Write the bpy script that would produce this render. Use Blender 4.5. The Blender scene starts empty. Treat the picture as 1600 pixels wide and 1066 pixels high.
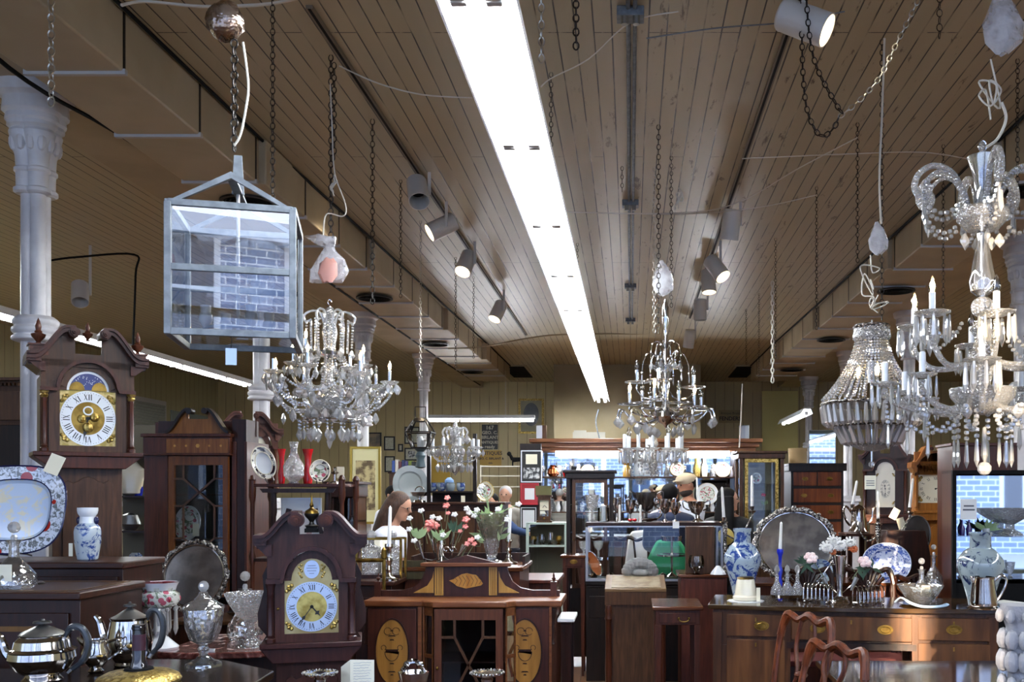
import bpy, bmesh, math, random
from math import sin, cos, pi, radians as R, sqrt, atan2
from mathutils import Vector as V, Matrix as M4
random.seed(7)
SC = bpy.context.scene; COL = SC.collection
# ---------------- camera, world, sun, daylight, exposure ----------------
CAMZ = 1.65; F = 1540.0; VX = 985.0; VY = 770.0
cam = bpy.data.cameras.new('camera'); camo = bpy.data.objects.new('camera', cam); COL.objects.link(camo)
camo.location = (0, 0, CAMZ); camo.rotation_euler = (R(90), 0, 0)
cam.sensor_width = 36; cam.lens = 36*F/1600; cam.shift_x = -(VX-800)/1600; cam.shift_y = (VY-533)/1600
cam.clip_start = .05; cam.clip_end = 200
SC.camera = camo
SC.view_settings.view_transform = 'Standard'; SC.view_settings.look = 'None'
SC.view_settings.gamma = 1; SC.view_settings.exposure = 2.18; SC.view_settings.use_curve_mapping = False
SC.cycles.max_bounces = 14; SC.cycles.transparent_max_bounces = 24; SC.cycles.transmission_bounces = 10
SC.cycles.glossy_bounces = 5; SC.cycles.diffuse_bounces = 4
SC.cycles.caustics_refractive = False; SC.cycles.caustics_reflective = False
SC.cycles.sample_clamp_indirect = 4
wd = bpy.data.worlds.new('sky'); SC.world = wd; wd.use_nodes = True
nt = wd.node_tree; bg = nt.nodes['Background']
tc = nt.nodes.new('ShaderNodeTexCoord'); sp = nt.nodes.new('ShaderNodeSeparateXYZ'); cr = nt.nodes.new('ShaderNodeValToRGB')
nt.links.new(tc.outputs['Generated'], sp.inputs[0]); nt.links.new(sp.outputs['Z'], cr.inputs[0]); nt.links.new(cr.outputs[0], bg.inputs[0])
cr.color_ramp.elements[0].color = (.95, .97, 1, 1); cr.color_ramp.elements[1].color = (.35, .55, 1, 1); cr.color_ramp.elements[1].position = .6
SKY = 1.7
bg.inputs[1].default_value = SKY
sl = bpy.data.lights.new('sun', 'SUN'); sl.energy = 9; sl.angle = R(.5); sl.color = (1, .8, .55)
so = bpy.data.objects.new('sun', sl); COL.objects.link(so)
SUN_E = R(12.5); SUN_AZ = R(-8)          # comes over the street in front of the shop
so.rotation_euler = (pi/2-SUN_E, 0, SUN_AZ)
pl = bpy.data.lights.new('window_portal', 'AREA'); pl.shape = 'RECTANGLE'; pl.size = 16.6; pl.size_y = 3.5
pl.cycles.is_portal = True
po = bpy.data.objects.new('window_portal', pl); COL.objects.link(po); po.location = (0, -1.2, 2.2); po.rotation_euler = (R(90), 0, 0)
TUBE = 24.0
# ---------------- helpers ----------------
def X(px, D): return (px-VX)*D/F
def Z(py, D): return CAMZ+(VY-py)*D/F
def lin(c):
    if isinstance(c, str):
        c = [int(c[i:i+2], 16)/255 for i in (0, 2, 4)]
    else: c = [x/255 for x in c]
    return tuple(x/12.92 if x <= .04045 else ((x+.055)/1.055)**2.4 for x in c)+(1,)
class NT:
    def __init__(s, name):
        s.m = bpy.data.materials.new(name); s.m.use_nodes = True; s.t = s.m.node_tree
        s.b = s.t.nodes['Principled BSDF']; s.out = s.t.nodes['Material Output']
    def n(s, k, **p):
        x = s.t.nodes.new('ShaderNode'+k)
        for a, v in p.items():
            if a[0] == '_': x.inputs[a[1:].replace('_', ' ')].default_value = v
            else: setattr(x, a, v)
        return x
    def l(s, a, b): s.t.links.new(a, b)
def setp(b, col=None, rough=.5, metal=0, trans=0, ior=1.5, emis=None, es=0, coat=0, alpha=1, sheen=0, spec=.5, sss=0):
    if col is not None: b.inputs['Base Color'].default_value = lin(col)
    b.inputs['Roughness'].default_value = rough; b.inputs['Metallic'].default_value = metal
    b.inputs['Transmission Weight'].default_value = trans; b.inputs['IOR'].default_value = ior
    b.inputs['Coat Weight'].default_value = coat; b.inputs['Coat Roughness'].default_value = .12
    b.inputs['Specular IOR Level'].default_value = spec; b.inputs['Sheen Weight'].default_value = sheen
    if emis is not None: b.inputs['Emission Color'].default_value = lin(emis); b.inputs['Emission Strength'].default_value = es
def pm(name, col, rough=.5, c2=None, sc=8, stretch=(1, 1, 1), bump=0, bsc=None, lo=.4, hi=.6, detail=3, dist=0, **k):
    t = NT(name); setp(t.b, col, rough, **k)
    if c2 or bump:
        tc = t.n('TexCoord'); mp = t.n('Mapping', _Scale=stretch); t.l(tc.outputs['Object'], mp.inputs[0])
        no = t.n('TexNoise', _Scale=sc, _Detail=detail, _Distortion=dist); t.l(mp.outputs[0], no.inputs[0])
        if c2:
            r = t.n('ValToRGB'); e = r.color_ramp.elements; e[0].color = lin(col); e[1].color = lin(c2); e[0].position = lo; e[1].position = hi
            t.l(no.outputs[0], r.inputs[0]); t.l(r.outputs[0], t.b.inputs['Base Color'])
        if bump:
            if bsc: no = t.n('TexNoise', _Scale=bsc); t.l(mp.outputs[0], no.inputs[0])
            bp = t.n('Bump', _Strength=bump, _Distance=.02); t.l(no.outputs[0], bp.inputs['Height']); t.l(bp.outputs[0], t.b.inputs['Normal'])
    return t.m
def wood(name, c1, c2, rough=.4, axis='z', sc=6, coat=.06):
    st = {'z': (9, 9, .8), 'x': (.8, 9, 9), 'y': (9, .8, 9)}[axis]
    t = NT(name); setp(t.b, c1, rough, coat=coat, spec=.26)
    tc = t.n('TexCoord'); mp = t.n('Mapping', _Scale=st); t.l(tc.outputs['Object'], mp.inputs[0])
    no = t.n('TexNoise', _Scale=sc, _Detail=5, _Distortion=.6); t.l(mp.outputs[0], no.inputs[0])
    n2 = t.n('TexNoise', _Scale=2.2, _Detail=2); t.l(tc.outputs['Object'], n2.inputs[0])
    mm = t.n('Math', operation='MULTIPLY_ADD'); t.l(n2.outputs[0], mm.inputs[0]); mm.inputs[1].default_value = .5; t.l(no.outputs[0], mm.inputs[2])
    r = t.n('ValToRGB'); e = r.color_ramp.elements; e[0].position = .55; e[1].position = .95
    dk = lambda c: tuple(v*g for v, g in zip(lin(c), (.6, .62, .5)))+(1,)
    e[0].color = dk(c1); e[1].color = dk(c2)
    t.l(mm.outputs[0], r.inputs[0]); t.l(r.outputs[0], t.b.inputs['Base Color'])
    bp = t.n('Bump', _Strength=.06, _Distance=.004); t.l(no.outputs[0], bp.inputs['Height']); t.l(bp.outputs[0], t.b.inputs['Normal'])
    return t.m
def boards(name, c1, c2, mortar, w=.09, length=3.2, rot=pi/2, rough=.5, mort=.003, wear=None, plane='xy', bump=.5, spec=.5):
    t = NT(name); setp(t.b, c1, rough, spec=spec)
    tc = t.n('TexCoord'); v = tc.outputs['Object']
    if plane != 'xy':
        sx = t.n('SeparateXYZ'); cx = t.n('CombineXYZ'); t.l(v, sx.inputs[0])
        t.l(sx.outputs['Z'], cx.inputs[0]); t.l(sx.outputs['X' if plane == 'xz' else 'Y'], cx.inputs[1]); v = cx.outputs[0]; rot = 0
    mp = t.n('Mapping', _Rotation=(0, 0, rot)); t.l(v, mp.inputs[0])
    br = t.n('TexBrick', offset=.37, offset_frequency=3, squash=1, _Scale=1.0, _Mortar_Size=mort, _Mortar_Smooth=.2, _Bias=0, _Brick_Width=length, _Row_Height=w)
    br.inputs['Color1'].default_value = lin(c1); br.inputs['Color2'].default_value = lin(c2); br.inputs['Mortar'].default_value = lin(mortar)
    t.l(mp.outputs[0], br.inputs['Vector'])
    no = t.n('TexNoise', _Scale=2.0, _Detail=4); m2 = t.n('Mapping', _Scale=(14, 1.2, 1) if plane == 'xy' else (1.2, 14, 1)); t.l(tc.outputs['Object'] if plane == 'xy' else v, m2.inputs[0]); t.l(m2.outputs[0], no.inputs[0])
    # gaps open and close along the boards
    gf = t.n('MapRange'); gf.inputs['From Min'].default_value = .3; gf.inputs['From Max'].default_value = .5; t.l(no.outputs[0], gf.inputs[0])
    mf = t.n('Math', operation='MULTIPLY'); t.l(br.outputs['Fac'], mf.inputs[0]); t.l(gf.outputs[0], mf.inputs[1])
    base = t.n('MixRGB'); base.inputs[1].default_value = lin(c1); base.inputs[2].default_value = lin(c2)
    n3 = t.n('TexNoise', _Scale=.7, _Detail=3); t.l(m2.outputs[0], n3.inputs[0]); t.l(n3.outputs[0], base.inputs[0])
    mx = t.n('MixRGB'); t.l(mf.outputs[0], mx.inputs[0]); t.l(base.outputs[0], mx.inputs[1]); mx.inputs[2].default_value = lin(mortar)
    o = mx.outputs[0]
    if wear:
        nw = t.n('TexNoise', _Scale=3.0, _Detail=8, _Roughness=.7, _Distortion=.4); mw = t.n('Mapping', _Scale=(5, 1, 1)); t.l(tc.outputs['Object'], mw.inputs[0]); t.l(mw.outputs[0], nw.inputs[0])
        rw = t.n('MapRange'); rw.inputs['From Min'].default_value = .6; rw.inputs['From Max'].default_value = .66; t.l(nw.outputs[0], rw.inputs[0])
        sx = t.n('SeparateXYZ'); t.l(tc.outputs['Object'], sx.inputs[0])
        rx = t.n('MapRange'); rx.inputs['From Min'].default_value = -.6; rx.inputs['From Max'].default_value = .1; t.l(sx.outputs[0], rx.inputs[0])
        mw2 = t.n('Math', operation='MULTIPLY'); t.l(rw.outputs[0], mw2.inputs[0]); t.l(rx.outputs[0], mw2.inputs[1])
        m3 = t.n('MixRGB'); t.l(mw2.outputs[0], m3.inputs[0]); t.l(o, m3.inputs[1]); m3.inputs[2].default_value = lin(wear); o = m3.outputs[0]
    t.l(o, t.b.inputs['Base Color'])
    if bump:
        iv = t.n('Math', operation='SUBTRACT'); iv.inputs[0].default_value = 1; t.l(mf.outputs[0], iv.inputs[1])
        bp = t.n('Bump', _Strength=bump, _Distance=.006); t.l(iv.outputs[0], bp.inputs['Height']); t.l(bp.outputs[0], t.b.inputs['Normal'])
    return t.m
def glasspane(name, tint=(1, 1, 1), ior=1.5, boost=1.0, add=0.0, rough=0.0):
    t = NT(name); t.t.nodes.remove(t.b)
    tr = t.n('BsdfTransparent', _Color=tint+(1,)); gl = t.n('BsdfGlossy', _Roughness=rough); fr = t.n('Fresnel', _IOR=ior)
    m = t.n('Math', operation='MULTIPLY_ADD'); m.inputs[1].default_value = boost; m.inputs[2].default_value = add; m.use_clamp = True
    t.l(fr.outputs[0], m.inputs[0]); mx = t.n('MixShader'); t.l(m.outputs[0], mx.inputs[0]); t.l(tr.outputs[0], mx.inputs[1]); t.l(gl.outputs[0], mx.inputs[2]); t.l(mx.outputs[0], t.out.inputs[0])
    return t.m
def emi(name, col, s):
    t = NT(name); t.t.nodes.remove(t.b); e = t.n('Emission', _Strength=s); e.inputs[0].default_value = lin(col); t.l(e.outputs[0], t.out.inputs[0]); return t.m
# ---- mesh builder ----
class MB:
    def __init__(s): s.v = []; s.f = []; s.mi = []; s.k = 0; s.T = None
    def mat(s, k): s.k = k; return s
    def add(s, vs, fs):
        o = len(s.v)
        s.v += [tuple(s.T @ V(p)) for p in vs] if s.T is not None else [tuple(p) for p in vs]
        s.f += [tuple(i+o for i in f) for f in fs]; s.mi += [s.k]*len(fs); return s
    def box(s, x0, x1, y0, y1, z0, z1):
        return s.add([(x, y, z) for x in (x0, x1) for y in (y0, y1) for z in (z0, z1)], [(0, 1, 3, 2), (4, 6, 7, 5), (0, 4, 5, 1), (2, 3, 7, 6), (0, 2, 6, 4), (1, 5, 7, 3)])
    def taper(s, x, y, z0, z1, a, b):     # square leg from half-width a (bottom) to b (top)
        return s.add([(x+i*w, y+j*w, z) for (z, w) in ((z0, a), (z1, b)) for (i, j) in ((-1, -1), (1, -1), (1, 1), (-1, 1))], [(3, 2, 1, 0), (4, 5, 6, 7)]+[(i, (i+1) % 4, 4+(i+1) % 4, 4+i) for i in range(4)])
    def prism(s, pts, y0, y1):            # (x,z) outline, counter-clockwise seen from the front, pushed back in y
        n = len(pts)
        return s.add([(x, y0, z) for x, z in pts]+[(x, y1, z) for x, z in pts], [tuple(range(n)), tuple(range(2*n-1, n-1, -1))]+[(i, n+i, n+(i+1) % n, (i+1) % n) for i in range(n)])
    def slab(s, pts, z0, z1):             # (x,y) outline raised in z
        n = len(pts)
        return s.add([(x, y, z1) for x, y in pts]+[(x, y, z0) for x, y in pts], [tuple(range(n)), tuple(range(2*n-1, n-1, -1))]+[(i, n+i, n+(i+1) % n, (i+1) % n) for i in range(n)])
    def sprism(s, pts, x0, x1):           # (y,z) outline along x
        n = len(pts)
        return s.add([(x0, y, z) for y, z in pts]+[(x1, y, z) for y, z in pts], [tuple(range(n)), tuple(range(2*n-1, n-1, -1))]+[(i, n+i, n+(i+1) % n, (i+1) % n) for i in range(n)])
    def lathe(s, pr, n=20, c=(0, 0, 0), sx=1, sy=1, flute=0, fn=8):
        vs = []; fs = []; m = len(pr)
        for r, z in pr:
            for k in range(n):
                a = 2*pi*k/n; q = r*(1+flute*cos(fn*a)); vs.append((c[0]+q*cos(a)*sx, c[1]+q*sin(a)*sy, c[2]+z))
        for i in range(m-1):
            for k in range(n): fs.append((i*n+k, i*n+(k+1) % n, (i+1)*n+(k+1) % n, (i+1)*n+k))
        if pr[0][0] > 1e-6: fs.append(tuple(range(n-1, -1, -1)))
        if pr[-1][0] > 1e-6: fs.append(tuple((m-1)*n+k for k in range(n)))
        return s.add(vs, fs)
    def ball(s, c, r, n=10, sz=1, m=6): return s.lathe([(r*sin(pi*i/m), -r*sz*cos(pi*i/m)) for i in range(m+1)], n, c)
    def tube(s, pts, r, n=6, closed=False, flat=1):
        P = [V(p) for p in pts]; L = len(P); vs = []; fs = []; u = None
        for i, p in enumerate(P):
            t = (P[(i+1) % L]-P[i-1]) if closed else (P[min(i+1, L-1)]-P[max(i-1, 0)])
            if t.length < 1e-9: t = V((0, 0, 1))
            t.normalize()
            if u is None: u = t.orthogonal().normalized()
            else:
                u = u-t*u.dot(t); u = u.normalized() if u.length > 1e-6 else t.orthogonal().normalized()
            w = t.cross(u); q = r[i] if isinstance(r, (list, tuple)) else r
            for k in range(n):
                a = 2*pi*k/n; vs.append(p+(u*cos(a)+w*sin(a)*flat)*q)
        for i in range(L if closed else L-1):
            j = (i+1) % L
            for k in range(n): fs.append((i*n+k, i*n+(k+1) % n, j*n+(k+1) % n, j*n+k))
        if not closed: fs += [tuple(range(n-1, -1, -1)), tuple((L-1)*n+k for k in range(n))]
        return s.add(vs, fs)
    def disc(s, c, r, n=24, y=0): return s.add([(c[0]+r*cos(2*pi*k/n), c[1], c[2]+r*sin(2*pi*k/n)) for k in range(n)], [tuple(range(n))])
    def quadxz(s, x0, x1, z0, z1, y): return s.add([(x0, y, z0), (x1, y, z0), (x1, y, z1), (x0, y, z1)], [(0, 1, 2, 3)])
def arc(cx, cz, r, a0, a1, n=10, rz=None):
    rz = rz or r; return [(cx+r*cos(R(a0+(a1-a0)*i/n)), cz+rz*sin(R(a0+(a1-a0)*i/n))) for i in range(n+1)]
def bez(p, n=12):
    p = [V(q) for q in p]; o = []
    for i in range(n+1):
        t = i/n; q = list(p)
        while len(q) > 1: q = [q[k]*(1-t)+q[k+1]*t for k in range(len(q)-1)]
        o.append(q[0])
    return o
def spline(P, n=6):
    P = [V(p) for p in P]; o = []
    for i in range(len(P)-1):
        a, b, c, d = P[max(i-1, 0)], P[i], P[i+1], P[min(i+2, len(P)-1)]
        for k in range(n):
            t = k/n; o.append(.5*((2*b)+(c-a)*t+(2*a-5*b+4*c-d)*t*t+(3*b-a-3*c+d)*t**3))
    return o+[P[-1]]
def obj(name, mb, mats, parent=None, loc=(0, 0, 0), smooth=35, bevel=0, rot=(0, 0, 0), sub=0, scale=None, remesh=0):
    me = bpy.data.meshes.new(name); me.from_pydata(mb.v, [], mb.f)
    for m in (mats if isinstance(mats, (list, tuple)) else [mats]): me.materials.append(m)
    me.polygons.foreach_set('material_index', mb.mi); me.update()
    if smooth:
        me.polygons.foreach_set('use_smooth', [True]*len(me.polygons)); me.set_sharp_from_angle(angle=R(smooth))
    o = bpy.data.objects.new(name, me); COL.objects.link(o); o.location = loc; o.rotation_euler = rot
    if scale: o.scale = scale
    if parent: o.parent = parent
    if remesh:
        q = o.modifiers.new('r', 'REMESH'); q.mode = 'VOXEL'; q.voxel_size = remesh; q.use_smooth_shade = True
        q = o.modifiers.new('s', 'SMOOTH'); q.factor = .6; q.iterations = 4
    if bevel:
        b = o.modifiers.new('b', 'BEVEL'); b.width = bevel; b.segments = 2; b.limit_method = 'ANGLE'; b.angle_limit = R(40); b.use_clamp_overlap = True
    if sub: b = o.modifiers.new('u', 'SUBSURF'); b.levels = sub; b.render_levels = sub
    return o
def tag(o, label, cat, group=None):
    o['label'] = label; o['category'] = cat
    if group: o['group'] = group
    return o
def thing(name, label, cat, loc=(0, 0, 0), rz=0, group=None):
    o = bpy.data.objects.new(name, None); COL.objects.link(o); o.location = loc; o.rotation_euler = (0, 0, rz); o.empty_display_size = .1
    return tag(o, label, cat, group)
def one(name, label, cat, mb, mats, loc=(0, 0, 0), group=None, rz=0, **k):
    o = obj(name, mb, mats, None, loc, rot=k.pop('rot', (0, 0, rz)), **k); return tag(o, label, cat, group)
def struct(name, mb, mats, **k):
    p = k.pop('parent', None); o = obj(name, mb, mats, p, **k)
    if not p: o['kind'] = 'structure'
    return o
def dup(root, loc, label, rz=None, group=None, scale=None):
    def cp(o, par):
        c = o.copy(); COL.objects.link(c); c.parent = par
        for ch in list(o.children): cp(ch, c)
        return c
    r = cp(root, None); r.location = loc; r['label'] = label
    if rz is not None: r.rotation_euler = (0, 0, rz)
    if group: r['group'] = group
    if scale: r.scale = (scale,)*3 if not isinstance(scale, tuple) else scale
    return r
def clone(o, parent, loc=None, rot=None, scale=None):
    c = o.copy(); COL.objects.link(c); c.parent = parent
    if loc is not None: c.location = loc
    if rot is not None: c.rotation_euler = rot
    if scale is not None: c.scale = (scale,)*3 if not isinstance(scale, tuple) else scale
    return c
def txt(name, s, size, mat, parent, loc, rot=(pi/2, 0, 0), bold=0):
    c = bpy.data.curves.new(name, 'FONT'); c.body = s; c.size = size; c.align_x = 'CENTER'; c.align_y = 'CENTER'; c.extrude = .0008; c.offset = bold; c.resolution_u = 2
    c.materials.append(mat); t = bpy.data.objects.new(name, c); COL.objects.link(t)
    dg = bpy.context.evaluated_depsgraph_get(); me = bpy.data.meshes.new_from_object(t.evaluated_get(dg)); bpy.data.objects.remove(t)
    o = bpy.data.objects.new(name, me); COL.objects.link(o); o.parent = parent; o.location = loc; o.rotation_euler = rot; return o
# ---------------- materials ----------------
mWhite = pm('white_paint', 'C8C4BE', .4, bump=.1, sc=30)
mColumn = pm('column_paint', 'D2D0D0', .38, c2='B9B7B8', sc=4, bump=.12, bsc=25)
mDuct = pm('duct_paint', 'B2A388', .55, c2='A6977C', sc=2, bump=.05)
mTrim = pm('trim_grey', 'B0AEAC', .4)
mBlack = pm('black', '0A0A0B', .75, spec=.15)
mIron = pm('dark_iron', '2E2A27', .45, metal=.8)
mSteelC = pm('bright_chain', 'B9B4AA', .3, metal=.9)
mCord = pm('white_cord', 'C9C2B4', .5)
mSilver = pm('silver', 'CFCBC6', .08, metal=1, c2='B8B2AC', sc=9)
mSilverC = pm('chased_silver', 'BDB7B0', .22, metal=1, c2='4A4541', sc=60, bump=.9, bsc=70)
mTray = pm('tray_silver', '8D8884', .26, metal=.9, c2='6E6966', sc=9, bump=.05)
mPewter = pm('pewter', '9A9A96', .3, metal=.9)
mChrome = pm('chrome', 'D8D8DA', .06, metal=1)
mBrass = pm('brass', '96783A', .3, metal=1, c2='6E5526', sc=20)
mGold = pm('gilt', 'CDB36A', .3, metal=.85, c2='8A6F30', sc=60, bump=.35, bsc=120)
mCopper = pm('copper', 'A5603A', .25, metal=1)
mGalv = pm('zinc_grey', '62686E', .5, c2='777D82', sc=25, metal=.25)
mPorc = pm('porcelain', 'DDE0E2', .12, coat=.6)
mCream = pm('cream_porcelain', 'DED6BE', .2, coat=.5)
mWax = pm('candle_wax', 'E8E5DE', .35)
mPaper = pm('paper', 'E6DFC4', .6)
mPaperW = pm('white_paper', 'DDDEDC', .6)
mInk = pm('ink', '5A5E66', .7)
mInkBlk = pm('printed_black', '14120F', .5)
mRed = pm('red_glass', 'B01018', .08, coat=.6)
mRuby = pm('ruby_glass', '9A1030', .08, coat=.5)
mCobalt = pm('cobalt_glass', '1626A8', .06, coat=.7)
mPurple = pm('purple_glass', '3A1F6E', .08, coat=.5)
def crystal(name, col='FFFFFF', ior=1.55, rough=0.0, bump=0, bsc=120, milk=.16):
    t = NT(name); t.t.nodes.remove(t.b)
    g = t.n('BsdfGlass', _IOR=ior, _Roughness=rough); g.inputs[0].default_value = lin(col)
    tr = t.n('BsdfTransparent'); gl = t.n('BsdfGlossy', _Roughness=.02); m1 = t.n('MixShader', _Fac=.2); m2 = t.n('MixShader', _Fac=.26)
    t.l(g.outputs[0], m1.inputs[1]); t.l(tr.outputs[0], m1.inputs[2]); t.l(m1.outputs[0], m2.inputs[1]); t.l(gl.outputs[0], m2.inputs[2]); df = t.n('BsdfTranslucent'); d2 = t.n('BsdfDiffuse'); m3 = t.n('MixShader', _Fac=.5); m4 = t.n('MixShader', _Fac=milk)
    t.l(df.outputs[0], m3.inputs[1]); t.l(d2.outputs[0], m3.inputs[2]); t.l(m2.outputs[0], m4.inputs[1]); t.l(m3.outputs[0], m4.inputs[2]); t.l(m4.outputs[0], t.out.inputs[0])
    if bump:
        tc = t.n('TexCoord'); vo = t.n('TexVoronoi', _Scale=bsc); t.l(tc.outputs['Object'], vo.inputs[0]); b = t.n('Bump', _Strength=bump, _Distance=.01)
        t.l(vo.outputs[0], b.inputs['Height']); t.l(b.outputs[0], g.inputs['Normal']); t.l(b.outputs[0], gl.inputs['Normal'])
    return t.m
mCrys = crystal('crystal', ior=1.6, milk=.33); mCrysC = crystal('cut_crystal', ior=1.5, bump=1.0, bsc=75); mGlassT = crystal('thick_glass', ior=1.45, milk=.05)
mCrysP = crystal('pink_crystal', 'FFEDE6', ior=1.6, milk=.36)
mCutG = crystal('clear_cut_glass', ior=1.46, bump=.28, bsc=48, milk=.05)
mPane = glasspane('cabinet_glass', (.97, .98, .97)); mPaneDark = glasspane('dark_cabinet_glass', (.8, .82, .82), boost=.6)
mLantG = glasspane('lantern_glass', (.93, .95, .97), ior=1.6, boost=3.2, add=.03)
mPlastic = glasspane('clear_plastic', (.9, .9, .92), ior=1.6, boost=1.2, add=.12, rough=.25)
mMirror = pm('mirror', 'C6CCD0', .02, metal=1)
mBulbOn = emi('lit_bulb', 'FFDCA0', 30); mTube = emi('tube_light', 'F2F8FF', TUBE); mSpotOn = emi('lit_spot', 'FFE9B8', 12)
mBulbOff = glasspane('unlit_bulb', (.95, .95, .95), ior=1.5, boost=1.3, add=.08)
W1 = wood('dark_mahogany', '200D08', '3C1B11'); W1x = wood('dark_mahogany_top', '2C140C', '4E2A1C', axis='x')
W2 = wood('mahogany', '3A180E', '5E2C1A'); W2x = wood('mahogany_top', '44200F', '70402A', axis='x', rough=.2)
W3 = wood('walnut', '3C2416', '64402A'); W4 = wood('black_oak', '120C0A', '2A1A14'); W5 = wood('satinwood', 'B07A38', 'D6A35A', sc=4)
W6 = wood('pine', '9A5A24', 'C07A38'); W7 = wood('flame_mahogany', '5A2412', '8E4A24', sc=3); W8 = wood('pinkish_mahogany', '5A2E22', '7A4636')
W9 = wood('cornice_wood', '6E3E28', '94603E', axis='x'); WF = wood('inlay_dark', '5A3A1A', '7A5228')
# ---------------- the room ----------------
ZC = CAMZ+2.475; YB = 22.0; XL = -9.2; XR = 9.2; YF = -1.3
mCeil = boards('ceiling_boards', 'B4A78A', 'A49778', '1E170F', w=.098, length=5.3, wear='5A4A34', rough=.38, mort=.0045)
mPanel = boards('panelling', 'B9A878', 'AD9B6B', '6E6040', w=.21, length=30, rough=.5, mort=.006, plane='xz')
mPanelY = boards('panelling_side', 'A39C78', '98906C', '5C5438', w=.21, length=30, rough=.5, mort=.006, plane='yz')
mFloor = boards('floor_boards', '6B4A32', '543823', '1E130C', w=.11, length=1.8, rough=.3)
mBulk = pm('bulkhead_paint', '8C7C5C', .6, c2='857553', sc=2)
mBrick = NT('street_brick'); setp(mBrick.b, 'D8D4CC', .8)
_tc = mBrick.n('TexCoord'); _mp = mBrick.n('Mapping', _Rotation=(R(90), 0, 0)); mBrick.l(_tc.outputs['Object'], _mp.inputs[0])
_b = mBrick.n('TexBrick', _Scale=1.0, _Brick_Width=.42, _Row_Height=.17, _Mortar_Size=.015); _b.inputs['Color1'].default_value = lin('8494B0'); _b.inputs['Color2'].default_value = lin('7484A4'); _b.inputs['Mortar'].default_value = lin('E0E4EA')  # sky-lit shade is put into this blue of the bricks
mBrick.l(_mp.outputs[0], _b.inputs[0]); mBrick.l(_b.outputs[0], mBrick.b.inputs['Base Color']); mBrick = mBrick.m
struct('floor', MB().box(XL, XR, YF-.2, YB, -.1, 0), mFloor)
struct('ceiling', MB().box(XL, XR, YF-.2, YB, ZC, ZC+.1), mCeil)
struct('wall_back', MB().box(XL, XR, YB, YB+.15, 0, ZC), mPanel)
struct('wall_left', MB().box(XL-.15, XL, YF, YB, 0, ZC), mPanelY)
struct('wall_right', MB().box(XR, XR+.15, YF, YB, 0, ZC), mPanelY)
b = MB().box(XL, XR, YF-.2, YF, 0, .45).box(XL, XR, YF-.2, YF, 3.98, ZC)
for x in (XL+.2, -6.2, -3.1, 0, 3.1, 6.2, XR-.2): b.box(x-.07, x+.07, YF-.14, YF-.04, .45, 3.98)
b.box(XL, XR, YF-.12, YF-.06, 3.0, 3.06)
struct('wall_front', b, pm('shopfront_paint', '6E7466', .5))
struct('wall_bulkhead', MB().box(-1.48, 1.36, 19.05, YB, 2.2, ZC), mBulk)
mLou = pm('louvred_blind', '8B9086', .5)
wb = MB()
for k in range(34): wb.box(XL+.01, XL+.05, 15.6, 19.4, 1.5+k*.055, 1.5+k*.055+.045)
w = struct('window_1', MB().box(XL+.002, XL+.02, 15.5, 19.5, 1.4, 3.45), mTrim); struct('window_blind', wb, mLou, parent=w)
w2 = MB().box(XL+.01, XL+.03, 19.7, 21.6, 1.2, 3.3); struct('window_2', w2, pm('dim_pane', '7E8A88', .1))
# the street seen in reflections: facade with a narrow gap for the sun, road
SY = -16.0; gx = 1.95-sin(-SUN_AZ)/cos(SUN_AZ)*0
gx = 1.72+math.tan(SUN_AZ)*(6.1-SY)
for nm, x0, x1, h in (('facade_wall', -34, gx-.1, 7.6), ('facade_wall', gx+.1, 34, 7.6)):
    fb = MB().box(x0, x1, SY-.5, SY, -.2, h).mat(1)
    k = x0+1.2
    while k < x1-2:
        for zz in (.9, 4.9): fb.mat(1).box(k, k+1.1, SY, SY+.05, zz, zz+2.2).mat(2).box(k-.14, k+1.24, SY-.02, SY+.03, zz-.14, zz+2.34)
        fb.mat(2).box(k+.52, k+.58, SY, SY+.07, .9, 3.1).box(k, k+1.1, SY, SY+.07, 5.95, 6.03)
        k += 2.7
    fb.mat(2).box(x0, x1, SY, SY+.35, h-.5, h-.1).box(x0, x1, SY, SY+.15, 3.9, 4.1)
    struct('wall_street', fb, [mBrick, pm('street_window', '3A4A60', .1), pm('street_trim', 'D5DAE2', .6)])
struct('ground_street', MB().box(-40, 40, SY-20, YF-.2, -.35, -.2), pm('street_asphalt', 'B5AA98', .8))
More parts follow.
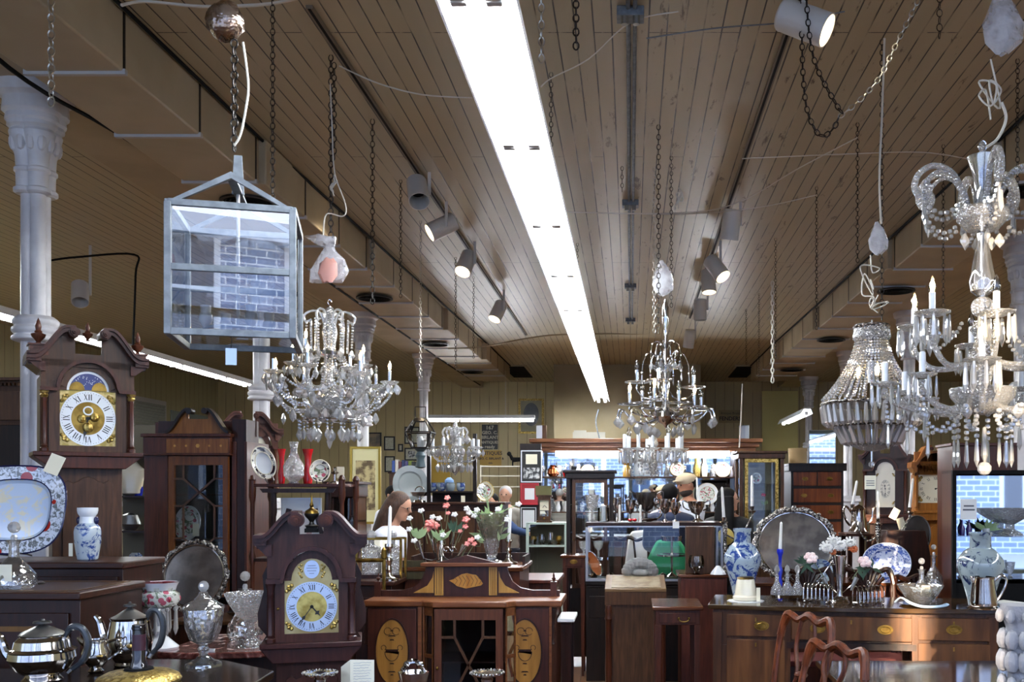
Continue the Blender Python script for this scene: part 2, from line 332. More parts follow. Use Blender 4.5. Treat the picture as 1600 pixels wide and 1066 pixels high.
# beams, ducts
for sgn, nm in ((-1, 'left'), (1, 'right')):
    struct('beam_'+nm, MB().box(*(sorted((sgn*3.28, sgn*3.75))), YF, YB, CAMZ+2.34, ZC), mDuct)
    xa, xb = 2.586, 3.05
    d = MB()
    # tapering boxed duct in three lengths
    segs = [(YF, 6.9, 2.6, 2.16), (6.9, 9.6, 2.55, 2.16), (9.6, 13.2, 2.5, 2.18), (13.2, 16.2, 2.44, 2.18), (16.2, 19.3, 2.36, 2.19)]
    for y0, y1, xi, dz in segs:
        d.box(*(sorted((sgn*xi, sgn*3.1))), y0, y1, CAMZ+dz, ZC-.002)
    dd = struct('duct_'+nm, d, mDuct, bevel=.01)
    y = 1.5; t = MB(); g = MB()
    while y < 19.2:
        xi, dz = next((s[2], s[3]) for s in segs if s[1] >= y)
        t.box(*(sorted((sgn*(xi-.012), sgn*3.11))), y-.014, y+.014, CAMZ+dz-.016, CAMZ+dz+.012)
        g.box(*(sorted((sgn*(xi-.004), sgn*(xi+.03)))), y-.012, y+.008, CAMZ+dz, ZC-.01)
        y += .89
    struct('duct_seam', t, mTrim, parent=dd); struct('duct_joint', g, mIron, parent=dd)
    e = MB().tube([(sgn*(2.575), YF, ZC-.012), (sgn*2.575, 6.9, ZC-.012), (sgn*2.5, 9.6, ZC-.02), (sgn*2.44, 13.2, ZC-.014), (sgn*2.37, 16.2, ZC-.012), (sgn*2.33, 19.3, ZC-.012)], .012, 5)
    struct('duct_caulk', e, mBlack, parent=dd)
    for k, y in enumerate((7.3, 10.9, 14.3, 17.6) if sgn < 0 else (7.0, 10.5, 13.9, 17.3)):
        v = thing('ceiling_vent', ('round dark ceiling grille under the %s duct, %s one along from the shop front' % ('window-side' if sgn < 0 else 'mirror-side', ('first', 'second', 'third', 'fourth')[k])), 'vent', (sgn*2.83, y, CAMZ+2.155), 0, 'round grilles under the ducts')
        obj('rim', MB().lathe([(.2, 0), (.2, -.012), (.175, -.015), (.175, 0)], 28), mIron, v)
        gg = MB()
        for r in (.03, .06, .09, .12, .15): gg.lathe([(r, -.004), (r+.012, -.012), (r+.014, -.004)], 24)
        obj('grille', gg, mBlack, v); obj('backing', MB().lathe([(.176, -.001), (.176, -.003)], 24), mBlack, v)
# ceiling grilles near the rear, and end strips
for px, lab in ((810, 'square dark vent in the ceiling beside the blank bulkhead, near the oval-framed portrait'), (1160, 'square dark vent in the ceiling beside the bulkhead, near the painted sign board')):
    v = thing('ceiling_grille', lab, 'vent', (X(px, 20), 20, ZC))
    obj('frame', MB().box(-.25, .25, -.9, .9, -.02, 0), mDuct, v); s = MB()
    for k in range(9): s.box(-.2, .2, -.8+k*.2, -.68+k*.2, -.035, -.015)
    obj('slat', s, mBlack, v); v.children[-1]['kind'] = 'stuff'
# columns
def column(x, y, nm):
    c = MB(); H = CAMZ+2.34
    for a in (45, 135, 225, 315): c.lathe([(.045, 0), (.042, H-.45)], 18, (x+.036*cos(R(a)), y+.036*sin(R(a)), 0))
    o = struct('column_'+nm, c, mColumn)
    k = MB(); pr = [(.052, H-.62), (.066, H-.61), (.066, H-.59), (.052, H-.58), (.054, H-.5), (.064, H-.49), (.064, H-.475), (.054, H-.465), (.058, H-.4), (.09, H-.27), (.08, H-.25), (.1, H-.235), (.098, H-.215), (.11, H-.2), (.105, H-.17), (.125, H-.15), (.12, H-.08), (.15, H-.06), (.16, H)]
    for a in (45, 135, 225, 315):
        cx, cy = x+.05*cos(R(a)), y+.05*sin(R(a)); k.lathe(pr, 16, (cx, cy, 0))
        for j in range(3):
            aa = R(a)+(j-1)*.9; k.ball((cx+.062*cos(aa), cy+.062*sin(aa), H-.33), .028, 8, 1.9, 5)
    struct('column_capital', k, mColumn, parent=o)
    q = MB().lathe([(.095, zz-.03) if 0 else (r, CAMZ+.9+z) for r, z in ((.095, -.03), (.125, -.02), (.125, 0), (.108, .01), (.125, .03), (.125, .05), (.108, .06), (.12, .08), (.12, .1), (.095, .12))], 24, (x, y, 0))
    q.box(x-.15, x+.15, y-.15, y+.15, 0, 1.5).box(x-.18, x+.18, y-.18, y+.18, 1.5, 1.56).box(x-.165, x+.165, y-.165, y+.165, 1.56, 1.6)
    struct('column_band', q, mColumn, parent=o, bevel=.006)
for i, y in enumerate((5.72, 9.35, 12.9, 16.7)): column(-3.45 if y < 6 else -3.5, y, 'left')
for i, y in enumerate((9.1, 12.8, 16.4, 20.0)): column(3.62, y, 'right')
# pipe and cables along the beams
def wire(name, lab, pts, r=.006, m=None, cat='cable', n=6, sp=6, group=None):
    return one(name, lab, cat, MB().tube(spline(pts, sp) if sp else pts, r, n), m or mCord, group=group)
zb = CAMZ+2.34
wire('conduit', 'grey conduit running along the beam behind the white capital', [(-3.25, 1, zb-.05), (-3.25, 4.3, zb-.05), (-3.22, 4.9, zb-.12), (-3.25, 5.5, zb-.05), (-3.25, 21, zb-.05)], .016, mDuct, 'conduit', 8, 4)
wire('black_cable', 'black cable sagging along the beam beside the conduit', [(-3.2, 1, zb-.09), (-3.2, 4.2, zb-.09), (-3.18, 5.2, zb-.17), (-3.2, 6.4, zb-.09), (-3.2, 9, zb-.09), (-3.2, 11, zb-.11), (-3.2, 14, zb-.1), (-3.1, 17, zb-.16), (-3.2, 21, zb-.05)], .012, mBlack)
# central conduit with boxes
c = thing('electrical_conduit', 'grey metal conduit running straight down the middle of the board ceiling', 'conduit', (0, 0, ZC))
for dx in (-.012, .024): obj('pipe', MB().tube([(dx, 2, -.014), (dx, 14, -.014)], .011, 8), mGalv, c)
for y in (5.05, 8.36, 11.7, 14):
    j = obj('junction_box', MB().box(-.07, .07, y-.05, y+.05, -.05, 0), mGalv, c, bevel=.004); obj('socket', MB().lathe([(.018, -.09), (.018, -.05)], 10, (-.03, y-.03, 0)), mPewter, c); obj('socket', MB().lathe([(.018, -.09), (.018, -.05)], 10, (.03, y-.03, 0)), mPewter, c)
# track rails (recess lines) and cans
tr = []
for xx, y0, y1, lab in ((-1.63, 5.0, 15.4, 'dark slim lighting track carrying five spot cans beside the long tube light'), (.84, 3.2, 13.9, 'dark slim lighting track on the side of the looping chains')):
    t = thing('lighting_track', lab, 'lighting track', (xx, 0, ZC)); obj('rail', MB().box(-.018, .018, y0, y1, -.02, 0), pm('track_brown', '6E5F4C', .5), t); obj('slot', MB().box(-.008, .008, y0, y1, -.0215, -.0195), mBlack, t)
def can(px, py, D, az, tilt, lit, lab):
    x, z = X(px, D), Z(py, D)
    t = thing('spot_can', lab, 'spotlight', (x, D, z), 0, 'white spot cans on the ceiling tracks')
    rot = M4.Rotation(az, 4, 'Z') @ M4.Rotation(tilt, 4, 'X')
    o = obj('housing', MB().lathe([(0, .13), (.07, .13), (.078, .12), (.08, -.12), (.074, -.12), (.072, .06), (0, .06)], 24), mWhite, t); o.matrix_local = rot
    d = obj('lamp', MB().lathe([(0, .055), (.06, .05), (.062, .02), (0, .0)], 16), mSpotOn if lit else mBlack, t); d.matrix_local = rot
    yk = MB().tube([(0, 0, .05), (.0, .0, ZC-z-.02)], .014, 8) if 0 else MB().box(-.014, .014, -.006, .006, -.02, ZC-z-.02)
    p = rot @ V((0.09, 0, .03)); k = obj('bracket', MB().box(p.x-.012, p.x+.012, p.y-.006, p.y+.006, p.z-.03, ZC-z), mWhite, t)
    if lit:
        l = bpy.data.lights.new('spot_beam', 'SPOT'); l.energy = 55; l.color = (1, .86, .62); l.spot_size = R(60); l.spot_blend = .6; l.shadow_soft_size = .05
        lo = bpy.data.objects.new('spot_beam', l); COL.objects.link(lo); lo.parent = t; lo.matrix_local = rot @ M4.Translation((0, 0, -.13))
S = 'white spot can '
can(653, 300, 7.56, R(20), R(-38), 0, S+'facing away, its dark mouth hidden, first on the track by the ducts')
can(690, 355, 8.45, R(-70), R(-60), 1, S+'tilted sideways with a pale rim, second on the track by the ducts')
can(728, 412, 9.73, R(-20), R(-35), 1, S+'with brightly glowing mouth, third on the duct-side track')
can(778, 487, 12.07, R(-40), R(-30), 1, S+'small and glowing, last on the track by the ducts')
can(1258, 35, 4.74, R(70), R(-62), 1, S+'large, with a glowing mouth, hung above the looping dark chains')
can(1142, 352, 8.35, R(25), R(16), 0, S+'unlit with open dark top below the large glowing one')
can(1120, 420, 9.58, R(50), R(-40), 1, S+'whose lit mouth points toward the crystal basket chandelier')
can(1107, 441, 10.8, R(15), R(-10), 1, S+'lit from below and half hidden behind another can')
can(1094, 485, 11.9, 0, 0, 0, S+'hanging upright and unlit between two tilted cans')
can(1077, 530, 14.0, R(20), R(20), 0, S+'smallest and tilted, last on its track before the bulkhead')
can(125, 459, 9.8, R(30), R(-35), 0, S+'alone on the side aisle ceiling beside the tall clock')
# tube lights
def fixture(name, lab, x, y0, y1, z, w=.29, n=2, sect=1.43, chains=True, across=False):
    t = thing(name, lab, 'ceiling light', (x, 0, z)) if not across else thing(name, lab, 'ceiling light', (x, y0, z))
    if across:
        L = y1; obj('housing', MB().prism([(-L/2, .03), (L/2, .03), (L/2, .09), (-L/2, .09)], -.1, .1), pm('fixture_enamel', '8C8A86', .4), t)
        for dy in (-.05,): obj('tube', MB().tube([(-L/2+.02, dy, 0), (-.42*L/2, dy, 0)], .03, 10), mTube, t); obj('tube', MB().tube([(-.37*L/2, dy, 0), (L/2-.02, dy, 0)], .03, 10), mTube, t)
        return t
    obj('housing', MB().prism([(-w/2, -.01), (-w/2+.01, -.01), (-w/2+.05, .06), (w/2-.05, .06), (w/2-.01, -.01), (w/2, -.01), (w/2-.045, .075), (-w/2+.045, .075)], y0, y1), pm('fixture_white', 'E6E9EC', .3), t)
    y = y0+.04
    while y < y1-.3:
        e = min(y+sect, y1)
        for k in range(n):
            dx = (k-(n-1)/2)*w*.42
            obj('tube', MB().tube([(dx, y+.05, .0), (dx, e-.05, 0)], .021, 8), mTube, t)
            for yy in (y+.02, e-.02): obj('tube_cap', MB().box(dx-.028, dx+.028, yy-.016, yy+.016, -.032, .03), mTrim, t, bevel=.004)
        y = e
    return t
fixture('fluorescent_light', 'very long bright double tube light running down the middle of the shop', -.53, 1.9, 18.4, CAMZ+1.71)
fixture('fluorescent_light', 'long tube light in the side aisle above the tall clock pediment', -6.07, 6.0, 15.66, CAMZ+1.71, w=.24)
fixture('fluorescent_light', 'short slanting tube light by the columns near the basket chandelier', X(1240, 17), 15.7, 18.2, CAMZ+1.27, w=.2, n=1, sect=2.4)
fixture('fluorescent_light', 'long tube light added out of view over the other side aisle', 6.07, 1, 14.5, CAMZ+1.71, w=.24)  # unseen fixture suggested by a reflection, added to brighten the ceiling
f = fixture('fluorescent_light', 'tube light hanging level on thin chains before the rear wall pictures', X(752, 17.5), 17.5, X(835, 17.5)-X(668, 17.5), Z(657, 17.5), across=True)
# chains
LINKC = {}
def chain_mb(pts, link=.034, w=.011, r=.0024):
    # points resampled, links alternate in orientation
    P = [V(p) for p in pts]; mb = MB(); acc = 0; k = 0
    seg = [(P[i+1]-P[i]).length for i in range(len(P)-1)]; tot = sum(seg); n = max(1, int(tot/(link*.82)))
    def at(d):
        for i, s in enumerate(seg):
            if d <= s or i == len(seg)-1: return P[i].lerp(P[i+1], min(1, d/max(s, 1e-9)))
            d -= s
    for i in range(n):
        a, b2 = at(tot*i/n), at(tot*(i+1)/n); c = (a+b2)/2; t = (b2-a)
        if t.length < 1e-7: continue
        t.normalize(); u = t.cross(V((0, 1, 0))) if abs(t.y) < .9 else t.cross(V((0, 0, 1)))
        u.normalize(); q = t.cross(u)
        if i % 2: u = q
        loop = []
        for j in range(10):
            an = 2*pi*j/10; loop.append(c+t*(cos(an)*link/2)+u*(sin(an)*w*(.8+.2*abs(sin(an)))))
        mb.tube(loop, r, 4, closed=True)
    return mb
def chain(px, y0, y1, lab, D=None, m=None, dx=0, link=.034, w=.011, r=.0024, name='hanging_chain'):
    D = D or 3811/(770-y0); z0 = min(Z(y0, D), ZC); z1 = Z(y1, D); x = X(px, D)
    pts = [(x, D, z0), (x+dx*.5*D/F, D, (z0+z1)/2), (x+dx*D/F, D, z1)]
    return one(name, lab, 'chain', chain_mb(pts, link, w, r), m or mIron, group='chains hanging from the ceiling')
chain(80, -30, 165, 'pale chain dangling in front of the white column capital', D=4.4, m=mSteelC, link=.045, w=.015, r=.0035)
chain(366, 62, 236, 'dark chain between the foil sack and the glass lantern', D=3.2, link=.03, r=.003)
chain(426, -10, 312, 'thin dark chain behind the glass lantern', D=4.7)
chain(582, 186, 475, 'dark chain with pale lower links beside the crystal chandelier with pink bag', link=.045, w=.014, r=.003)
chain(626, 281, 465, 'thin chain hanging beside the first spot can')
chain(657, 345, 592, 'thin pale chain hanging over the old gas lantern', m=mSteelC)
chain(712, 402, 575, 'thin chain carrying the small distant chandelier')
chain(740, 432, 560, 'short thin chain beside the small distant chandelier')
chain(846, -20, 98, 'pale twisted chain end beside the wide tube light', D=4.6, m=mSteelC, link=.045, w=.014, r=.0035)
chain(900, -20, 77, 'short doubled dark chain end near the ceiling conduit box', D=4.7, link=.04, w=.014, r=.004)
chain(861, 113, 245, 'thin dark chain pair end beside the edge of the tube light')
chain(1029, 195, 520, 'double dark chain beside the chrome chandelier, with its lower end loose', link=.04, w=.013, r=.003)
chain(1022, 262, 520, 'chain with pale lower links hanging beside the chrome chandelier', D=7.3, m=mSteelC)
chain(1049, 244, 480, 'dark chain that carries the chrome chandelier')
chain(1212, 372, 560, 'dark chain alongside the knotted white cord')
chain(1276, 292, 515, 'dark chain behind the basket chandelier with a grey splice')
chain(1340, 192, 410, 'dark chain with a cream cord beside the plastic bag')
chain(1378, 62, 500, 'dark chain that carries the crystal basket chandelier')
chain(1474, 226, 480, 'dark chain between the glass scroll arm and the ceiling vent')
chain(1590, 92, 330, 'dark chain beside the glass scroll arm, near the picture edge')
chain(1468, -10, 60, 'short dark chain end above the glass scroll arm', D=4.9, link=.04, w=.014)
chain(1186, 458, 590, 'thin dark chain by the rear vent with a loose cord')
chain(1166, 483, 570, 'thinnest dark chain by the rear bulkhead')
chain(517, 86, 372, 'doubled dark chain carrying the chandelier with the pink bag', link=.04, w=.013, r=.0032)
chain(522, 98, 250, 'second length of dark chain wound beside the pink bag chandelier', D=5.6, link=.04, w=.013, r=.003)
chain(902, 380, 640-120, 'thin dark chain beside the narrowing tube light')
chain(790, 580, 650, 'thin chain holding the level tube light', D=17.5, m=mSteelC)
chain(972, 590-330, 300, 'little chain stub above the ceiling conduit', D=7.4)
def swag(P, lab, D, m=None, **k):
    pts = spline([(X(a, D), D+d, Z(b, D)) for a, b, d in P], 8); return one('swagged_chain', lab, 'chain', chain_mb(pts, **k), m or mIron, group='chains hanging from the ceiling')
swag([(1250, -10, 0), (1253, 60, 0), (1255, 120, 0), (1262, 175, 0), (1282, 213, 0), (1303, 200, 0), (1311, 182, 0)], 'doubled dark chain looping below the large spot can', 4.7, link=.036, r=.003)
swag([(1256, 0, -.06), (1262, 70, -.06), (1275, 120, -.06), (1308, 180, -.06), (1311, 183, -.06)], 'dark chain running diagonally to the hook of the loop', 4.7, link=.036, r=.003)
swag([(1311, 183, 0), (1345, 155, 0), (1375, 120, 0), (1400, 70, 0), (1440, -10, 0)], 'shiny chain swept up from the loop toward the plastic-wrapped canopy', 4.7, mSteelC, link=.036, r=.003)
# thin wires strung under the ceiling
def strung(P, lab, r=.004, m=None, z=None):
    return wire('strung_wire', lab, [(X(a, D), D, Z(b, D)) for a, b, D in P], r, m, 'wire', 5, 6, 'wires strung under the ceiling')
strung([(190, 8, 4.6), (225, 2, 4.7), (300, 9, 4.7), (352, 10, 4.6), (420, 6, 4.7), (470, -4, 4.8)], 'thick white cord passing behind the foil sack', .008)
strung([(530, 103, 5.6), (590, 130, 5.6), (660, 148, 5.6), (738, 153, 5.6)], 'thin white wire strung from the twin chains to the tube light')
strung([(845, 136, 5.5), (862, 122, 5.5), (920, 92, 5.3), (985, 35, 5.1), (1060, 18, 5.0)], 'thin white wire rising from the tube light to the conduit box')
strung([(1160, 248, 6.6), (1180, 247, 6.7), (1320, 241, 6.8), (1440, 238, 6.9), (1520, 250, 7)], 'thin white wire strung level behind the glass scroll arm')
strung([(1340, 215, 6.2), (1250, 262, 6.6), (1150, 318, 7.5), (1060, 333, 7.8), (890, 332, 8)], 'thin slanting wire from a dark chain toward the conduit')
strung([(1275, 305, 7), (1180, 325, 7.4), (1060, 335, 8), (880, 331, 8.1)], 'second thin wire sagging across toward the conduit')
strung([(700, 545, 14), (760, 541, 14.2), (862, 524, 15), (1000, 522, 15.4), (1075, 521, 15.5)], 'pale conduit line crossing the ceiling before the bulkhead', .012, mDuct)
strung([(1010, 60, 5), (1120, 44, 5), (1230, 35, 4.9), (1320, 18, 4.8)], 'thin grey wire drooping past the large spot can', .004, mGalv)
strung([(80, 407, 9), (120, 402, 9), (210, 398, 9), (212, 430, 9), (208, 540, 9)], 'black cable hooked across the side aisle ceiling', .01, mBlack)
strung([(85, 345, 9.6), (160, 345, 9.6), (262, 343, 9.6)], 'thin pale string stretched between the column and lantern', .005)
strung([(935, 640, 17), (931, 660, 17), (938, 690, 17)], 'grey cord dropping from the end of the tube light', .012, mGalv)
strung([(1160, 600, 14), (1158, 650, 14), (1155, 700, 14)], 'pale cord hanging over the gilt display cabinet', .01)
chain(1207, 440, 598, 'knotted pale cord-like chain hanging beside the duct end', D=8.5, m=mCord, link=.05, w=.012, r=.006)
# ---------------- chandeliers ----------------
def flat(o): 
    return o
def mk(mb, mat, name='crystal_drop'):
    o = obj(name, mb, mat, smooth=0); COL.objects.unlink(o); return o
PEAR = mk(MB().lathe([(0, 0), (.16, -.12), (.42, -.5), (.36, -.68), (0, -1)], 8, sy=.5), mCrys)
PEARP = mk(MB().lathe([(0, 0), (.16, -.12), (.42, -.5), (.36, -.68), (0, -1)], 8, sy=.5), mCrysP)
SPEAR = mk(MB().lathe([(0, 0), (.045, -.03), (.055, -.1), (.09, -.76), (0, -1)], 6, sy=.7), mCrys)
KITE = mk(MB().lathe([(0, 0), (.3, -.3), (.36, -.45), (.2, -.8), (0, -1)], 6, sy=.45), mCrys)
BALL = mk(MB().ball((0, 0, -.5), .5, 8, 1, 5), mCrys)
def drop(proto, par, p, L, wide=1):
    return clone(proto, par, p, (0, 0, random.uniform(0, 3)), (L*wide, L*wide, L))
def strand_mb(pts, bead=.016, sz=.9, mb=None, n=6):
    P = [V(p) for p in pts]; seg = [(P[i+1]-P[i]).length for i in range(len(P)-1)]; tot = sum(seg); k = max(1, int(tot/bead)); mb = mb or MB()
    for i in range(k):
        d = tot*(i+.5)/k
        for j, s in enumerate(seg):
            if d <= s or j == len(seg)-1: c = P[j].lerp(P[j+1], min(1, d/max(s, 1e-9))); break
            d -= s
        mb.ball(c, bead*.5, n, sz, 3)
    return mb
def strand(par, pts, bead=.016, m=None, name='bead_strand'):
    return obj(name, strand_mb(pts, bead), m or mCrys, par, smooth=0)
def sag(a, b, d, n=8):
    a, b = V(a), V(b); return [a.lerp(b, i/n)-V((0, 0, d*4*(i/n)*(1-i/n))) for i in range(n+1)]
def bulb(par, p, r, lit):
    pr = [(r*.5, 0), (r*.9, r*.9), (r, r*1.6), (r*.75, r*2.8), (r*.3, r*3.9), (0, r*4.3)]
    if lit:
        obj('bulb', MB().lathe(pr, 12), mBulbOff, par, p); o = obj('glowing_filament', MB().ball((0, 0, r*1.9), r*.62, 8, 1.7), mBulbOn, par, p)
    else: obj('bulb', MB().lathe(pr, 12), mBulbOff, par, p)
def candle(par, p, h, r, lit=None, m=None):
    obj('candle_sleeve', MB().lathe([(r, 0), (r, h), (r*.6, h+.004)], 12), m or mPorc, par, p)
    if lit is not None: bulb(par, (p[0], p[1], p[2]+h), r*1.25, lit)
def armpts(a, r, zr, zb, dip):
    return [(t*cos(a), t*sin(a), z) for t, z in ((.03, zr), (r*.35, zr-dip), (r*.75, zr-dip*.9), (r, (zr+zb)/2-dip*.3), (r, zb))]
def dishmb(r, c=(0, 0, 0), up=.35): return MB().lathe([(r*.18, 0), (r*.6, r*.08), (r, r*up), (r*1.02, r*up+.004), (r*.6, r*.16), (r*.16, r*.1)], 20, c, flute=.04, fn=10)
CHN = 'chandeliers hanging from the ceiling'
# -- crystal chandelier with pink bag --
D = 5.56; s = D/F; x0 = X(515, D); zt = Z(700, D)
def zz(py, D=5.56): return Z(py, D)-zt
c1 = thing('crystal_chandelier', 'clear crystal chandelier with lit candle bulbs below a bag of pinkish wrap', 'chandelier', (x0, D, zt), 0, CHN)
obj('stem', MB().lathe([(.004, zz(478)), (.02, zz(482)), (.03, zz(488)), (.012, zz(494)), (.03, zz(500)), (.045, zz(520)), (.03, zz(545)), (.015, zz(560)), (.02, zz(600)), (.035, zz(615)), (.06, zz(622)), (.015, zz(640))], 14), mCrysC, c1)
obj('hook', MB().tube([(.01*cos(t), 0, zz(472)+.014*sin(t)) for t in [k*.5 for k in range(10)]], .003, 6), mChrome, c1)
obj('crown_plate', MB().lathe([(.02, zz(560)-.0), (.075, zz(556)), (.08, zz(550)), (.02, zz(552))], 18), mChrome, c1)
obj('crystal_bowl', MB().lathe([(.02, zz(652)), (.05, zz(648)), (.085, zz(636)), (.1, zz(624)), (.09, zz(626)), (.04, zz(640))], 24, flute=.03, fn=12), mCrysC, c1)
obj('hanging_ring', MB().tube([(.17*cos(t/24*2*pi), .17*sin(t/24*2*pi), zz(657)) for t in range(24)], .004, 6, closed=True), mChrome, c1)
for k in range(6):
    a = 2*pi*k/6+.3; P = [(.02*cos(a), .02*sin(a), zz(520)), (.045*cos(a), .045*sin(a), zz(492)), (.09*cos(a), .09*sin(a), zz(487)), (.135*cos(a), .135*sin(a), zz(494)), (.13*cos(a), .13*sin(a), zz(504)), (.1*cos(a), .1*sin(a), zz(502))]
    obj('curled_arm', MB().tube(spline(P, 5), .007, 7), mCrys, c1)
    strand(c1, [(.125*cos(a), .125*sin(a), zz(504)), (.12*cos(a), .12*sin(a), zz(545))], .016); drop(PEAR, c1, (.12*cos(a), .12*sin(a), zz(546)), .06)
    for w_ in (.25, .75): strand(c1, [(.105*cos(a+w_), .105*sin(a+w_), zz(500)), (.1*cos(a+w_), .1*sin(a+w_), zz(552))], .015)
    strand(c1, [(.09*cos(a+.5), .09*sin(a+.5), zz(508)), (.085*cos(a+.5), .085*sin(a+.5), zz(548))], .014)
arms1 = [(10, .33, 598, 1), (50, .31, 598, 0), (95, .31, 598, 0), (135, .31, 598, 1), (170, .33, 592, 1), (215, .31, 588, None), (265, .30, 583, 1), (318, .31, 592, 1), (30, .19, 570, 1), (105, .17, 566, 1), (185, .2, 570, 1), (240, .17, 556, 1), (330, .16, 580, None)]
nd = 0
for deg, r, py, lit in arms1:
    a = R(deg); zb = zz(py); P = armpts(a, r, zz(622 if r > .25 else 600), zb-.012, .07 if r > .25 else .02)
    obj('arm', MB().tube(spline(P, 5), .0085, 7), mCrysC, c1); p = (r*cos(a), r*sin(a), zb)
    obj('drip_dish', dishmb(.052), mCrysC, c1, (p[0], p[1], zb-.01)); candle(c1, p, .075, .0105, lit, mChrome)
    for j in range(6):
        b = a+j*pi/3+.4; drop(PEAR if j % 2 else KITE, c1, (p[0]+.048*cos(b), p[1]+.048*sin(b), zb-.005), .06, .85)
    if r > .25: strand(c1, sag((p[0], p[1], zb-.03), (.13*cos(a), .13*sin(a), zz(630)), .05), .017)
for k in range(14):
    a = 2*pi*k/14; r = .165; strand(c1, [(r*cos(a), r*sin(a), zz(657)), (r*cos(a), r*sin(a), zz(672))], .016); drop(PEAR if k % 3 else KITE, c1, (r*cos(a), r*sin(a), zz(671)), .068, .8)
for k in range(8):
    a = 2*pi*k/8+.2; r = .1; drop(KITE, c1, (r*cos(a), r*sin(a), zz(668)), .085, .9)
drop(BALL, c1, (0, 0, zz(676)), .045); drop(KITE, c1, (0, 0, zz(680)), .08)
for k in range(6):
    a = 2*pi*k/6; strand(c1, sag((.3*cos(a), .3*sin(a), zz(615)), (.17*cos(a), .17*sin(a), zz(657)), .03), .016); drop(PEAR, c1, (.26*cos(a), .26*sin(a), zz(645)), .07, .9); strand(c1, sag((.32*cos(a), .32*sin(a), zz(598)), (.32*cos(a+1.05), .32*sin(a+1.05), zz(598)), .07), .017); drop(KITE, c1, (.28*cos(a+.52), .28*sin(a+.52), zz(618)), .08)
for k in range(12):
    a = 2*pi*k/12+.1; strand(c1, sag((.08*cos(a), .08*sin(a), zz(556)), (.17*cos(a), .17*sin(a), zz(604)), .03), .015, mCrysP if k % 2 else mCrys); drop(PEARP, c1, (.17*cos(a), .17*sin(a), zz(605)), .06)
    drop(PEARP if k % 2 else PEAR, c1, (.12*cos(a), .12*sin(a), zz(640)), .07)
# -- big glass chandelier with scroll arms --
D = 3.95; s = D/F; zt = Z(745, D)
def zg(py): return Z(py, 3.95)-zt
c4 = thing('glass_chandelier', 'large glass chandelier with curled rope arms, white candles and long prism drops', 'chandelier', (X(1535, D), D, zt), 0, CHN)
obj('hook', MB().tube([(.015*cos(t), 0, zg(228)+.02*sin(t)) for t in [k*.5 for k in range(13)]], .004, 6), mChrome, c4)
obj('stem_rod', MB().lathe([(.012, zg(235)), (.012, zg(620))], 10), mChrome, c4)
obj('trumpet_vase', MB().lathe([(.035, zg(325)), (.032, zg(300)), (.04, zg(270)), (.06, zg(245)), (.058, zg(245)), (.034, zg(275)), (.028, zg(300))], 24), mGlassT, c4)
obj('finial_spire', MB().lathe([(.02, zg(325)), (.03, zg(300)), (.02, zg(285)), (.028, zg(265)), (.012, zg(235)), (.016, zg(228)), (0, zg(222))], 12), mCrysC, c4)
obj('upper_bowl', MB().lathe([(.02, zg(364)), (.06, zg(360)), (.098, zg(343)), (.1, zg(332)), (.09, zg(326)), (.02, zg(326))], 28, flute=.04, fn=12), mCrysC, c4)
obj('baluster', MB().lathe([(.024, zg(366)), (.026, zg(385)), (.042, zg(420)), (.052, zg(440)), (.045, zg(455)), (.022, zg(463))], 24), mGlassT, c4)
obj('glass_ball', MB().ball((0, 0, zg(480)), .045, 20, .95, 12), mCrysC, c4)
obj('lower_bowl', MB().lathe([(.03, zg(648)), (.08, zg(640)), (.12, zg(620)), (.125, zg(607)), (.11, zg(612)), (.05, zg(630))], 28, flute=.04, fn=14), mCrysC, c4)
obj('stem_cups', MB().lathe([(.02, zg(500)), (.05, zg(515)), (.025, zg(530)), (.06, zg(560)), (.03, zg(600)), (.05, zg(612))], 20), mCrysC, c4)
for a in (R(178), R(140), R(2), R(40), R(265), R(90)):
    def q(r, py): return (r*cos(a), r*sin(a), zg(py))
    P = [q(.055, 330), q(.07, 305), q(.12, 270), q(.19, 258), q(.25, 270), q(.27, 292), q(.245, 308), q(.215, 305), q(.21, 292), q(.225, 285)]
    obj('scroll_arm', MB().tube(spline(P, 7), [.013]*40+[.009]*24 if False else .0125, 8), mCrysC, c4)
    obj('scroll_arm_inner', MB().tube(spline([(p[0]*.86, p[1]*.86, p[2]-.022) for p in P[:7]], 7), .009, 8), mCrysC, c4)
    obj('arm_socket', MB().lathe([(.016, 0), (.016, .045)], 12), mChrome, c4, (.06*cos(a), .06*sin(a), zg(338)))
    strand(c4, [q(.235, 296), q(.235, 318)], .014)
    for k in range(2): drop(SPEAR, c4, (q(.235, 0)[0]+.008*k, q(.235, 0)[1], zg(316+k*8)), .085, 1.4)
    strand(c4, sag(q(.235, 312), q(.09, 318), .045), .024); strand(c4, sag(q(.23, 335), q(.1, 352), .05), .022)
    drop(PEAR, c4, q(.07, 364), .06, .9)
t4 = [(150, .27, 505, 1), (200, .24, 497, 1), (80, .26, 528, 0), (265, .2, 505, 0), (330, .3, 520, None), (20, .3, 520, None),
      (250, .22, 575, 1), (185, .40, 602, None), (215, .37, 596, None), (160, .3, 610, None), (300, .3, 590, None), (350, .3, 590, None), (40, .3, 600, None), (110, .36, 612, None)]
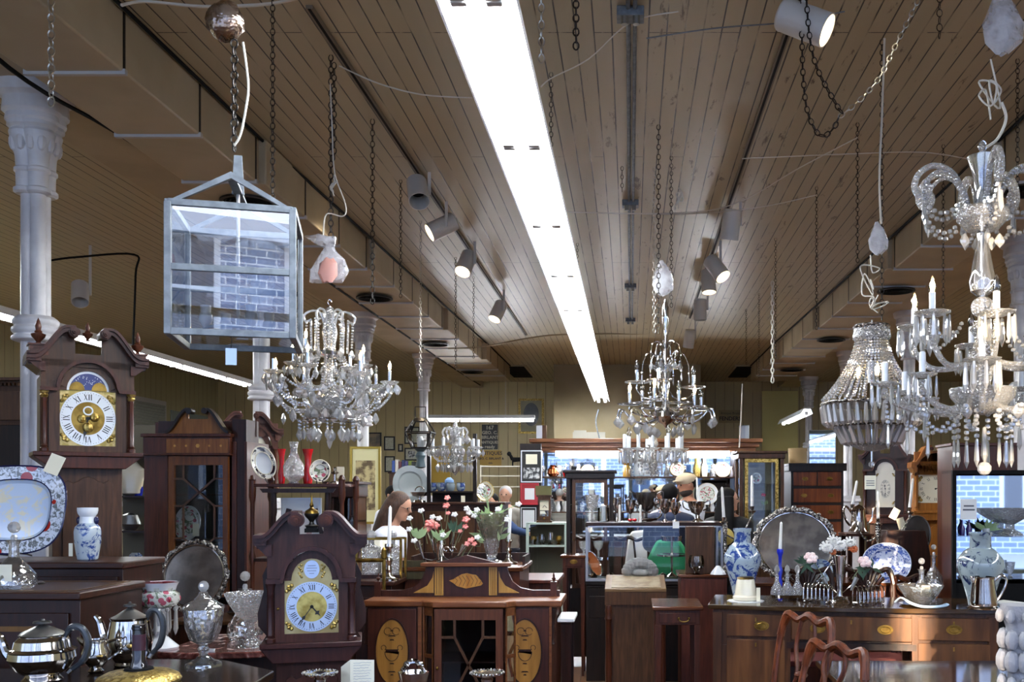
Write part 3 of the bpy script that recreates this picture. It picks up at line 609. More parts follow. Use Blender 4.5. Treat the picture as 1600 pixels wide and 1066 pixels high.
for i, (deg, r, py, lit) in enumerate(t4):
    a = R(deg); zb = zg(py); P = armpts(a, r, zg(618 if i > 5 else 560), zb-.02, .06 if i > 5 else .03)
    obj('arm', MB().tube(spline(P, 5), .012, 8), mCrysC, c4); p = (r*cos(a), r*sin(a), zb); rr = .07 if i < 7 else .055
    obj('drip_dish', dishmb(rr, up=.25), mCrysC, c4, (p[0], p[1], zb-.012)); candle(c4, p, .085, .0125, lit)
    n = 9 if i < 7 else 6
    if i < 7: strand(c4, sag((p[0], p[1], zb-.03), (p[0]*.4, p[1]*.4, zb-.02), .07), .02)
    if i > 6: strand(c4, [(p[0], p[1], zb-.06), (p[0]*.97, p[1]*.97, zb-.16)], .02); drop(SPEAR, c4, (p[0]*.97, p[1]*.97, zb-.16), .1, 1.4)
    for j in range(n): b = 2*pi*j/n+i; drop(SPEAR, c4, (p[0]+rr*.92*cos(b), p[1]+rr*.92*sin(b), zb-.004), .115 if i < 7 else .09, 1.15)
for k in range(8):
    a = 2*pi*k/8+.25; r = .11; strand(c4, [(r*cos(a), r*sin(a), zg(640)), (r*cos(a), r*sin(a), zg(688))], .024); drop(SPEAR, c4, (r*cos(a), r*sin(a), zg(687)), .115, 1.25)
for k in range(6): a = R(170+k*35); strand(c4, sag((.33*cos(a), .33*sin(a), zg(640)), (.11*cos(a), .11*sin(a), zg(650)), .08), .022); drop(PEAR, c4, (.3*cos(a), .3*sin(a), zg(640)), .06)
drop(SPEAR, c4, (-.01, -.05, zg(668)), .15, 1.3); drop(BALL, c4, (-.01, -.05, zg(722)), .055)
# -- crystal basket --
D = 5.37; zt = Z(740, D)
def zq(py): return Z(py, 5.37)-zt
c5 = thing('basket_chandelier', 'bell-shaped crystal basket chandelier of bead strands narrowing to a small crown', 'chandelier', (X(1362, D), D, zt), 0, CHN)
def ring(r, py, h=.02, m=None): return obj('metal_band', MB().lathe([(r, zq(py)-h), (r+.006, zq(py)-h/2), (r, zq(py))], 32), m or mSilverC, c5)
ring(.094, 508); ring(.272, 629, .016); ring(.2, 664, .012)
obj('crown_cup', MB().lathe([(.09, zq(510)), (.1, zq(528)), (.085, zq(534)), (.07, zq(530))], 28, flute=.05, fn=14), mCrysC, c5)
for k in range(38):
    a = 2*pi*k/38; P = [((.08+(.27-.08)*t**1.8)*cos(a), (.08+(.27-.08)*t**1.8)*sin(a), zq(520+106*t)) for t in [i/8 for i in range(9)]]
    strand(c5, P, .0165, mCrysP if k % 2 else mCrys)
SPEARP = mk(MB().lathe([(0, 0), (.045, -.03), (.055, -.1), (.09, -.76), (0, -1)], 6, sy=.7), mCrysP)
for k in range(36):
    a = 2*pi*k/36; o = clone(SPEARP, c5, (.27*cos(a), .27*sin(a), zq(634)), (0, -.42, a) if False else (0, R(14), a), (.24, .24, .125))
for k in range(26):
    a = 2*pi*k/26; clone(SPEARP, c5, (.2*cos(a), .2*sin(a), zq(666)), (0, R(32), a), (.24, .24, .13))
obj('basket_base', MB().lathe([(.0, zq(706)), (.06, zq(703)), (.11, zq(696)), (.1, zq(694)), (0, zq(700))], 24, flute=.05, fn=12), mCrysC, c5)
obj('spindle', MB().lathe([(.006, zq(722)), (.006, zq(500))], 8), mChrome, c5)
candle(c5, (-.012, -.04, zq(600)), .12, .02, 0); bulb(c5, (.05, .08, zq(585)), .02, 1); bulb(c5, (-.06, .05, zq(590)), .02, 1)
drop(SPEAR, c5, (0, 0, zq(706)), .05, 1.4); drop(BALL, c5, (0, 0, zq(721)), .035)
# -- chrome chandelier --
D = 6.8; zt = Z(690, D)
def zh(py): return Z(py, 6.8)-zt
c2 = thing('chrome_chandelier', 'chrome two-tier chandelier with curved arms, glass drip pans and mostly unlit bulbs', 'chandelier', (X(1040, D), D, zt), 0, CHN)
obj('spindle', MB().lathe([(.006, zh(468)), (.012, zh(474)), (.022, zh(480)), (.022, zh(505)), (.01, zh(512)), (.008, zh(530)), (.014, zh(536)), (.01, zh(575)), (.024, zh(582)), (.02, zh(625)), (.03, zh(638)), (.09, zh(645)), (.1, zh(652)), (.05, zh(660)), (.02, zh(664)), (0, zh(670))], 20), mChrome, c2)
obj('glass_tube', MB().lathe([(.028, zh(580)), (.034, zh(585)), (.024, zh(622))], 16), mGlassT, c2)
obj('small_pan', MB().lathe([(.02, zh(578)), (.095, zh(575)), (.1, zh(572)), (.02, zh(574))], 24), mGlassT, c2)
for k in range(6):
    a = 2*pi*k/6+.15
    def q(r, py): return (r*cos(a), r*sin(a), zh(py))
    obj('fountain_arm', MB().tube(spline([q(.01, 545), q(.04, 535), q(.09, 537), q(.105, 552), q(.1, 562)], 5), .0045, 6), mChrome, c2); strand(c2, [q(.1, 562), q(.1, 568)], .016); drop(PEAR, c2, q(.1, 567), .055)
    obj('fountain_arm', MB().tube(spline([q(.03, 570), q(.07, 556), q(.12, 552), q(.155, 565), q(.165, 580)], 5), .0045, 6), mChrome, c2); strand(c2, [q(.165, 580), q(.165, 586)], .016); drop(SPEAR, c2, q(.165, 586), .06, 1.4)
up = [(170, .2, 598, 0), (100, .13, 592, 0), (20, .21, 605, 0), (240, .1, 598, 0)]
lo = [(188, .25, 634, 1), (160, .17, 630, 0), (225, .11, 628, 1), (300, .17, 634, 0), (350, .2, 638, 1), (15, .26, 640, 0), (60, .2, 636, 0), (120, .2, 636, 0)]
for i, (deg, r, py, lit) in enumerate(up+lo):
    a = R(deg); zb = zh(py)
    obj('arm', MB().tube(spline(armpts(a, r, zh(640 if i > 3 else 612), zb-.01, .045), 5), .0055, 7), mChrome, c2); p = (r*cos(a), r*sin(a), zb)
    obj('drip_pan', MB().lathe([(.012, 0), (.085, .004), (.088, .01), (.012, .008)], 22), mGlassT, c2, (p[0], p[1], zb)); candle(c2, p, .09, .013, lit, mChrome)
    if i > 3:
        def q(r, py): return (r*cos(a), r*sin(a), zh(py))
        obj('outer_scroll', MB().tube(spline([q(.08, 655), q(.16, 662), q(.24, 655), q(.29, 643), q(.325, 642), q(.335, 652)], 5), .0055, 6), mChrome, c2); drop(PEAR, c2, q(.335, 652), .075); drop(KITE, c2, q(.2, 662), .08); drop(PEAR, c2, q(.11, 668), .07)
# -- distant frosted one and small one --
D = 10.5; zt = Z(750, D)
def zi(py): return Z(py, 10.5)-zt
c3 = thing('glass_chandelier', 'frosty glass chandelier with white candles hanging low before the lit cabinet', 'chandelier', (X(1020, D), D, zt), 0, CHN)
obj('stem', MB().lathe([(.01, zi(672)), (.03, zi(678)), (.06, zi(695)), (.02, zi(702)), (.05, zi(712)), (.04, zi(735)), (0, zi(745))], 16), mCrysC, c3)
for k, deg in enumerate((195, 215, 240, 268, 300, 335, 352, 30, 60, 100, 150)):
    a = R(deg); r = .31; p = (r*cos(a), r*sin(a), zi(706))
    obj('arm', MB().tube(spline(armpts(a, r, zi(712), zi(707), .05), 4), .011, 6), mCrysC, c3); obj('drip_dish', dishmb(.075), mCrysC, c3, p)
    candle(c3, p, .15 if k % 2 else .18, .02, (1 if k == 6 else 0) if k in (1, 4, 6) else None)
    for j in range(5): b = j*1.25+k; drop(SPEAR, c3, (p[0]+.07*cos(b), p[1]+.07*sin(b), p[2]), .14, 1.1)
for k in range(8): a = 2*pi*k/8; strand(c3, [(.14*cos(a), .14*sin(a), zi(706)), (.05*cos(a), .05*sin(a), zi(742))], .04); drop(SPEAR, c3, (.14*cos(a), .14*sin(a), zi(725)), .13)
D = 10.3; zt = Z(750, D)
def zj(py): return Z(py, 10.3)-zt
c6 = thing('crystal_chandelier', 'small crystal chandelier with short white candles before the blue and white pots', 'chandelier', (X(711, D), D, zt), 0, CHN)
obj('stem', MB().lathe([(.01, zj(655)), (.03, zj(670)), (.02, zj(690)), (.05, zj(705)), (.03, zj(720)), (.08, zj(728)), (0, zj(744))], 16), mCrysC, c6)
for k in range(6):
    a = 2*pi*k/6; obj('curled_arm', MB().tube(spline([(t*cos(a), t*sin(a), zj(y)) for t, y in ((.02, 690), (.05, 672), (.1, 669), (.13, 676), (.11, 682))], 4), .012, 6), mCrysC, c6); drop(PEAR, c6, (.125*cos(a), .125*sin(a), zj(680)), .1)
for k in range(9):
    a = 2*pi*k/9+.2; r = .24; p = (r*cos(a), r*sin(a), zj(702))
    obj('arm', MB().tube(spline(armpts(a, r, zj(715), zj(703), .04), 4), .01, 6), mCrysC, c6); obj('drip_dish', dishmb(.055), mCrysC, c6, p); candle(c6, p, .1, .016)
    for j in range(4): b = j*1.6+k; drop(PEAR, c6, (p[0]+.05*cos(b), p[1]+.05*sin(b), p[2]), .08, .8)
for k in range(22): a = 2*pi*k/22; r = .08+.1*(k % 3)/2; strand(c6, [(r*cos(a), r*sin(a), zj(712)), (r*cos(a), r*sin(a), zj(724))], .02); drop(KITE, c6, (r*cos(a), r*sin(a), zj(724)), .1, .8)
# ---------------- bags and foil ----------------
def crumple(name, lab, px, py, D, rx, rz, m, seed=1, amp=.25, cat='bag', group=None):
    rn = random.Random(seed); mb = MB(); n = 14; mm = 10; pr = []
    vs = []; fs = []
    for i in range(mm+1):
        th = pi*i/mm
        for k in range(n):
            a = 2*pi*k/n; q = 1+rn.uniform(-amp, amp)*sin(th); vs.append((rx*sin(th)*cos(a)*q, rx*.8*sin(th)*sin(a)*q, rz*cos(th)*(1+.1*rn.uniform(-1, 1))))
    for i in range(mm):
        for k in range(n): fs.append((i*n+k, i*n+(k+1) % n, (i+1)*n+(k+1) % n, (i+1)*n+k))
    mb.add(vs, fs); return one(name, lab, cat, mb, m, (X(px, D), D, Z(py, D)), smooth=60)
mFoil = pm('brown_foil', '7A5A3E', .18, metal=.9, c2='9A8A80', sc=14, bump=.6, bsc=30)
crumple('foil_sack', 'shiny brown and silver wrapped bundle above the glass lantern chain', 352, 34, 3.2, .06, .065, mFoil, 3, .1)
mPink = NT('pink_plastic'); setp(mPink.b, 'BE8A7E', .3, trans=.0, alpha=1); mPink = mPink.m
bg1 = thing('plastic_bag', 'clear plastic bag with pinkish wrap tied over the crystal chandelier', 'bag', (X(515, 5.5), 5.5, Z(440, 5.5)))
def bagmb(P, seed, amp=.12):
    rn = random.Random(seed); n = 12; vs = []; fs = []
    for (z, r, dx) in P:
        for k in range(n): a = 2*pi*k/n; q = 1+rn.uniform(-amp, amp); vs.append((dx+r*cos(a)*q, r*.45*sin(a)*q, z+rn.uniform(-.006, .006)))
    for i in range(len(P)-1):
        for k in range(n): fs.append((i*n+k, i*n+(k+1) % n, (i+1)*n+(k+1) % n, (i+1)*n+k))
    return MB().add(vs, fs)
mFilm = pm('plastic_film', 'E4E4E8', .2, c2='B8B4B8', sc=12, bump=1.0, bsc=26, coat=.5)
_ft = mFilm.node_tree; _a = _ft.nodes.new('ShaderNodeBsdfTransparent'); _m = _ft.nodes.new('ShaderNodeMixShader'); _m.inputs[0].default_value = .42; _o = _ft.nodes['Material Output']; _ft.links.new(_a.outputs[0], _m.inputs[1]); _ft.links.new(_ft.nodes['Principled BSDF'].outputs[0], _m.inputs[2]); _ft.links.new(_m.outputs[0], _o.inputs[0])
obj('plastic_wrap', bagmb([(0, .1, -.02), (.06, .1, 0), (.12, .085, .01), (.17, .04, 0), (.19, .03, 0), (.22, .07, -.03), (.25, .09, -.05)], 4), mFilm, bg1, smooth=25)
obj('pink_wrap', bagmb([(-.012, .03, -.0), (.03, .055, .0), (.09, .05, .01), (.12, .02, .01)], 5, .1), mPink, bg1, (.0, -.04, 0), smooth=25)
for px, py, D, sc, lab in ((1372, 398, 5.3, .8, 'small clear plastic bag tied above the crystal basket chandelier'), (1036, 462, 6.75, 1.1, 'crumpled clear plastic tied beside the chain of the chrome chandelier'), (1566, 85, 3.9, 1.2, 'large clear plastic wrapping around the canopy of the big glass chandelier')):
    one('plastic_bag', lab, 'bag', bagmb([(z*sc, r*sc, dx*sc) for z, r, dx in ((0, .02, 0), (.04, .06, .01), (.1, .065, .0), (.16, .04, 0), (.22, .008, -.01))], 9, .15), mFilm, (X(px, D), D, Z(py, D)), smooth=25)
def tangle(name, lab, px, py, D, r, seed, h=1.5, m=None, th=.004):
    rn = random.Random(seed); P = [(rn.uniform(-r, r), rn.uniform(-r, r)*.5, rn.uniform(-r*h, r*h)) for _ in range(9)]; P = [(0, 0, r*h*1.6)]+P+[(0, 0, -r*h*1.6)]
    return one(name, lab, 'cable', MB().tube(spline(P, 6), th, 5), m or mCord, (X(px, D), D, Z(py, D)))
tangle('coiled_cord', 'cream cord bundled below the plastic-wrapped canopy of the big chandelier', 1548, 140, 3.9, .05, 2)
tangle('coiled_cord', 'white cord coil tied on the chain above the basket chandelier', 1360, 440, 5.35, .06, 5)
tangle('coiled_cord', 'loose white cord with orange end above the basket crown', 1372, 475, 5.35, .05, 8, .6)
tangle('coiled_cord', 'white cord coil on the chain above the pink bag', 522, 290, 5.55, .025, 12)
tangle('coiled_cord', 'tiny pale cord knot on the wire before the conduit', 1060, 310, 6.8, .03, 15)
wire('hanging_flex', 'white flex running from the foil sack down to the lantern top', [(X(a, 3.19), 3.19, Z(b, 3.19)) for a, b in ((380, 66), (388, 130), (385, 165), (376, 210), (366, 228))], .004)
wire('hanging_flex', 'white flex beside the doubled chain above the pink bag', [(X(a, 5.5), 5.5, Z(b, 5.5)) for a, b in ((516, 130), (519, 200), (523, 270), (540, 320), (536, 338), (510, 335), (505, 370))], .004)
wire('hanging_flex', 'thick white flex hanging to the bag over the basket chandelier', [(X(a, 5.3), 5.3, Z(b, 5.3)) for a, b in ((1382, 60), (1378, 180), (1374, 280), (1377, 350))], .006)
wire('hanging_flex', 'cream flex looping down to the hook of the big glass chandelier', [(X(a, 3.9), 3.9, Z(b, 3.9)) for a, b in ((1565, 160), (1572, 185), (1560, 215), (1542, 230))], .006)
# ---------------- zinc glass lantern ----------------
Ln = thing('hanging_lantern', 'square zinc-framed glass lantern with a gabled strap top and price tag', 'lantern', (-1.502, 3.2, Z(517, 3.2)), R(15))
w = .385; d = .36; h = Z(315, 3.2)-Z(517, 3.2); t = .011
f = MB()
for a in (0, w):
    for b_ in (0, d): f.box(a-t, a+t, b_-t, b_+t, -.01, h)
for z in (0, h*.5, h-.0): f.box(0, w, -t*.7, t*.7, z-t, z+t); f.box(0, w, d-t*.7, d+t*.7, z-t, z+t)
for z in (0, h-.0): f.box(-t, t, 0, d, z-t, z+t); f.box(w-t, w+t, 0, d, z-t, z+t)
obj('frame', f, mGalv, Ln, bevel=.002)
tp = MB()
for y in (0, d):
    ap = (w/2, h+.1)
    tp.prism([(-t, h-.005), (0, h-.012), (w/2, h+.09), (w, h-.012), (w+t, h-.005), (w/2, h+.112)], y-.008, y+.008)
tp.box(w/2-.014, w/2+.014, -.004, d+.004, h+.09, h+.1)
tp.prism([(w/2-.02, h+.09), (w/2+.02, h+.09), (w/2+.013, h+.225), (w/2-.013, h+.225)], d/2-.005, d/2+.005)
obj('gabled_strap', tp, mGalv, Ln)
obj('glass_pane', MB().add([(t, 0, 0), (w-t, 0, 0), (w-t, 0, h), (t, 0, h)], [(0, 1, 2, 3)]), mLantG, Ln); obj('glass_pane', MB().box(t, w-t, d-.002, d+.002, 0, h), mPane, Ln)
for bx in ((-.002, .002, t, d-t), (w-.002, w+.002, t, d-t)): obj('glass_pane', MB().box(*bx, 0, h), mPane, Ln)
obj('centre_rod', MB().lathe([(.006, 0.03), (.006, h+.12)], 10, (w/2, d/2, 0)), mTrim, Ln)
obj('candle_ring', MB().tube([(w/2+.11*cos(2*pi*k/28), d/2+.11*sin(2*pi*k/28), .035) for k in range(28)], .006, 8, closed=True), mGalv, Ln)
for k in range(4):
    a = 2*pi*k/4+.5; obj('candle_socket', MB().lathe([(.008, 0), (.014, .01), (.022, .025), (.02, .045), (.016, .05), (.018, .075)], 14, (w/2+.11*cos(a), d/2+.11*sin(a), .035)), mTrim, Ln)
tg = obj('price_tag', MB().box(-.017, .017, -.001, .001, -.105, -.05), pm('blue_white_tag', 'A8BEE0', .5), Ln, (w/2, -.004, 0)); obj('tag_string', MB().tube([(0, 0, -.05), (.002, 0, -.02), (-.002, 0, .01)], .0015, 5), mIron, Ln, (w/2, -.004, 0))
# ---------------- longcase clocks ----------------
def ringp(mb, A, B, y0, y1):
    n = len(A); v = [(x, y0, z) for x, z in A]+[(x, y0, z) for x, z in B]+[(x, y1, z) for x, z in A]+[(x, y1, z) for x, z in B]; f = []
    for i in range(n):
        j = (i+1) % n; f += [(i, j, n+j, n+i), (2*n+j, 2*n+i, 3*n+i, 3*n+j), (i, 2*n+i, 2*n+j, j), (n+i, n+j, 3*n+j, 3*n+i)]
    return mb.add(v, f)
def archpts(w, z0, zs, r, rz=None, n=12):
    return [(-w, z0), (w, z0), (w, zs), (r, zs)]+arc(0, zs, r, 6, 174, n, rz)+[(-r, zs), (-w, zs)]
def roman(mb, cx, cz, ang, s, txt_):
    w = {'I': .34, 'V': .62, 'X': .62}; tot = sum(w[c] for c in txt_); x = -tot/2
    def seg(x0, z0, x1, z1, t):
        P = []
        for (x, z) in ((x0-t, z0), (x0+t, z0), (x1+t, z1), (x1-t, z1)):
            X_, Z_ = x*s, z*s; P.append((cx+X_*cos(ang)-Z_*sin(ang), cz+X_*sin(ang)+Z_*cos(ang)))
        mb.prism(P, mb.y0, mb.y0-.0006)
    for c in txt_:
        m = x+w[c]/2
        if c == 'I': seg(m, -.5, m, .5, .075)
        if c == 'V': seg(m-.22, .5, m, -.5, .07); seg(m+.22, .5, m, -.5, .035)
        if c == 'X': seg(m-.22, .5, m+.22, -.5, .07); seg(m+.22, .5, m-.22, -.5, .035)
        x += w[c]
def band(P, w0, w1=None):
    n = len(P); L = []; Rr = []
    for i in range(n):
        a = P[max(i-1, 0)]; b = P[min(i+1, n-1)]; dx, dz = b[0]-a[0], b[1]-a[1]; l = sqrt(dx*dx+dz*dz) or 1; w = w0+((w1 if w1 is not None else w0)-w0)*i/(n-1)
        L.append((P[i][0]-dz/l*w, P[i][1]+dx/l*w)); Rr.append((P[i][0]+dz/l*w, P[i][1]-dx/l*w))
    return L+Rr[::-1]
def dialface(t, w, z0, zs, r, rz, y, plate, ringm, centre, hands=(7, 38), sx=1, moon=False, spandrel=True, zc=None, rr=None, roundel=False):
    obj('dial_plate', MB().prism(archpts(w, z0, zs, r, rz), y, y+.004), plate, t, smooth=0)
    zc = zc or (z0+zs)/2; R2 = rr or min(w, (zs-z0)/2)*.97; ax = w/((zs-z0)/2)
    def E(q): return [(q*ax*cos(2*pi*k/48), zc+q*sin(2*pi*k/48)) for k in range(48)]
    m = MB(); ringp(m, E(R2), E(R2*.6), y-.004, y-.001); obj('chapter_ring', m, ringm, t)
    if centre: obj('dial_centre', MB().prism(E(R2*.6), y-.003, y-.001), centre, t)
    m = MB(); m.y0 = y-.004
    for k, s in enumerate('XII I II III IIII V VI VII VIII IX X XI'.split()):
        a = -2*pi*k/12; roman(m, -sin(a)*R2*.77*ax, zc+cos(a)*R2*.77, a, R2*.22, s)
    for k in range(60):
        a = 2*pi*k/60; x0, z0_ = sin(a)*R2*.93*ax, zc+cos(a)*R2*.93; m.prism([(x0-.0015, z0_-.0015), (x0+.0015, z0_-.0015), (x0+.0015, z0_+.0015), (x0-.0015, z0_+.0015)], y-.0045, y-.004)
    obj('numerals', m, mInkBlk, t, smooth=0)
    for nm, an, L, wd in (('hour_hand', hands[0]*30+hands[1]*.5, .52, .05), ('minute_hand', hands[1]*6, .86, .028)):
        a = R(an); u = (sin(a)*ax, cos(a)); m = MB()
        P = [(0, 0), (.3*L, 0), (.7*L, 0), (L, 0)]
        Q = [(-.05, wd*.6), (.5*L, wd*.5), (.62*L, wd*2.4), (.75*L, wd*.6), (L, 0), (.75*L, -wd*.6), (.62*L, -wd*2.4), (.5*L, -wd*.5), (-.05, -wd*.6)]
        m.prism([((q*u[0]+p*u[1])*R2, zc+(q*cos(a)-p*sin(a))*R2) for q, p in Q][::-1], y-.008, y-.0065); m.prism(arc(0, zc, R2*.07, 0, 330, 10), y-.009, y-.005)
        obj(nm, m, mInkBlk, t, smooth=0)
    if spandrel:
        for sx_ in (-1, 1):
            for zz_, sz in ((z0+.1*(zs-z0), 1), (zs-.1*(zs-z0), -1)):
                m = MB(); rn = random.Random(3)
                for k in range(9):
                    dx, dz = rn.uniform(0, .3)*w, rn.uniform(0, .3)*w
                    if dx+dz < .38*w: m.ball((sx_*(w*.93-dx), y-.002, zz_-sz*.04*w+sz*dz), .075*w, 6, 1, 4)
                obj('spandrel', m, mGold, t)
    if moon:
        m = MB(); m.prism(arc(0, zs+.004, r*.86, 0, 180, 18, rz*.86), y-.003, y-.001); obj('moon_disc', m, pm('star_blue', '202C6A', .35), t)
        m = MB(); rn = random.Random(5)
        for k in range(60):
            a = R(rn.uniform(10, 170)); q = rn.uniform(.3, .8); c = (r*q*cos(a), zs+rz*q*sin(a)); m.prism([(c[0]+.0022*cos(j*pi/2), c[1]+.0022*sin(j*pi/2)) for j in range(4)], y-.0045, y-.003)
        obj('stars', m, mPaperW, t, smooth=0)
        m = MB()
        for s_ in (-1, 1): m.prism(arc(s_*r*.52, zs+.002, r*.36, 0, 180, 14, rz*.42), y-.006, y-.003)
        obj('moon_humps', m, mBrass, t)
        m = MB(); ringp(m, arc(0, zs, r*.99, 0, 180, 18, rz*.99), arc(0, zs, r*.87, 0, 180, 18, rz*.87), y-.004, y-.001); obj('moon_arc', m, ringm, t)
    if roundel:
        obj('maker_roundel', MB().prism(arc(0, zs+rz*.5, r*.38, 0, 350, 24, rz*.42), y-.006, y-.001), ringm, t)
        m = MB(); 
        for k, L in enumerate((.2, .26, .22, .12)): m.prism([(-r*L, zs+rz*(.66-.12*k)), (r*L, zs+rz*(.66-.12*k)), (r*L, zs+rz*(.685-.12*k)), (-r*L, zs+rz*(.685-.12*k))], y-.0068, y-.006)
        obj('engraved_lines', m, mInk, t, smooth=0)
        m = MB()
        for s_ in (-1, 1):
            for k in range(7): m.ball((s_*r*(.5+.06*(k % 3)), y-.002, zs+rz*(.15+.09*k)), r*.07, 6, 1, 4)
        obj('arch_scrolls', m, mGold, t)
def cyly(mb, cx, cz, r, y0, y1, n=16): return mb.prism([(cx+r*cos(2*pi*k/n), cz+r*sin(2*pi*k/n)) for k in range(n)], y0, y1)
def swanneck(t, hw, z0, z1, gap, y0, y1, m, mn, th=.014, zb=None, rs=.03, rosette=True):
    sm = lambda t: 3*t*t-2*t**3
    cu = [(hw-(hw-gap)*k/18, z0+(z1-z0)*sm(min(1, max(0, (k/18-.16)/.66)))) for k in range(19)]
    zb = zb if zb is not None else z0-.02
    b = MB(); P = [(-hw*.96, zb), (hw*.96, zb)]+cu+[(gap-.002, z1-.8*(z1-z0))]+[(-gap+.002, z1-.8*(z1-z0))]+[(-x, z) for x, z in cu[::-1]]
    b.prism(P, y0+.02, y0+.045); obj('tympanum', b, m, t)
    for s in (1, -1):
        n = MB(); c2 = [(s*x, z) for x, z in cu]
        if s < 0: c2 = c2[::-1]
        n.prism(band(c2, th)[::-1], y0-.03, y1); n.prism(band([(x, z+th*1.1) for x, z in c2], th*.5)[::-1], y0-.045, y1)
        cyly(n, s*(gap+rs*.3), z1-rs*.55, rs, y0-.055, y0+.03, 24)
        o = obj('scroll_moulding', n, mn, t)
        r_ = MB(); cyly(r_, s*(gap+rs*.3), z1-rs*.55, rs*.75, y0-.07, y0-.054); cyly(r_, s*(gap+rs*.3), z1-rs*.55, rs*.45, y0-.085, y0-.06); cyly(r_, s*(gap+rs*.3), z1-rs*.55, rs*.2, y0-.096, y0-.065); obj('scroll_rosette', r_, W2, o)
def finial(t, x, y, z, h, m, plinth=True, flame=True):
    if plinth: obj('finial_plinth', MB().box(x-h*.22, x+h*.22, y-h*.22, y+h*.22, z, z+h*.25).box(x-h*.26, x+h*.26, y-h*.26, y+h*.26, z+h*.25, z+h*.3), m, t)
    z0 = z+(h*.3 if plinth else 0)
    obj('finial', MB().lathe([(.0, 0), (h*.1, 0), (h*.05, h*.06), (h*.16, h*.2), (h*.18, h*.27), (h*.08, h*.31), (h*.1, h*.34), (h*.06, h*.38), (h*.08, h*.48), (h*.05, h*.6), (0, h*.72)], 12, (x, y, z0)), m, t)
def longcase(name, lab, x, D, rz, u, group, m, mn, md=None, plate=mBrass, ringm=mPorc, centre=mBrass, side=.23, **k):
    """u: local metres: hw cornice half width, bw hood body half width, z levels"""
    t = thing(name, lab, 'clock', (x, D, 0), rz, group); g = u; md = md or m; y1 = side
    w, dz0, dzs, r, rzv = g['dw'], g['d0'], g['ds'], g['dr'], g['drz']
    hb, ht = g['hb'], g['ht']          # hood bottom / top of the frieze sides
    bw = g['bw']; b = MB()
    b.box(-bw, bw, .05, y1, hb, ht); obj('hood', b, m, t, bevel=.003)
    fr = MB(); o_ = [(-bw*.83, hb+.01), (bw*.83, hb+.01), (bw*.83, dzs+.02), (r*1.25, dzs+.02)]+arc(0, dzs, r*1.3, 6, 174, 12, rzv*1.35)+[(-r*1.25, dzs+.02), (-bw*.83, dzs+.02)]
    ringp(fr, o_, archpts(w, dz0, dzs, r, rzv), 0.0, .04); obj('hood_door', fr, md, t); 
    for s in (-1, 1): obj('hood_stile', MB().box(*(sorted((s*bw*.83, s*bw))), .03, .06, hb, ht), m, t)
    # frieze following the arch
    ft = max(ht, dzs+rzv*1.5); P = [(-bw, dzs-.0), (-bw, ft), (bw, ft), (bw, dzs), (r*1.35, dzs)]+arc(0, dzs, r*1.36, 6, 174, 12, rzv*1.42)+[(-r*1.35, dzs)]
    obj('frieze', MB().prism(P[::-1], -.01, .05), m, t)
    am = MB(); am.prism(band([(x_, z_) for x_, z_ in [(-bw*1.02, dzs+.0), (-r*1.45, dzs)]+arc(0, dzs, r*1.42, 174, 6, 14, rzv*1.48)+[(r*1.45, dzs), (bw*1.02, dzs)]], .009), -.035, 0); obj('arch_moulding', am, mn, t)
    for s in (-1, 1):
        cx = s*bw*.93; z0, z1 = hb+.012, dzs-.01
        col = MB().lathe([(.02, z0), (.02, z0+.015), (.013, z0+.02), (.016, z0+.03), (.013, z0+.035), (.0125, (z0+z1)/2), (.0115, z1-.05), (.014, z1-.045), (.0115, z1-.03), (.02, z1)], 12, (cx, -.012, 0), flute=.05, fn=6); obj('hood_column', col, mn, t)
        if g.get('cap'): obj('gilt_capital', MB().lathe([(.014, 0), (.02, .012), (.016, .02), (.024, .035)], 10, (cx, -.012, z1-.035)), mGold, t)
    cm = MB(); cw = g['hw']
    for k2, (dd, zz_) in enumerate(((.0, 0), (.3, .35), (.7, .7), (1, 1))):
        e = bw+(cw-bw)*dd; z_ = hb-.05
    cm.box(-cw*.9, cw*.9, -.05, y1+.01, hb-.012, hb+.01).prism([(-cw*.9, hb-.012), (-g['tw']-.01, hb-.075), (g['tw']+.01, hb-.075), (cw*.9, hb-.012)][::-1][::-1], -.035, y1)
    obj('hood_moulding', cm, mn, t, bevel=.003)
    if g.get('swan'):
        zl, zh_, gap = g['swan']; swanneck(t, cw, zl, zh_, gap, -.03, y1-.02, m, mn, th=g.get('th', .013), zb=dzs+.01 if False else zl-.04, rs=g.get('rs', .03))
        obj('side_cornice', MB().box(-cw, -bw, -.05, y1, zl-.025, zl+.008).prism([(-cw+.004, zl-.022), (-bw-.002, zl-.07), (-bw+.02, zl-.07), (-bw+.02, zl-.022)], -.035, y1), mn, t); obj('side_cornice', MB().box(bw, cw, -.05, y1, zl-.025, zl+.008).prism([(cw-.004, zl-.022), (bw-.02, zl-.022), (bw-.02, zl-.07), (bw+.002, zl-.07)], -.035, y1), mn, t)
    if g.get('flat'): obj('cornice', MB().box(-cw, cw, -.05, y1, g['flat'], g['flat']+.03).box(-cw*.94, cw*.94, -.03, y1, g['flat']-.03, g['flat']), mn, t)
    # trunk, its door, plinth
    tw = g['tw']; pb = g.get('pb', .55)
    obj('trunk', MB().box(-tw, tw, .02, y1-.01, pb, hb-.07), m, t, bevel=.003)
    tz = hb-.12; P = [(-tw*.72, pb+.1), (tw*.72, pb+.1), (tw*.72, tz-.03)]+[(x_*tw*.72, tz-.03+z_) for x_, z_ in ((.8, .015), (.6, .0), (.4, .01), (.2, .028), (0, .034), (-.2, .028), (-.4, .01), (-.6, .0), (-.8, .015))]+[(-tw*.72, tz-.03)]
    td = obj('trunk_door', MB().prism(P, .004, .02), md, t, bevel=.002)
    obj('keyhole', MB().lathe([(0, 0), (.006, 0)], 8), mBrass, td, (-tw*.6, .003, (pb+tz)/2), rot=(pi/2, 0, 0))
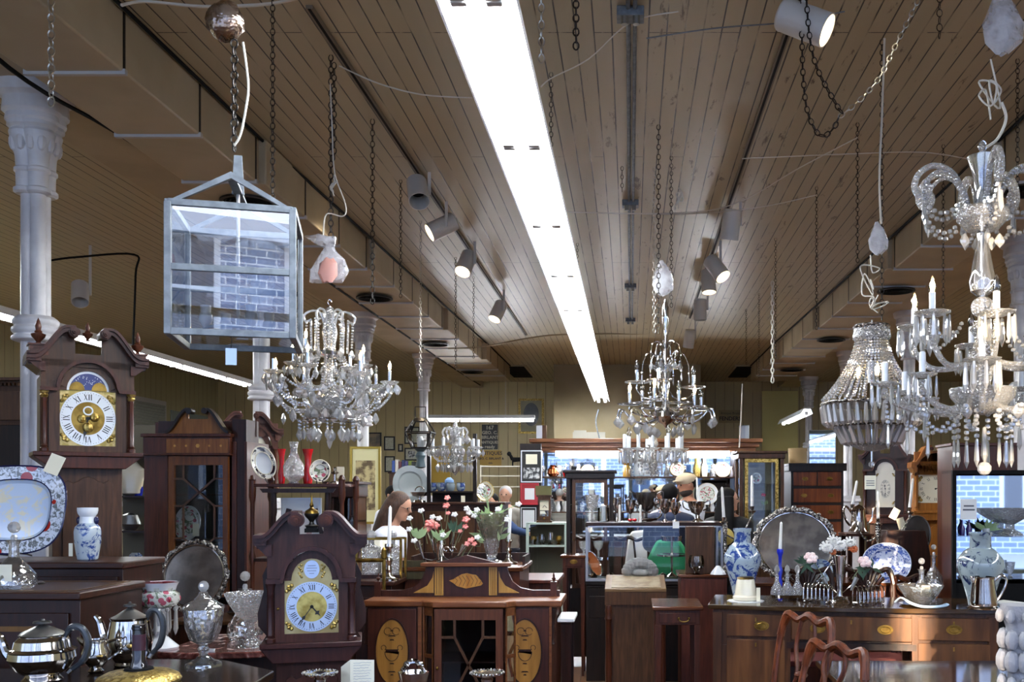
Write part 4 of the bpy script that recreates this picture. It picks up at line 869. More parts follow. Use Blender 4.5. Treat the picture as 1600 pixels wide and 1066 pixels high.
    obj('plinth', MB().box(-tw-.04, tw+.04, -.02, y1, .06, pb-.03).prism([(-tw-.05, pb-.03), (tw+.05, pb-.03), (tw, pb+.03), (-tw, pb+.03)], -.025, y1).box(-tw-.06, tw+.06, -.04, y1+.01, 0, .07), mn, t, bevel=.003)
    dialface(t, w, dz0, dzs, r, rzv, .012, plate, ringm, centre, **k)
    return t
GC = 'longcase clocks'
# big clock beside the white column
D = 5.1; hs = 344.; q = D/F; ZY = lambda y: CAMZ+(770-y)*q
k1 = longcase('longcase_clock', 'tall mahogany longcase clock with starry moon arch, cream ring dial and three finials', X(138, D), D, R(35),
    dict(hw=.277, bw=.213, dw=.128, d0=ZY(697), ds=ZY(611), dr=.098, drz=(611-580)*q, hb=ZY(710), ht=ZY(590), tw=.16, swan=(ZY(563), ZY(520), .062), rs=.026, cap=1, pb=.6), GC, W3, W2, moon=True, hands=(6, 32), plate=pm('pale_brass', 'B8A06A', .35, metal=.6, c2='94803F', sc=40), rr=43*q)
obj('subdial', ringp(MB(), arc(0, ZY(642), .024, 0, 345, 23), arc(0, ZY(642), .017, 0, 345, 23), .004, .008), mPorc, k1)
obj('pierced_centre', pm and MB().ball((-.03, .009, ZY(655)), .022, 8, 1, 5).ball((.03, .009, ZY(652)), .024, 8, 1, 5).ball((0, .009, ZY(668)), .028, 8, 1, 5), mGold, k1, scale=None)
finial(k1, 0, .03, ZY(532), .14, W8, plinth=False); finial(k1, -.22, .03, ZY(560), .19, W8); finial(k1, .235, .03, ZY(563), .17, W8)
# granddaughter clock
D = 4.2; q = D/F; ZY = lambda y: CAMZ+(770-y)*q
k2 = longcase('grandmother_clock', 'small dark mahogany grandmother clock with silvery blue-white ring on a brass dial', X(487, D), D, R(15),
    dict(hw=.228, bw=.178, dw=.11, d0=ZY(990), ds=ZY(907), dr=.083, drz=(907-873)*q, hb=ZY(1006), ht=ZY(880), tw=.145, swan=(ZY(842), ZY(806), .05), rs=.032, th=.012, pb=.35), GC, wood('clock_mahogany', '3A1B16', '57302A'), wood('clock_moulding', '33161A', '4E2826'), plate=pm('satin_brass', 'B9A878', .3, metal=.7, c2='A59160'), ringm=pm('silvered_ring', 'B4C4DE', .25, metal=.3), centre=pm('centre_brass', 'C8B468', .3, metal=.8, c2='9A8440', sc=20), hands=(4, 36), roundel=True)
urn = obj('urn_finial', MB().lathe([(.026, 0), (.03, .004), (.012, .01), (.008, .02), (.014, .03), (.026, .042), (.03, .052), (.03, .056)], 20, (0, .0, ZY(823))), mInkBlk, k2)
obj('brass_lid', MB().lathe([(.03, 0), (.026, .012), (.012, .02), (.006, .026), (.009, .034), (.004, .05), (.004, .075), (0, .078)], 20, (0, .0, ZY(823)+.056)), mBrass, k2)
obj('urn_plinth', MB().box(-.028, .028, -.028, .028, ZY(832), ZY(826)).box(-.022, .022, -.022, .022, ZY(826), ZY(823)), mBlack, k2)
for s in (-1, 1):
    P = [(s*.18, ZY(880)), (s*.205, ZY(900)), (s*.2, ZY(925)), (s*.225, ZY(960)), (s*.222, ZY(980)), (s*.19, ZY(995)), (s*.205, ZY(1004)), (s*.175, ZY(1004))]
    obj('side_bracket', MB().prism(P if s < 0 else P[::-1], .08, .1), W1, k2)
obj('door_knob', MB().ball((-.135, -.01, ZY(950)), .006, 10), mBrass, k2)
# distant clocks
def minor(lab, px, D, rz, hw, d, top, base, m, mn, dial, ringm=None, plate=mCream, centre=None, arch=None, **k):
    q = D/F; ZY = lambda y: CAMZ+(770-y)*q; dx, dy0, dys, dr = d
    return longcase('longcase_clock', lab, X(px, D), D, rz, dict(hw=hw*q, bw=hw*q*.84, dw=dx*q, d0=ZY(dy0), ds=ZY(dys), dr=dr*q, drz=dr*q, hb=ZY(base), ht=ZY(dys), tw=hw*q*.6, swan=(ZY(top+26), ZY(top), hw*q*.2), rs=.02, pb=.5), GC, m, mn, plate=plate, ringm=ringm or mCream, centre=centre, **k)
minor('pinkish mahogany longcase clock half hidden behind the glazed corner cabinet', 388, 7.6, R(20), 52, (32, 745, 700, 26), 648, 765, W8, W8, None, hands=(2, 10), plate=mCream)
k3 = minor('dark longcase clock with pale arched dial behind the silver coffee pot', 1383, 9.3, R(-22), 40, (15, 793, 735, 13), 688, 806, W1, W2, None, hands=(11, 30), plate=mCream)
k4 = minor('light pine longcase clock with painted dial beside the mirrored case', 1462, 8.6, R(-8), 38, (29, 786, 742, 24), 700, 800, W6, W6, None, hands=(2, 12), plate=mCream)
# ---------------- the glazed corner cabinet ----------------
def glazing(mb, x0, x1, z0, z1, y0, y1, t=.008, style=0):
    w, h = x1-x0, z1-z0
    def bar(a, b): 
        P = [(x0+a[0]*w, z0+a[1]*h), (x0+b[0]*w, z0+b[1]*h)]; mb.prism(band(P, t*.5)[::-1], y0, y1)
    if style == 0:     # crossed astragals
        for a, b in (((.18, 1), (.18, .84)), ((.18, .84), (0, .84)), ((.82, 1), (.82, .84)), ((.82, .84), (1, .84)), ((.18, .84), (.82, .52)), ((.82, .84), (.18, .52)), ((.18, .52), (0, .52)), ((.82, .52), (1, .52)), ((.18, .52), (.18, .14)), ((.82, .52), (.82, .14)), ((.18, .14), (.5, 0)), ((.82, .14), (.5, 0)), ((0, .14), (.18, .14)), ((.82, .14), (1, .14))): bar(a, b)
    else:
        for a, b in (((.22, 1), (.22, .78)), ((.22, .78), (0, .78)), ((.78, 1), (.78, .78)), ((.78, .78), (1, .78)), ((.22, .78), (.5, .45)), ((.78, .78), (.5, .45)), ((.5, .45), (.1, 0)), ((.5, .45), (.9, 0))): bar(a, b)
D = 6.6; q = D/F; ZY = lambda y: CAMZ+(770-y)*q; XX = lambda p: (p-225)*q
cc = thing('corner_cabinet', 'inlaid mahogany corner cabinet with astragal-glazed door and broken scroll pediment', 'cabinet', (X(225, D), D, 0))
wd_ = 135*q; dp = .42
obj('carcass', MB().box(0, .03, .03, dp, .1, ZY(690)).box(wd_, wd_+.03, .02, dp, .1, ZY(690)).box(0, wd_, dp-.02, dp, .1, ZY(690)).box(.0, XX(262), .0, .03, .1, ZY(690)).box(XX(380), XX(384), .02, dp, .1, ZY(690)), W2, cc, bevel=.002)
obj('side_wing', MB().prism([(wd_, .1), (XX(382), .1), (XX(382), ZY(655)), (wd_, ZY(655))], .03, .25), W1, cc)
obj('cornice', MB().box(-.01, XX(363), -.03, dp, ZY(683), ZY(678)).box(0, XX(360), -.015, dp, ZY(710), ZY(683)).box(-.01, XX(362), -.03, dp, ZY(712), ZY(709)), W2, cc, bevel=.003)
obj('inlaid_frieze', MB().box(XX(262), XX(358), -.02, -.012, ZY(708), ZY(686)), wood('frieze_mahogany', '6B3A1E', '96602F'), cc)
m = MB()
for k in range(5): cyly(m, XX(275+k*18), ZY(697), .008 if k != 2 else .014, -.023, -.02, 6)
obj('frieze_inlay', m, W5, cc, smooth=0)
obj('gallery_back', MB().box(0, XX(383), .2, .22, ZY(680), ZY(655)), W1, cc)
ped = thing; cu = [(XX(262)+(XX(296)-XX(262))*t, ZY(676)+(ZY(640)-ZY(676))*(3*t*t-2*t**3)) for t in [k/10 for k in range(11)]]
cr_ = [(XX(360)-(XX(360)-XX(326))*t, z) for (x_, z), t in zip(cu, [k/10 for k in range(11)])]
obj('pediment', MB().prism([(XX(262), ZY(680)), (XX(360), ZY(680))]+cr_+[(XX(326), ZY(655)), (XX(296), ZY(655))]+cu[::-1], -.012, .0), wood('pediment_mahogany', '7A4A22', '9A6430'), cc)
for P in (cu, cr_): obj('pediment_moulding', cyly(MB().prism(band(P if P is cu else P[::-1], .009)[::-1], -.04, .02), P[-1][0]+(.012 if P is cu else -.012), P[-1][1]-.012, .02, -.045, .02), W4, cc)
dr = MB(); dx0, dx1, dz0, dz1 = XX(264), XX(357), .95, ZY(713); ix0, ix1, iz0, iz1 = XX(273), XX(349), 1.02, ZY(727)
ringp(dr, [(dx0, dz0), (dx1, dz0), (dx1, dz1), (dx0, dz1)], [(ix0, iz0), (ix1, iz0), (ix1, iz1), (ix0, iz1)], -.01, .02); do = obj('glazed_door', dr, wood('door_mahogany', '5A3018', '80491F'), cc)
g = MB(); glazing(g, ix0, ix1, ZY(860), iz1, -.006, .004, .012); obj('astragal', g, W3, do); obj('glass_pane', MB().box(ix0, ix1, .008, .011, iz0, iz1), mPaneDark, do)
obj('lower_door', MB().box(dx0, dx1, -.008, .02, .15, .9), W2, cc, bevel=.004); obj('shelf', MB().box(.03, wd_, .06, dp-.02, ZY(850), ZY(846)).box(.03, wd_, .06, dp-.02, ZY(775), ZY(772)), W1, cc)
obj('interior_back', MB().box(.03, wd_, dp-.05, dp-.03, .9, ZY(715)), pm('cabinet_lining', '23272C', .8), cc)
# ---------------- two tall dark chests at the shop window side ----------------
def panelchest(name, lab, px0, px1, D, ztop, dp, m, mt, inlay=None, rows=((.9, .55),), top=.03):
    x0, x1 = X(px0, D), X(px1, D); w = x1-x0
    t = thing(name, lab, 'chest', ((x0+x1)/2, D, 0)); h = w/2
    obj('carcass', MB().box(-h+.01, h-.01, .02, dp, 0, ztop-top), m, t, bevel=.003)
    obj('top', MB().box(-h, h, 0, dp+.01, ztop-top, ztop), mt, t, bevel=.006)
    return t, h
D = 3.75; tA, h = panelchest('cabinet', 'dark cabinet with golden crossbanded panel under the round cut decanter', -140, 125, D, 1.27, .5, W1, W1x)
pn = obj('door', MB().box(-h+.05, h-.05, .008, .02, .3, 1.19), W1, tA, bevel=.003)
m = MB(); ringp(m, [(-h+.1, .35), (h-.1, .35), (h-.1, 1.14), (-h+.1, 1.14)], [(-h+.12, .37), (h-.12, .37), (h-.12, 1.12), (-h+.12, 1.12)], .004, .008); obj('crossbanding', m, wood('banding', '6A4420', '8A6030'), pn)
m = MB(); ringp(m, [(-h+.04, .04), (h-.04, .04), (h-.04, .46), (-h+.04, .46)], [(-h+.055, .055), (h-.055, .055), (h-.055, .445), (-h+.055, .445)], 0, .002); o = obj('top_banding', m, wood('banding_top', '5A3A20', '7A5530', axis='x'), tA); o.rotation_euler = (pi/2, 0, 0); o.location = (0, .5, 1.271)
D = 4.45; tB, h = panelchest('cabinet', 'dark mahogany cabinet with gilt-lined drawer fronts under the blue landscape vase', -60, 192, D, 1.335, .4, W1, W1x)
for k in range(3):
    z1 = 1.27-k*.3; d_ = obj('drawer', MB().box(-h+.05, h-.03, .006, .02, z1-.27, z1), W1, tB, bevel=.003)
    m = MB(); ringp(m, [(-h+.08, z1-.24), (h-.06, z1-.24), (h-.06, z1-.03), (-h+.08, z1-.03)], [(-h+.086, z1-.234), (h-.066, z1-.234), (h-.066, z1-.036), (-h+.086, z1-.036)], .003, .006); obj('brass_line', m, pm('line_inlay', '9A8468', .3) if k == 0 else bpy.data.materials['line_inlay'], d_)
# dark bookcase beyond, with dentil cornice
D = 7.2; tC = thing('bookcase', 'very dark bookcase with dentil cornice standing behind the white column', 'bookcase', (X(-20, D), D, 0))
obj('carcass', MB().box(-.4, .26, 0, .4, 0, Z(664, D)), W4, tC, bevel=.003); obj('upper_doors', MB().box(-.4, .25, -.02, .02, Z(657, D), Z(612, D)), wood('bookcase_door', '4A3024', '5C3E2C'), tC, bevel=.004)
obj('frieze', MB().box(-.4, .26, 0, .4, Z(664, D), Z(598, D)), wood('bookcase_frieze', '4A3024', '604030'), tC)
m = MB()
for k in range(22): m.box(-.4+k*.03, -.385+k*.03, -.03, .0, Z(603, D), Z(599, D))
obj('cornice', MB().box(-.44, .29, -.06, .42, Z(596, D), Z(591, D)).box(-.42, .27, -.03, .4, Z(599, D), Z(596, D)), W3, tC, bevel=.003); obj('dentil', m, W3, tC)
# shelf unit seen between clock and corner cabinet
D = 7.6; tS = thing('display_shelves', 'open dark shelves of china seen between the tall clock and corner cabinet', 'shelves', (X(205, D), D, 0))
m = MB()
for zz_ in (.3, .75, 1.05, Z(830, D), Z(775, D), Z(712, D)): m.box(-.22, .22, 0, .3, zz_-.012, zz_)
obj('shelf', m, W1, tS)
for s in (-.13, .2): obj('post', MB().box(s-.012, s+.012, -.005, .02, 0, Z(660, D)), W2, tS)
obj('back_panel', MB().box(-.22, .22, .3, .32, 0, Z(660, D)), pm('shelf_lining', '6A6452', .7), tS)
# ---------------- more furniture ----------------
def handle(mb, x, z, y=-.012, w=.03, n=1):
    mb.prism([(x+w*1.15*cos(2*pi*k/20), z+w*.72*sin(2*pi*k/20)) for k in range(20)], y+.002, y+.008)
    mb.tube([(x+w*.75*cos(t), y-.004-.004*sin(t), z+w*.5*sin(t)) for t in [pi+pi*k/8 for k in range(9)]], .0028, 5)
    mb.tube([(x+w*.75*cos(t), y-.003, z+w*.42*sin(t)) for t in [pi*k/8 for k in range(9)]], .0028, 5); return mb
def knob(mb, x, z, y, r=.014): return mb.lathe([(r*.4, 0), (r*.5, r*.5), (r, r*.9), (r*.8, r*1.5), (0, r*1.7)], 10)
def case(name, lab, cat, px0, px1, D, ztop, dp=.45, m=None, mt=None, rows=(), z0=0, legs=0, over=.02, group=None, kn=None, rz=0, dm=None, tt=.025, doors=()):
    m = m or W2; mt = mt or W2x; x0, x1 = X(px0, D), X(px1, D); h = (x1-x0)/2
    t = thing(name, lab, cat, ((x0+x1)/2, D, 0), rz, group)
    obj('top', MB().box(-h-over, h+over, -over, dp+over, ztop-tt, ztop), mt, t, bevel=.005)
    zb = legs if legs else z0
    obj('carcass', MB().box(-h, h, .0, dp, zb, ztop-tt), m, t, bevel=.003)
    if legs:
        for sx in (-1, 1):
            for yy in (.02, dp-.02): obj('leg', MB().taper(sx*(h-.02), yy, 0, legs, .011, .02), m, t)
    for (z1, z2, n) in rows:
        for k in range(n):
            a = -h+.02+(2*h-.04)*k/n+.006; b_ = -h+.02+(2*h-.04)*(k+1)/n-.006
            d = obj('drawer', MB().box(a, b_, -.008, .01, z1+.005, z2-.005), dm or m, t, bevel=.003)
            if kn:
                for fx in ((.5,) if b_-a < .35 else (.22, .78)):
                    q = MB(); handle(q, a+(b_-a)*fx, (z1+z2)/2); obj('handle', q, kn, d)
    for (a, b_, z1, z2) in doors:
        d = obj('door', MB().box(-h+a*2*h, -h+b_*2*h, -.01, .012, z1, z2), dm or m, t, bevel=.003)
    return t
# whatnot
D = 6.0; q = D/F; wn = thing('whatnot', 'dark turned-post whatnot holding an oval dish, glass jug and easel plate on top', 'shelf stand', (X(463, D), D, 0))
h = 70*q; zt = Z(756, D)
obj('top_shelf', MB().box(-h, h, 0, .34, zt-.02, zt), W2, wn, bevel=.003); obj('under_rail', MB().prism([(-h*.85, zt-.03), (-h*.78, zt-.055), (h*.78, zt-.055), (h*.85, zt-.03)][::-1][::-1], .02, .04), W1, wn)
for zz_ in (.35, .85, 1.25): obj('shelf', MB().box(-h, h, 0, .34, zz_-.02, zz_), W1, wn)
for sx in (-1, 1):
    for yy in (.015, .325):
        obj('post', MB().lathe([(.02, 0), (.016, .1), (.022, .3), (.014, .33), (.014, .8), (.022, .84), (.016, .9), (.014, 1.2), (.022, 1.26), (.013, 1.3), (.013, zt-.12), (.022, zt-.08), (.02, zt), (.02, zt+.02), (.024, zt+.025), (.012, zt+.05), (0, zt+.055)], 12, (sx*h, yy, 0)), W2, wn)
    obj('inner_post', MB().lathe([(.018, 1.25), (.014, 1.3), (.018, 1.5), (.024, 1.53), (.018, zt-.03)], 10, (sx*h*.62, .08, 0)), W1, wn)
    obj('brace', MB().prism(band([(sx*h*.6, 1.3), (sx*h*.42, 1.42), (sx*h*.3, 1.55)][::sx], .014)[::-1], .1, .12), W1, wn)
D = 7.0; q = D/F; dc = thing('display_cabinet', 'small dark glazed cabinet behind the whatnot beside the pedestal', 'cabinet', (X(534, D), D, 0))
h = 21*q; zt = Z(757, D)
obj('carcass', MB().box(-h, -h+.015, 0, .3, 0, zt).box(h-.015, h, 0, .3, 0, zt).box(-h, h, .28, .3, 0, zt).box(-h, h, 0, .3, 0, .8), W3, dc); obj('cornice', MB().box(-h-.03, h+.03, -.03, .33, zt, zt+.02).box(-h-.01, h+.01, -.01, .3, zt-.09, zt), W1, dc, bevel=.003)
m = MB(); glazing(m, -h, h, .8, zt-.1, -.006, .004, .01); obj('astragal', m, W1, dc); obj('glass_pane', MB().box(-h, h, .006, .008, .8, zt-.1), mPaneDark, dc)
for k in range(3): obj('shelf', MB().box(-h, h, .02, .28, 1.0+k*.22, 1.01+k*.22), W1, dc)
# inlaid side cabinet
D = 4.8; q = D/F; ZY = lambda y, D=4.8: CAMZ+(770-y)*D/F; XX = lambda p: (p-722)*4.8/F
ic = thing('side_cabinet', 'inlaid mahogany side cabinet with marquetry ovals, glazed centre door and shell panel', 'cabinet', (X(722, D), D, 0)); ZT = ZY(939)
Wf = wood('inlaid_mahogany', '341610', '54281C'); Wrail = wood('rail_mahogany', '5E3018', '8A5030', axis='x')
obj('top', MB().slab([(XX(566), .0), (XX(660), .0), (XX(678), -.05), (XX(793), -.05), (XX(806), 0), (XX(878), 0), (XX(878), .36), (XX(566), .36)], ZT-.03, ZT), Wrail, ic, bevel=.006)
obj('carcass', MB().box(XX(572), XX(676), .02, .34, .3, ZT-.03).box(XX(792), XX(862), .02, .34, .3, ZT-.03).box(XX(676), XX(792), .3, .34, .3, ZT-.03).box(XX(572), XX(862), .02, .34, .28, .32), Wf, ic)
for px in (612, 820):
    e = obj('door', MB().box(XX(px-38), XX(px+38), .008, .022, .36, ZT-.04), Wf, ic, bevel=.003)
    zc, rx, rz = ZY(1019), 25*q, 50*q
    o1 = [(XX(px)+rx*1.1*cos(2*pi*k/36), zc+rz*1.06*sin(2*pi*k/36)) for k in range(36)]; o2 = [(XX(px)+rx*cos(2*pi*k/36), zc+rz*sin(2*pi*k/36)) for k in range(36)]
    m = MB(); ringp(m, o1, o2, .002, .008); obj('oval_moulding', m, W1, e); obj('oval_marquetry', MB().prism(o2, .004, .008), wood('satinwood_oval', '8A5A26', 'B27C3C', sc=3), e)
    m = MB(); c = XX(px)
    m.prism(band(arc(c, zc+.0, .034, 180, 360, 12, .045)+[(c+.034, zc), (c-.034, zc)], .0015)[::-1], .0025, .004).prism([(c-.03, zc-.004), (c+.03, zc-.004), (c+.03, zc+.012), (c-.03, zc+.012)], .0025, .004)
    obj('urn_inlay', m, W1, e, smooth=0)
    for dz, w_ in ((.055, .012), (.075, .02), (-.06, .012), (-.1, .02), (-.115, .008), (.1, .008)): obj('line_inlay', MB().prism([(c-w_, zc+dz), (c+w_, zc+dz), (c+w_*.6, zc+dz+.006), (c-w_*.6, zc+dz+.006)], .0025, .004), W1, e)
    for s in (-1, 1):
        obj('scroll_inlay', MB().prism(band(arc(c+s*.02, zc+.1, .018, 0, 320, 12), .0012)[::-1], .0025, .004), W1, e); obj('scroll_inlay', MB().prism(band(arc(c+s*.04, zc+.02, .012, -60, 240, 10), .0012)[::-1], .0025, .004), W1, e)
for (a, b_) in ((653, 659), (661, 667), (790, 794), (858, 862)): obj('pilaster', MB().box(XX(a), XX(b_), -.002, .02, .3, ZT-.03), Wrail, ic)
for pts in (((XX(662), .0), (XX(680), -.05)), ((XX(806), 0), (XX(792), -.05))):
    (xa, ya), (xb, yb) = pts; m = MB()
    for (u0, u1, z0, z1) in ((0, .14, .3, ZT-.03), (.86, 1, .3, ZT-.03), (0, 1, ZT-.07, ZT-.03), (0, 1, .3, .4), (0, 1, ZY(1027), ZY(1021))):
        m.add([(xa+(xb-xa)*u, ya+(yb-ya)*u+dy, z) for dy in (0, .012) for z in (z0, z1) for u in (u0, u1)], [(0, 1, 3, 2), (4, 6, 7, 5), (0, 4, 5, 1), (2, 3, 7, 6), (0, 2, 6, 4), (1, 5, 7, 3)])
    obj('canted_side', m, Wrail, ic); obj('side_glass', MB().add([(xa, ya+.005, .4), (xb, yb+.005, .4), (xb, yb+.005, ZT-.06), (xa, ya+.005, ZT-.06)], [(0, 1, 2, 3)]), mPaneDark, ic)
m = MB(); A = [(XX(682), .3), (XX(788), .3), (XX(788), ZT-.035), (XX(682), ZT-.035)]; B = [(XX(693), .36), (XX(777), .36), (XX(777), ZY(967)), (XX(693), ZY(967))]
ringp(m, A, B, -.055, -.035); gd = obj('glazed_door', m, wood('door_rail', '4E261A', '70402C'), ic)
m = MB(); x0, x1, z1 = XX(693), XX(777), ZY(967)
def bar(P, mb=m, w=.006): mb.prism(band(P, w)[::-1], -.053, -.04)
xm = XX(735)
for s in (-1, 1): bar([(xm+s*.068, z1), (xm+s*.068, ZY(994))][::1]); bar([(xm+s*.068, ZY(994)), (xm+s*.13, ZY(994))]); bar([(xm+s*.068, ZY(994)), (xm, ZY(1037)), (xm-s*.068, ZY(1080)), (xm-s*.1, .38)])
obj('astragal', m, W3, gd); obj('glass_pane', MB().box(x0, x1, -.046, -.044, .36, z1), mPaneDark, gd); obj('door_knob', MB().ball((XX(687), -.064, ZY(1041)), .007, 10, 1.3), mBrass, gd)
obj('interior_shelf', MB().box(XX(680), XX(790), -.02, .3, ZY(1033)-.008, ZY(1033)), W1, ic); obj('interior_back', MB().box(XX(680), XX(790), .28, .3, .32, ZT-.03), pm('velvet_lining', '1E1416', .9), ic)
ub = MB(); cl = [(XX(652), ZY(890)), (XX(650), ZY(900)), (XX(643), ZY(915)), (XX(630), ZY(925)), (XX(612), ZY(929)), (XX(572), ZY(929))]
ub.prism([(XX(568), ZT), (XX(870), ZT), (XX(870), ZY(929)), (XX(826), ZY(929)), (XX(806), ZY(925)), (XX(793), ZY(915)), (XX(786), ZY(900)), (XX(784), ZY(890))]+cl, .2, .225); up_ = obj('back_board', ub, Wf, ic)
obj('board_cornice', MB().box(XX(645), XX(790), .17, .24, ZY(890), ZY(884)), Wrail, ic, bevel=.003); obj('pediment', MB().prism([(XX(668), ZY(884)), (XX(768), ZY(884)), (XX(719), ZY(872))], .185, .225), Wf, ic)
for a, b_ in ((667, 681), (755, 768)): 
    pz = obj('inlaid_pilaster', MB().box(XX(a), XX(b_), .192, .2, ZY(937), ZY(891)), W5, ic)
    m = MB(); [m.box(XX(a)+(XX(b_)-XX(a))*f-.0012, XX(a)+(XX(b_)-XX(a))*f+.0012, .19, .192, ZY(935), ZY(893)) for f in (.25, .5, .75)]; obj('pilaster_line', m, WF, pz)
for s in (-1, 1):
    cx = 718+s*58; P = [(XX(718+s*53), ZY(898)), (XX(718+s*55), ZY(908)), (XX(718+s*63), ZY(921)), (XX(718+s*86), ZY(933)), (XX(718+s*53), ZY(933))]
    obj('spandrel_inlay', MB().prism(P if s < 0 else P[::-1], .194, .2), W5, ic)
    fp = obj('end_post', MB().box(XX(718+s*143+ (-6 if s < 0 else -6)), XX(718+s*143+(4 if s < 0 else 4)), .19, .23, ZT, ZY(915)), W2, ic); finial(ic, XX(717+s*143), .21, ZY(915), 19*q*1.1, W2, plinth=False)
    obj('corbel', MB().lathe([(.0, ZY(1010)), (.014, ZY(1008)), (.01, ZY(1002)), (.018, ZY(990)), (.012, ZY(980)), (.022, ZY(962)), (.022, ZY(952))], 10, (XX(716+s*146), .04, 0)), W1, ic)
sh = MB(); z0 = ZY(913)   # shell
P = [(XX(690), ZY(913)), (XX(697), ZY(917)), (XX(703), ZY(922)), (XX(718), ZY(926)), (XX(732), ZY(923)), (XX(742), ZY(921)), (XX(745), ZY(918)), (XX(741), ZY(911)), (XX(734), ZY(904)), (XX(727), ZY(903)), (XX(719), ZY(901)), (XX(710), ZY(903)), (XX(703), ZY(907)), (XX(697), ZY(911))]
obj('shell_inlay', sh.prism(P, .194, .2), wood('shell_wood', 'C07A2A', 'DDA050', sc=3), ic)
m = MB()
for k in range(7): x_ = 699+k*6.5; m.prism(band([(XX(x_), ZY(905+(3 if k in (0, 6) else 0))), (XX(x_+5), ZY(913)), (XX(x_+1), ZY(922-(3 if k in (0, 6) else 0)))], .0012)[::-1], .192, .194)
obj('shell_lines', m, WF, ic)
for sx in (576, 680, 790, 858): obj('leg', MB().taper(XX(sx), .05, 0, .3, .012, .018), W1, ic)
# desk with gallery behind, low pieces
t = case('desk', 'brown gallery-backed desk behind the inlaid cabinet carrying flowers and a tall glass vase', 'desk', 632, 812, 5.5, Z(886, 5.5), .5, W2, W2x, rows=((.9, 1.02, 2), (.78, .9, 2)))
g = MB().box(-.33, .33, .47, .485, Z(886, 5.5), Z(872, 5.5)).box(.315, .33, .2, .48, Z(886, 5.5), Z(873, 5.5)).box(-.33, -.315, .2, .48, Z(886, 5.5), Z(873, 5.5)); obj('gallery', g, W1, t)
obj('front_board', MB().box(-.33, -.2, -.015, .0, Z(905, 5.5), Z(876, 5.5)), wood('worn_wood', '3A3424', '4E4430'), t)
case('side_table', 'low dark table carrying the boxed decanter pair', 'table', 556, 612, 5.22, Z(908, 5.22), .5, W1, W1x, rows=((.95, 1.1, 1),))
case('writing_box', 'reddish sloped desk end behind the finial of the inlaid cabinet', 'desk', 818, 868, 6.15, Z(906, 6.15), .5, W2, wood('red_top', '4A2018', '6A3426'), rows=((.9, 1.05, 1),))
case('stool', 'small turned-leg stool with pale top beside the inlaid cabinet', 'stool', 876, 893, 6.2, Z(966, 6.2), .3, W1, mPaperW, legs=Z(976, 6.2))
# foreground tables
ft = thing('serving_table', 'dark polished table holding the silver tea service and lidded glass urn', 'table', (-1.9, 3.75, 0)); 
obj('top', MB().slab([(-1.05, -.75), (.65, -.75), (.6, -.15), (.3, .1), (-.12, .1), (-.15, -.1), (-1.05, -.12)], .97, 1.0), wood('polished_dark', '1E1614', '3A2E2A', axis='x', rough=.12), ft, bevel=.006); obj('apron', MB().box(-1.0, .55, -.68, -.2, .86, .97), W1, ft)
for x_, y_ in ((-.95, -.65), (.52, -.65), (.22, .02), (-.95, -.2)): obj('leg', MB().taper(x_, y_, 0, .97, .02, .03), W1, ft)
mMarb = NT('red_marble'); setp(mMarb.b, '6E3A34', .12, coat=.3); _t = mMarb.n('TexCoord'); _n = mMarb.n('TexNoise', _Scale=9, _Detail=8, _Distortion=2.2); mMarb.l(_t.outputs['Object'], _n.inputs[0]); _r = mMarb.n('ValToRGB'); _e = _r.color_ramp.elements
_e[0].color = lin('4E2620'); _e[0].position = .42; _e[1].color = lin('C8B0A2'); _e[1].position = .66; _x = _r.color_ramp.elements.new(.56); _x.color = lin('7E4A42'); mMarb.l(_n.outputs[0], _r.inputs[0]); mMarb.l(_r.outputs[0], mMarb.b.inputs['Base Color']); mMarb = mMarb.m
mt_ = thing('marble_table', 'dark table with veined red marble top under the white and ruby lustre vase', 'table', (-1.95, 4.62, 0))
obj('marble_top', MB().slab([(-.25, -.04), (-.05, -.08), (.2, -.04), (.34, .06), (.34, .55), (-.25, .55)], Z(1018, 4.6)-.03, Z(1018, 4.6)), mMarb, mt_, bevel=.006); obj('frieze', MB().box(-.22, .3, .03, .5, .62, Z(1018, 4.6)-.03), W1, mt_)
for x_, y_ in ((-.2, .06), (.28, .06), (.28, .45), (-.2, .45)): obj('leg', MB().taper(x_, y_, 0, .62, .02, .028), W1, mt_)
case('low_shelf', 'low dark shelf holding the round silver salver behind the marble table', 'shelf', 268, 376, 5.7, Z(968, 5.75), .35, W1, W3)
# middle
t = case('davenport_desk', 'davenport desk with worn leather slope and turned columns', 'desk', 946, 1040, 7.6, Z(925, 7.6), .5, W3, W1x, over=.0)
h = 48*7.6/F; zt = Z(925, 7.6)
obj('slope_lid', MB().sprism([(-.02, zt), (-.02, zt+.025), (.42, zt+.09), (.5, zt+.09), (.5, zt)], -h, h), wood('lid_wood', '6A4A34', '8A6A4C', axis='x'), t, bevel=.004)
lz = obj('leather_inset', MB().sprism([(.0, zt+.031), (.39, zt+.087), (.39, zt+.09), (.0, zt+.034)], -h+.05, h-.04), pm('worn_leather', '9A8A70', .25, c2='7A6850', sc=12), t)
obj('frieze', MB().box(-h, h, -.018, .0, zt-.1, zt), W3, t); 
for s in (-1, 1): obj('turned_column', MB().lathe([(.02, 0), (.03, .04), (.02, .08), (.022, .12), (.026, .3), (.022, zt-.22), (.03, zt-.2), (.022, zt-.17), (.028, zt-.14), (.02, zt-.1)], 14, (s*(h-.03), -.05, 0)), W2, t)
t = case('side_table', 'mahogany side table with brass swan-neck handle and square legs', 'table', 1024, 1094, 6.6, Z(948, 6.6), .5, W2, W2x, rows=((Z(975, 6.6), Z(957, 6.6), 1),), legs=Z(977, 6.6), over=.02)
m = MB(); hx = .04; 
for s in (-1, 1): m.ball((hx+s*.034, -.02, Z(966, 6.6)), .009, 8)
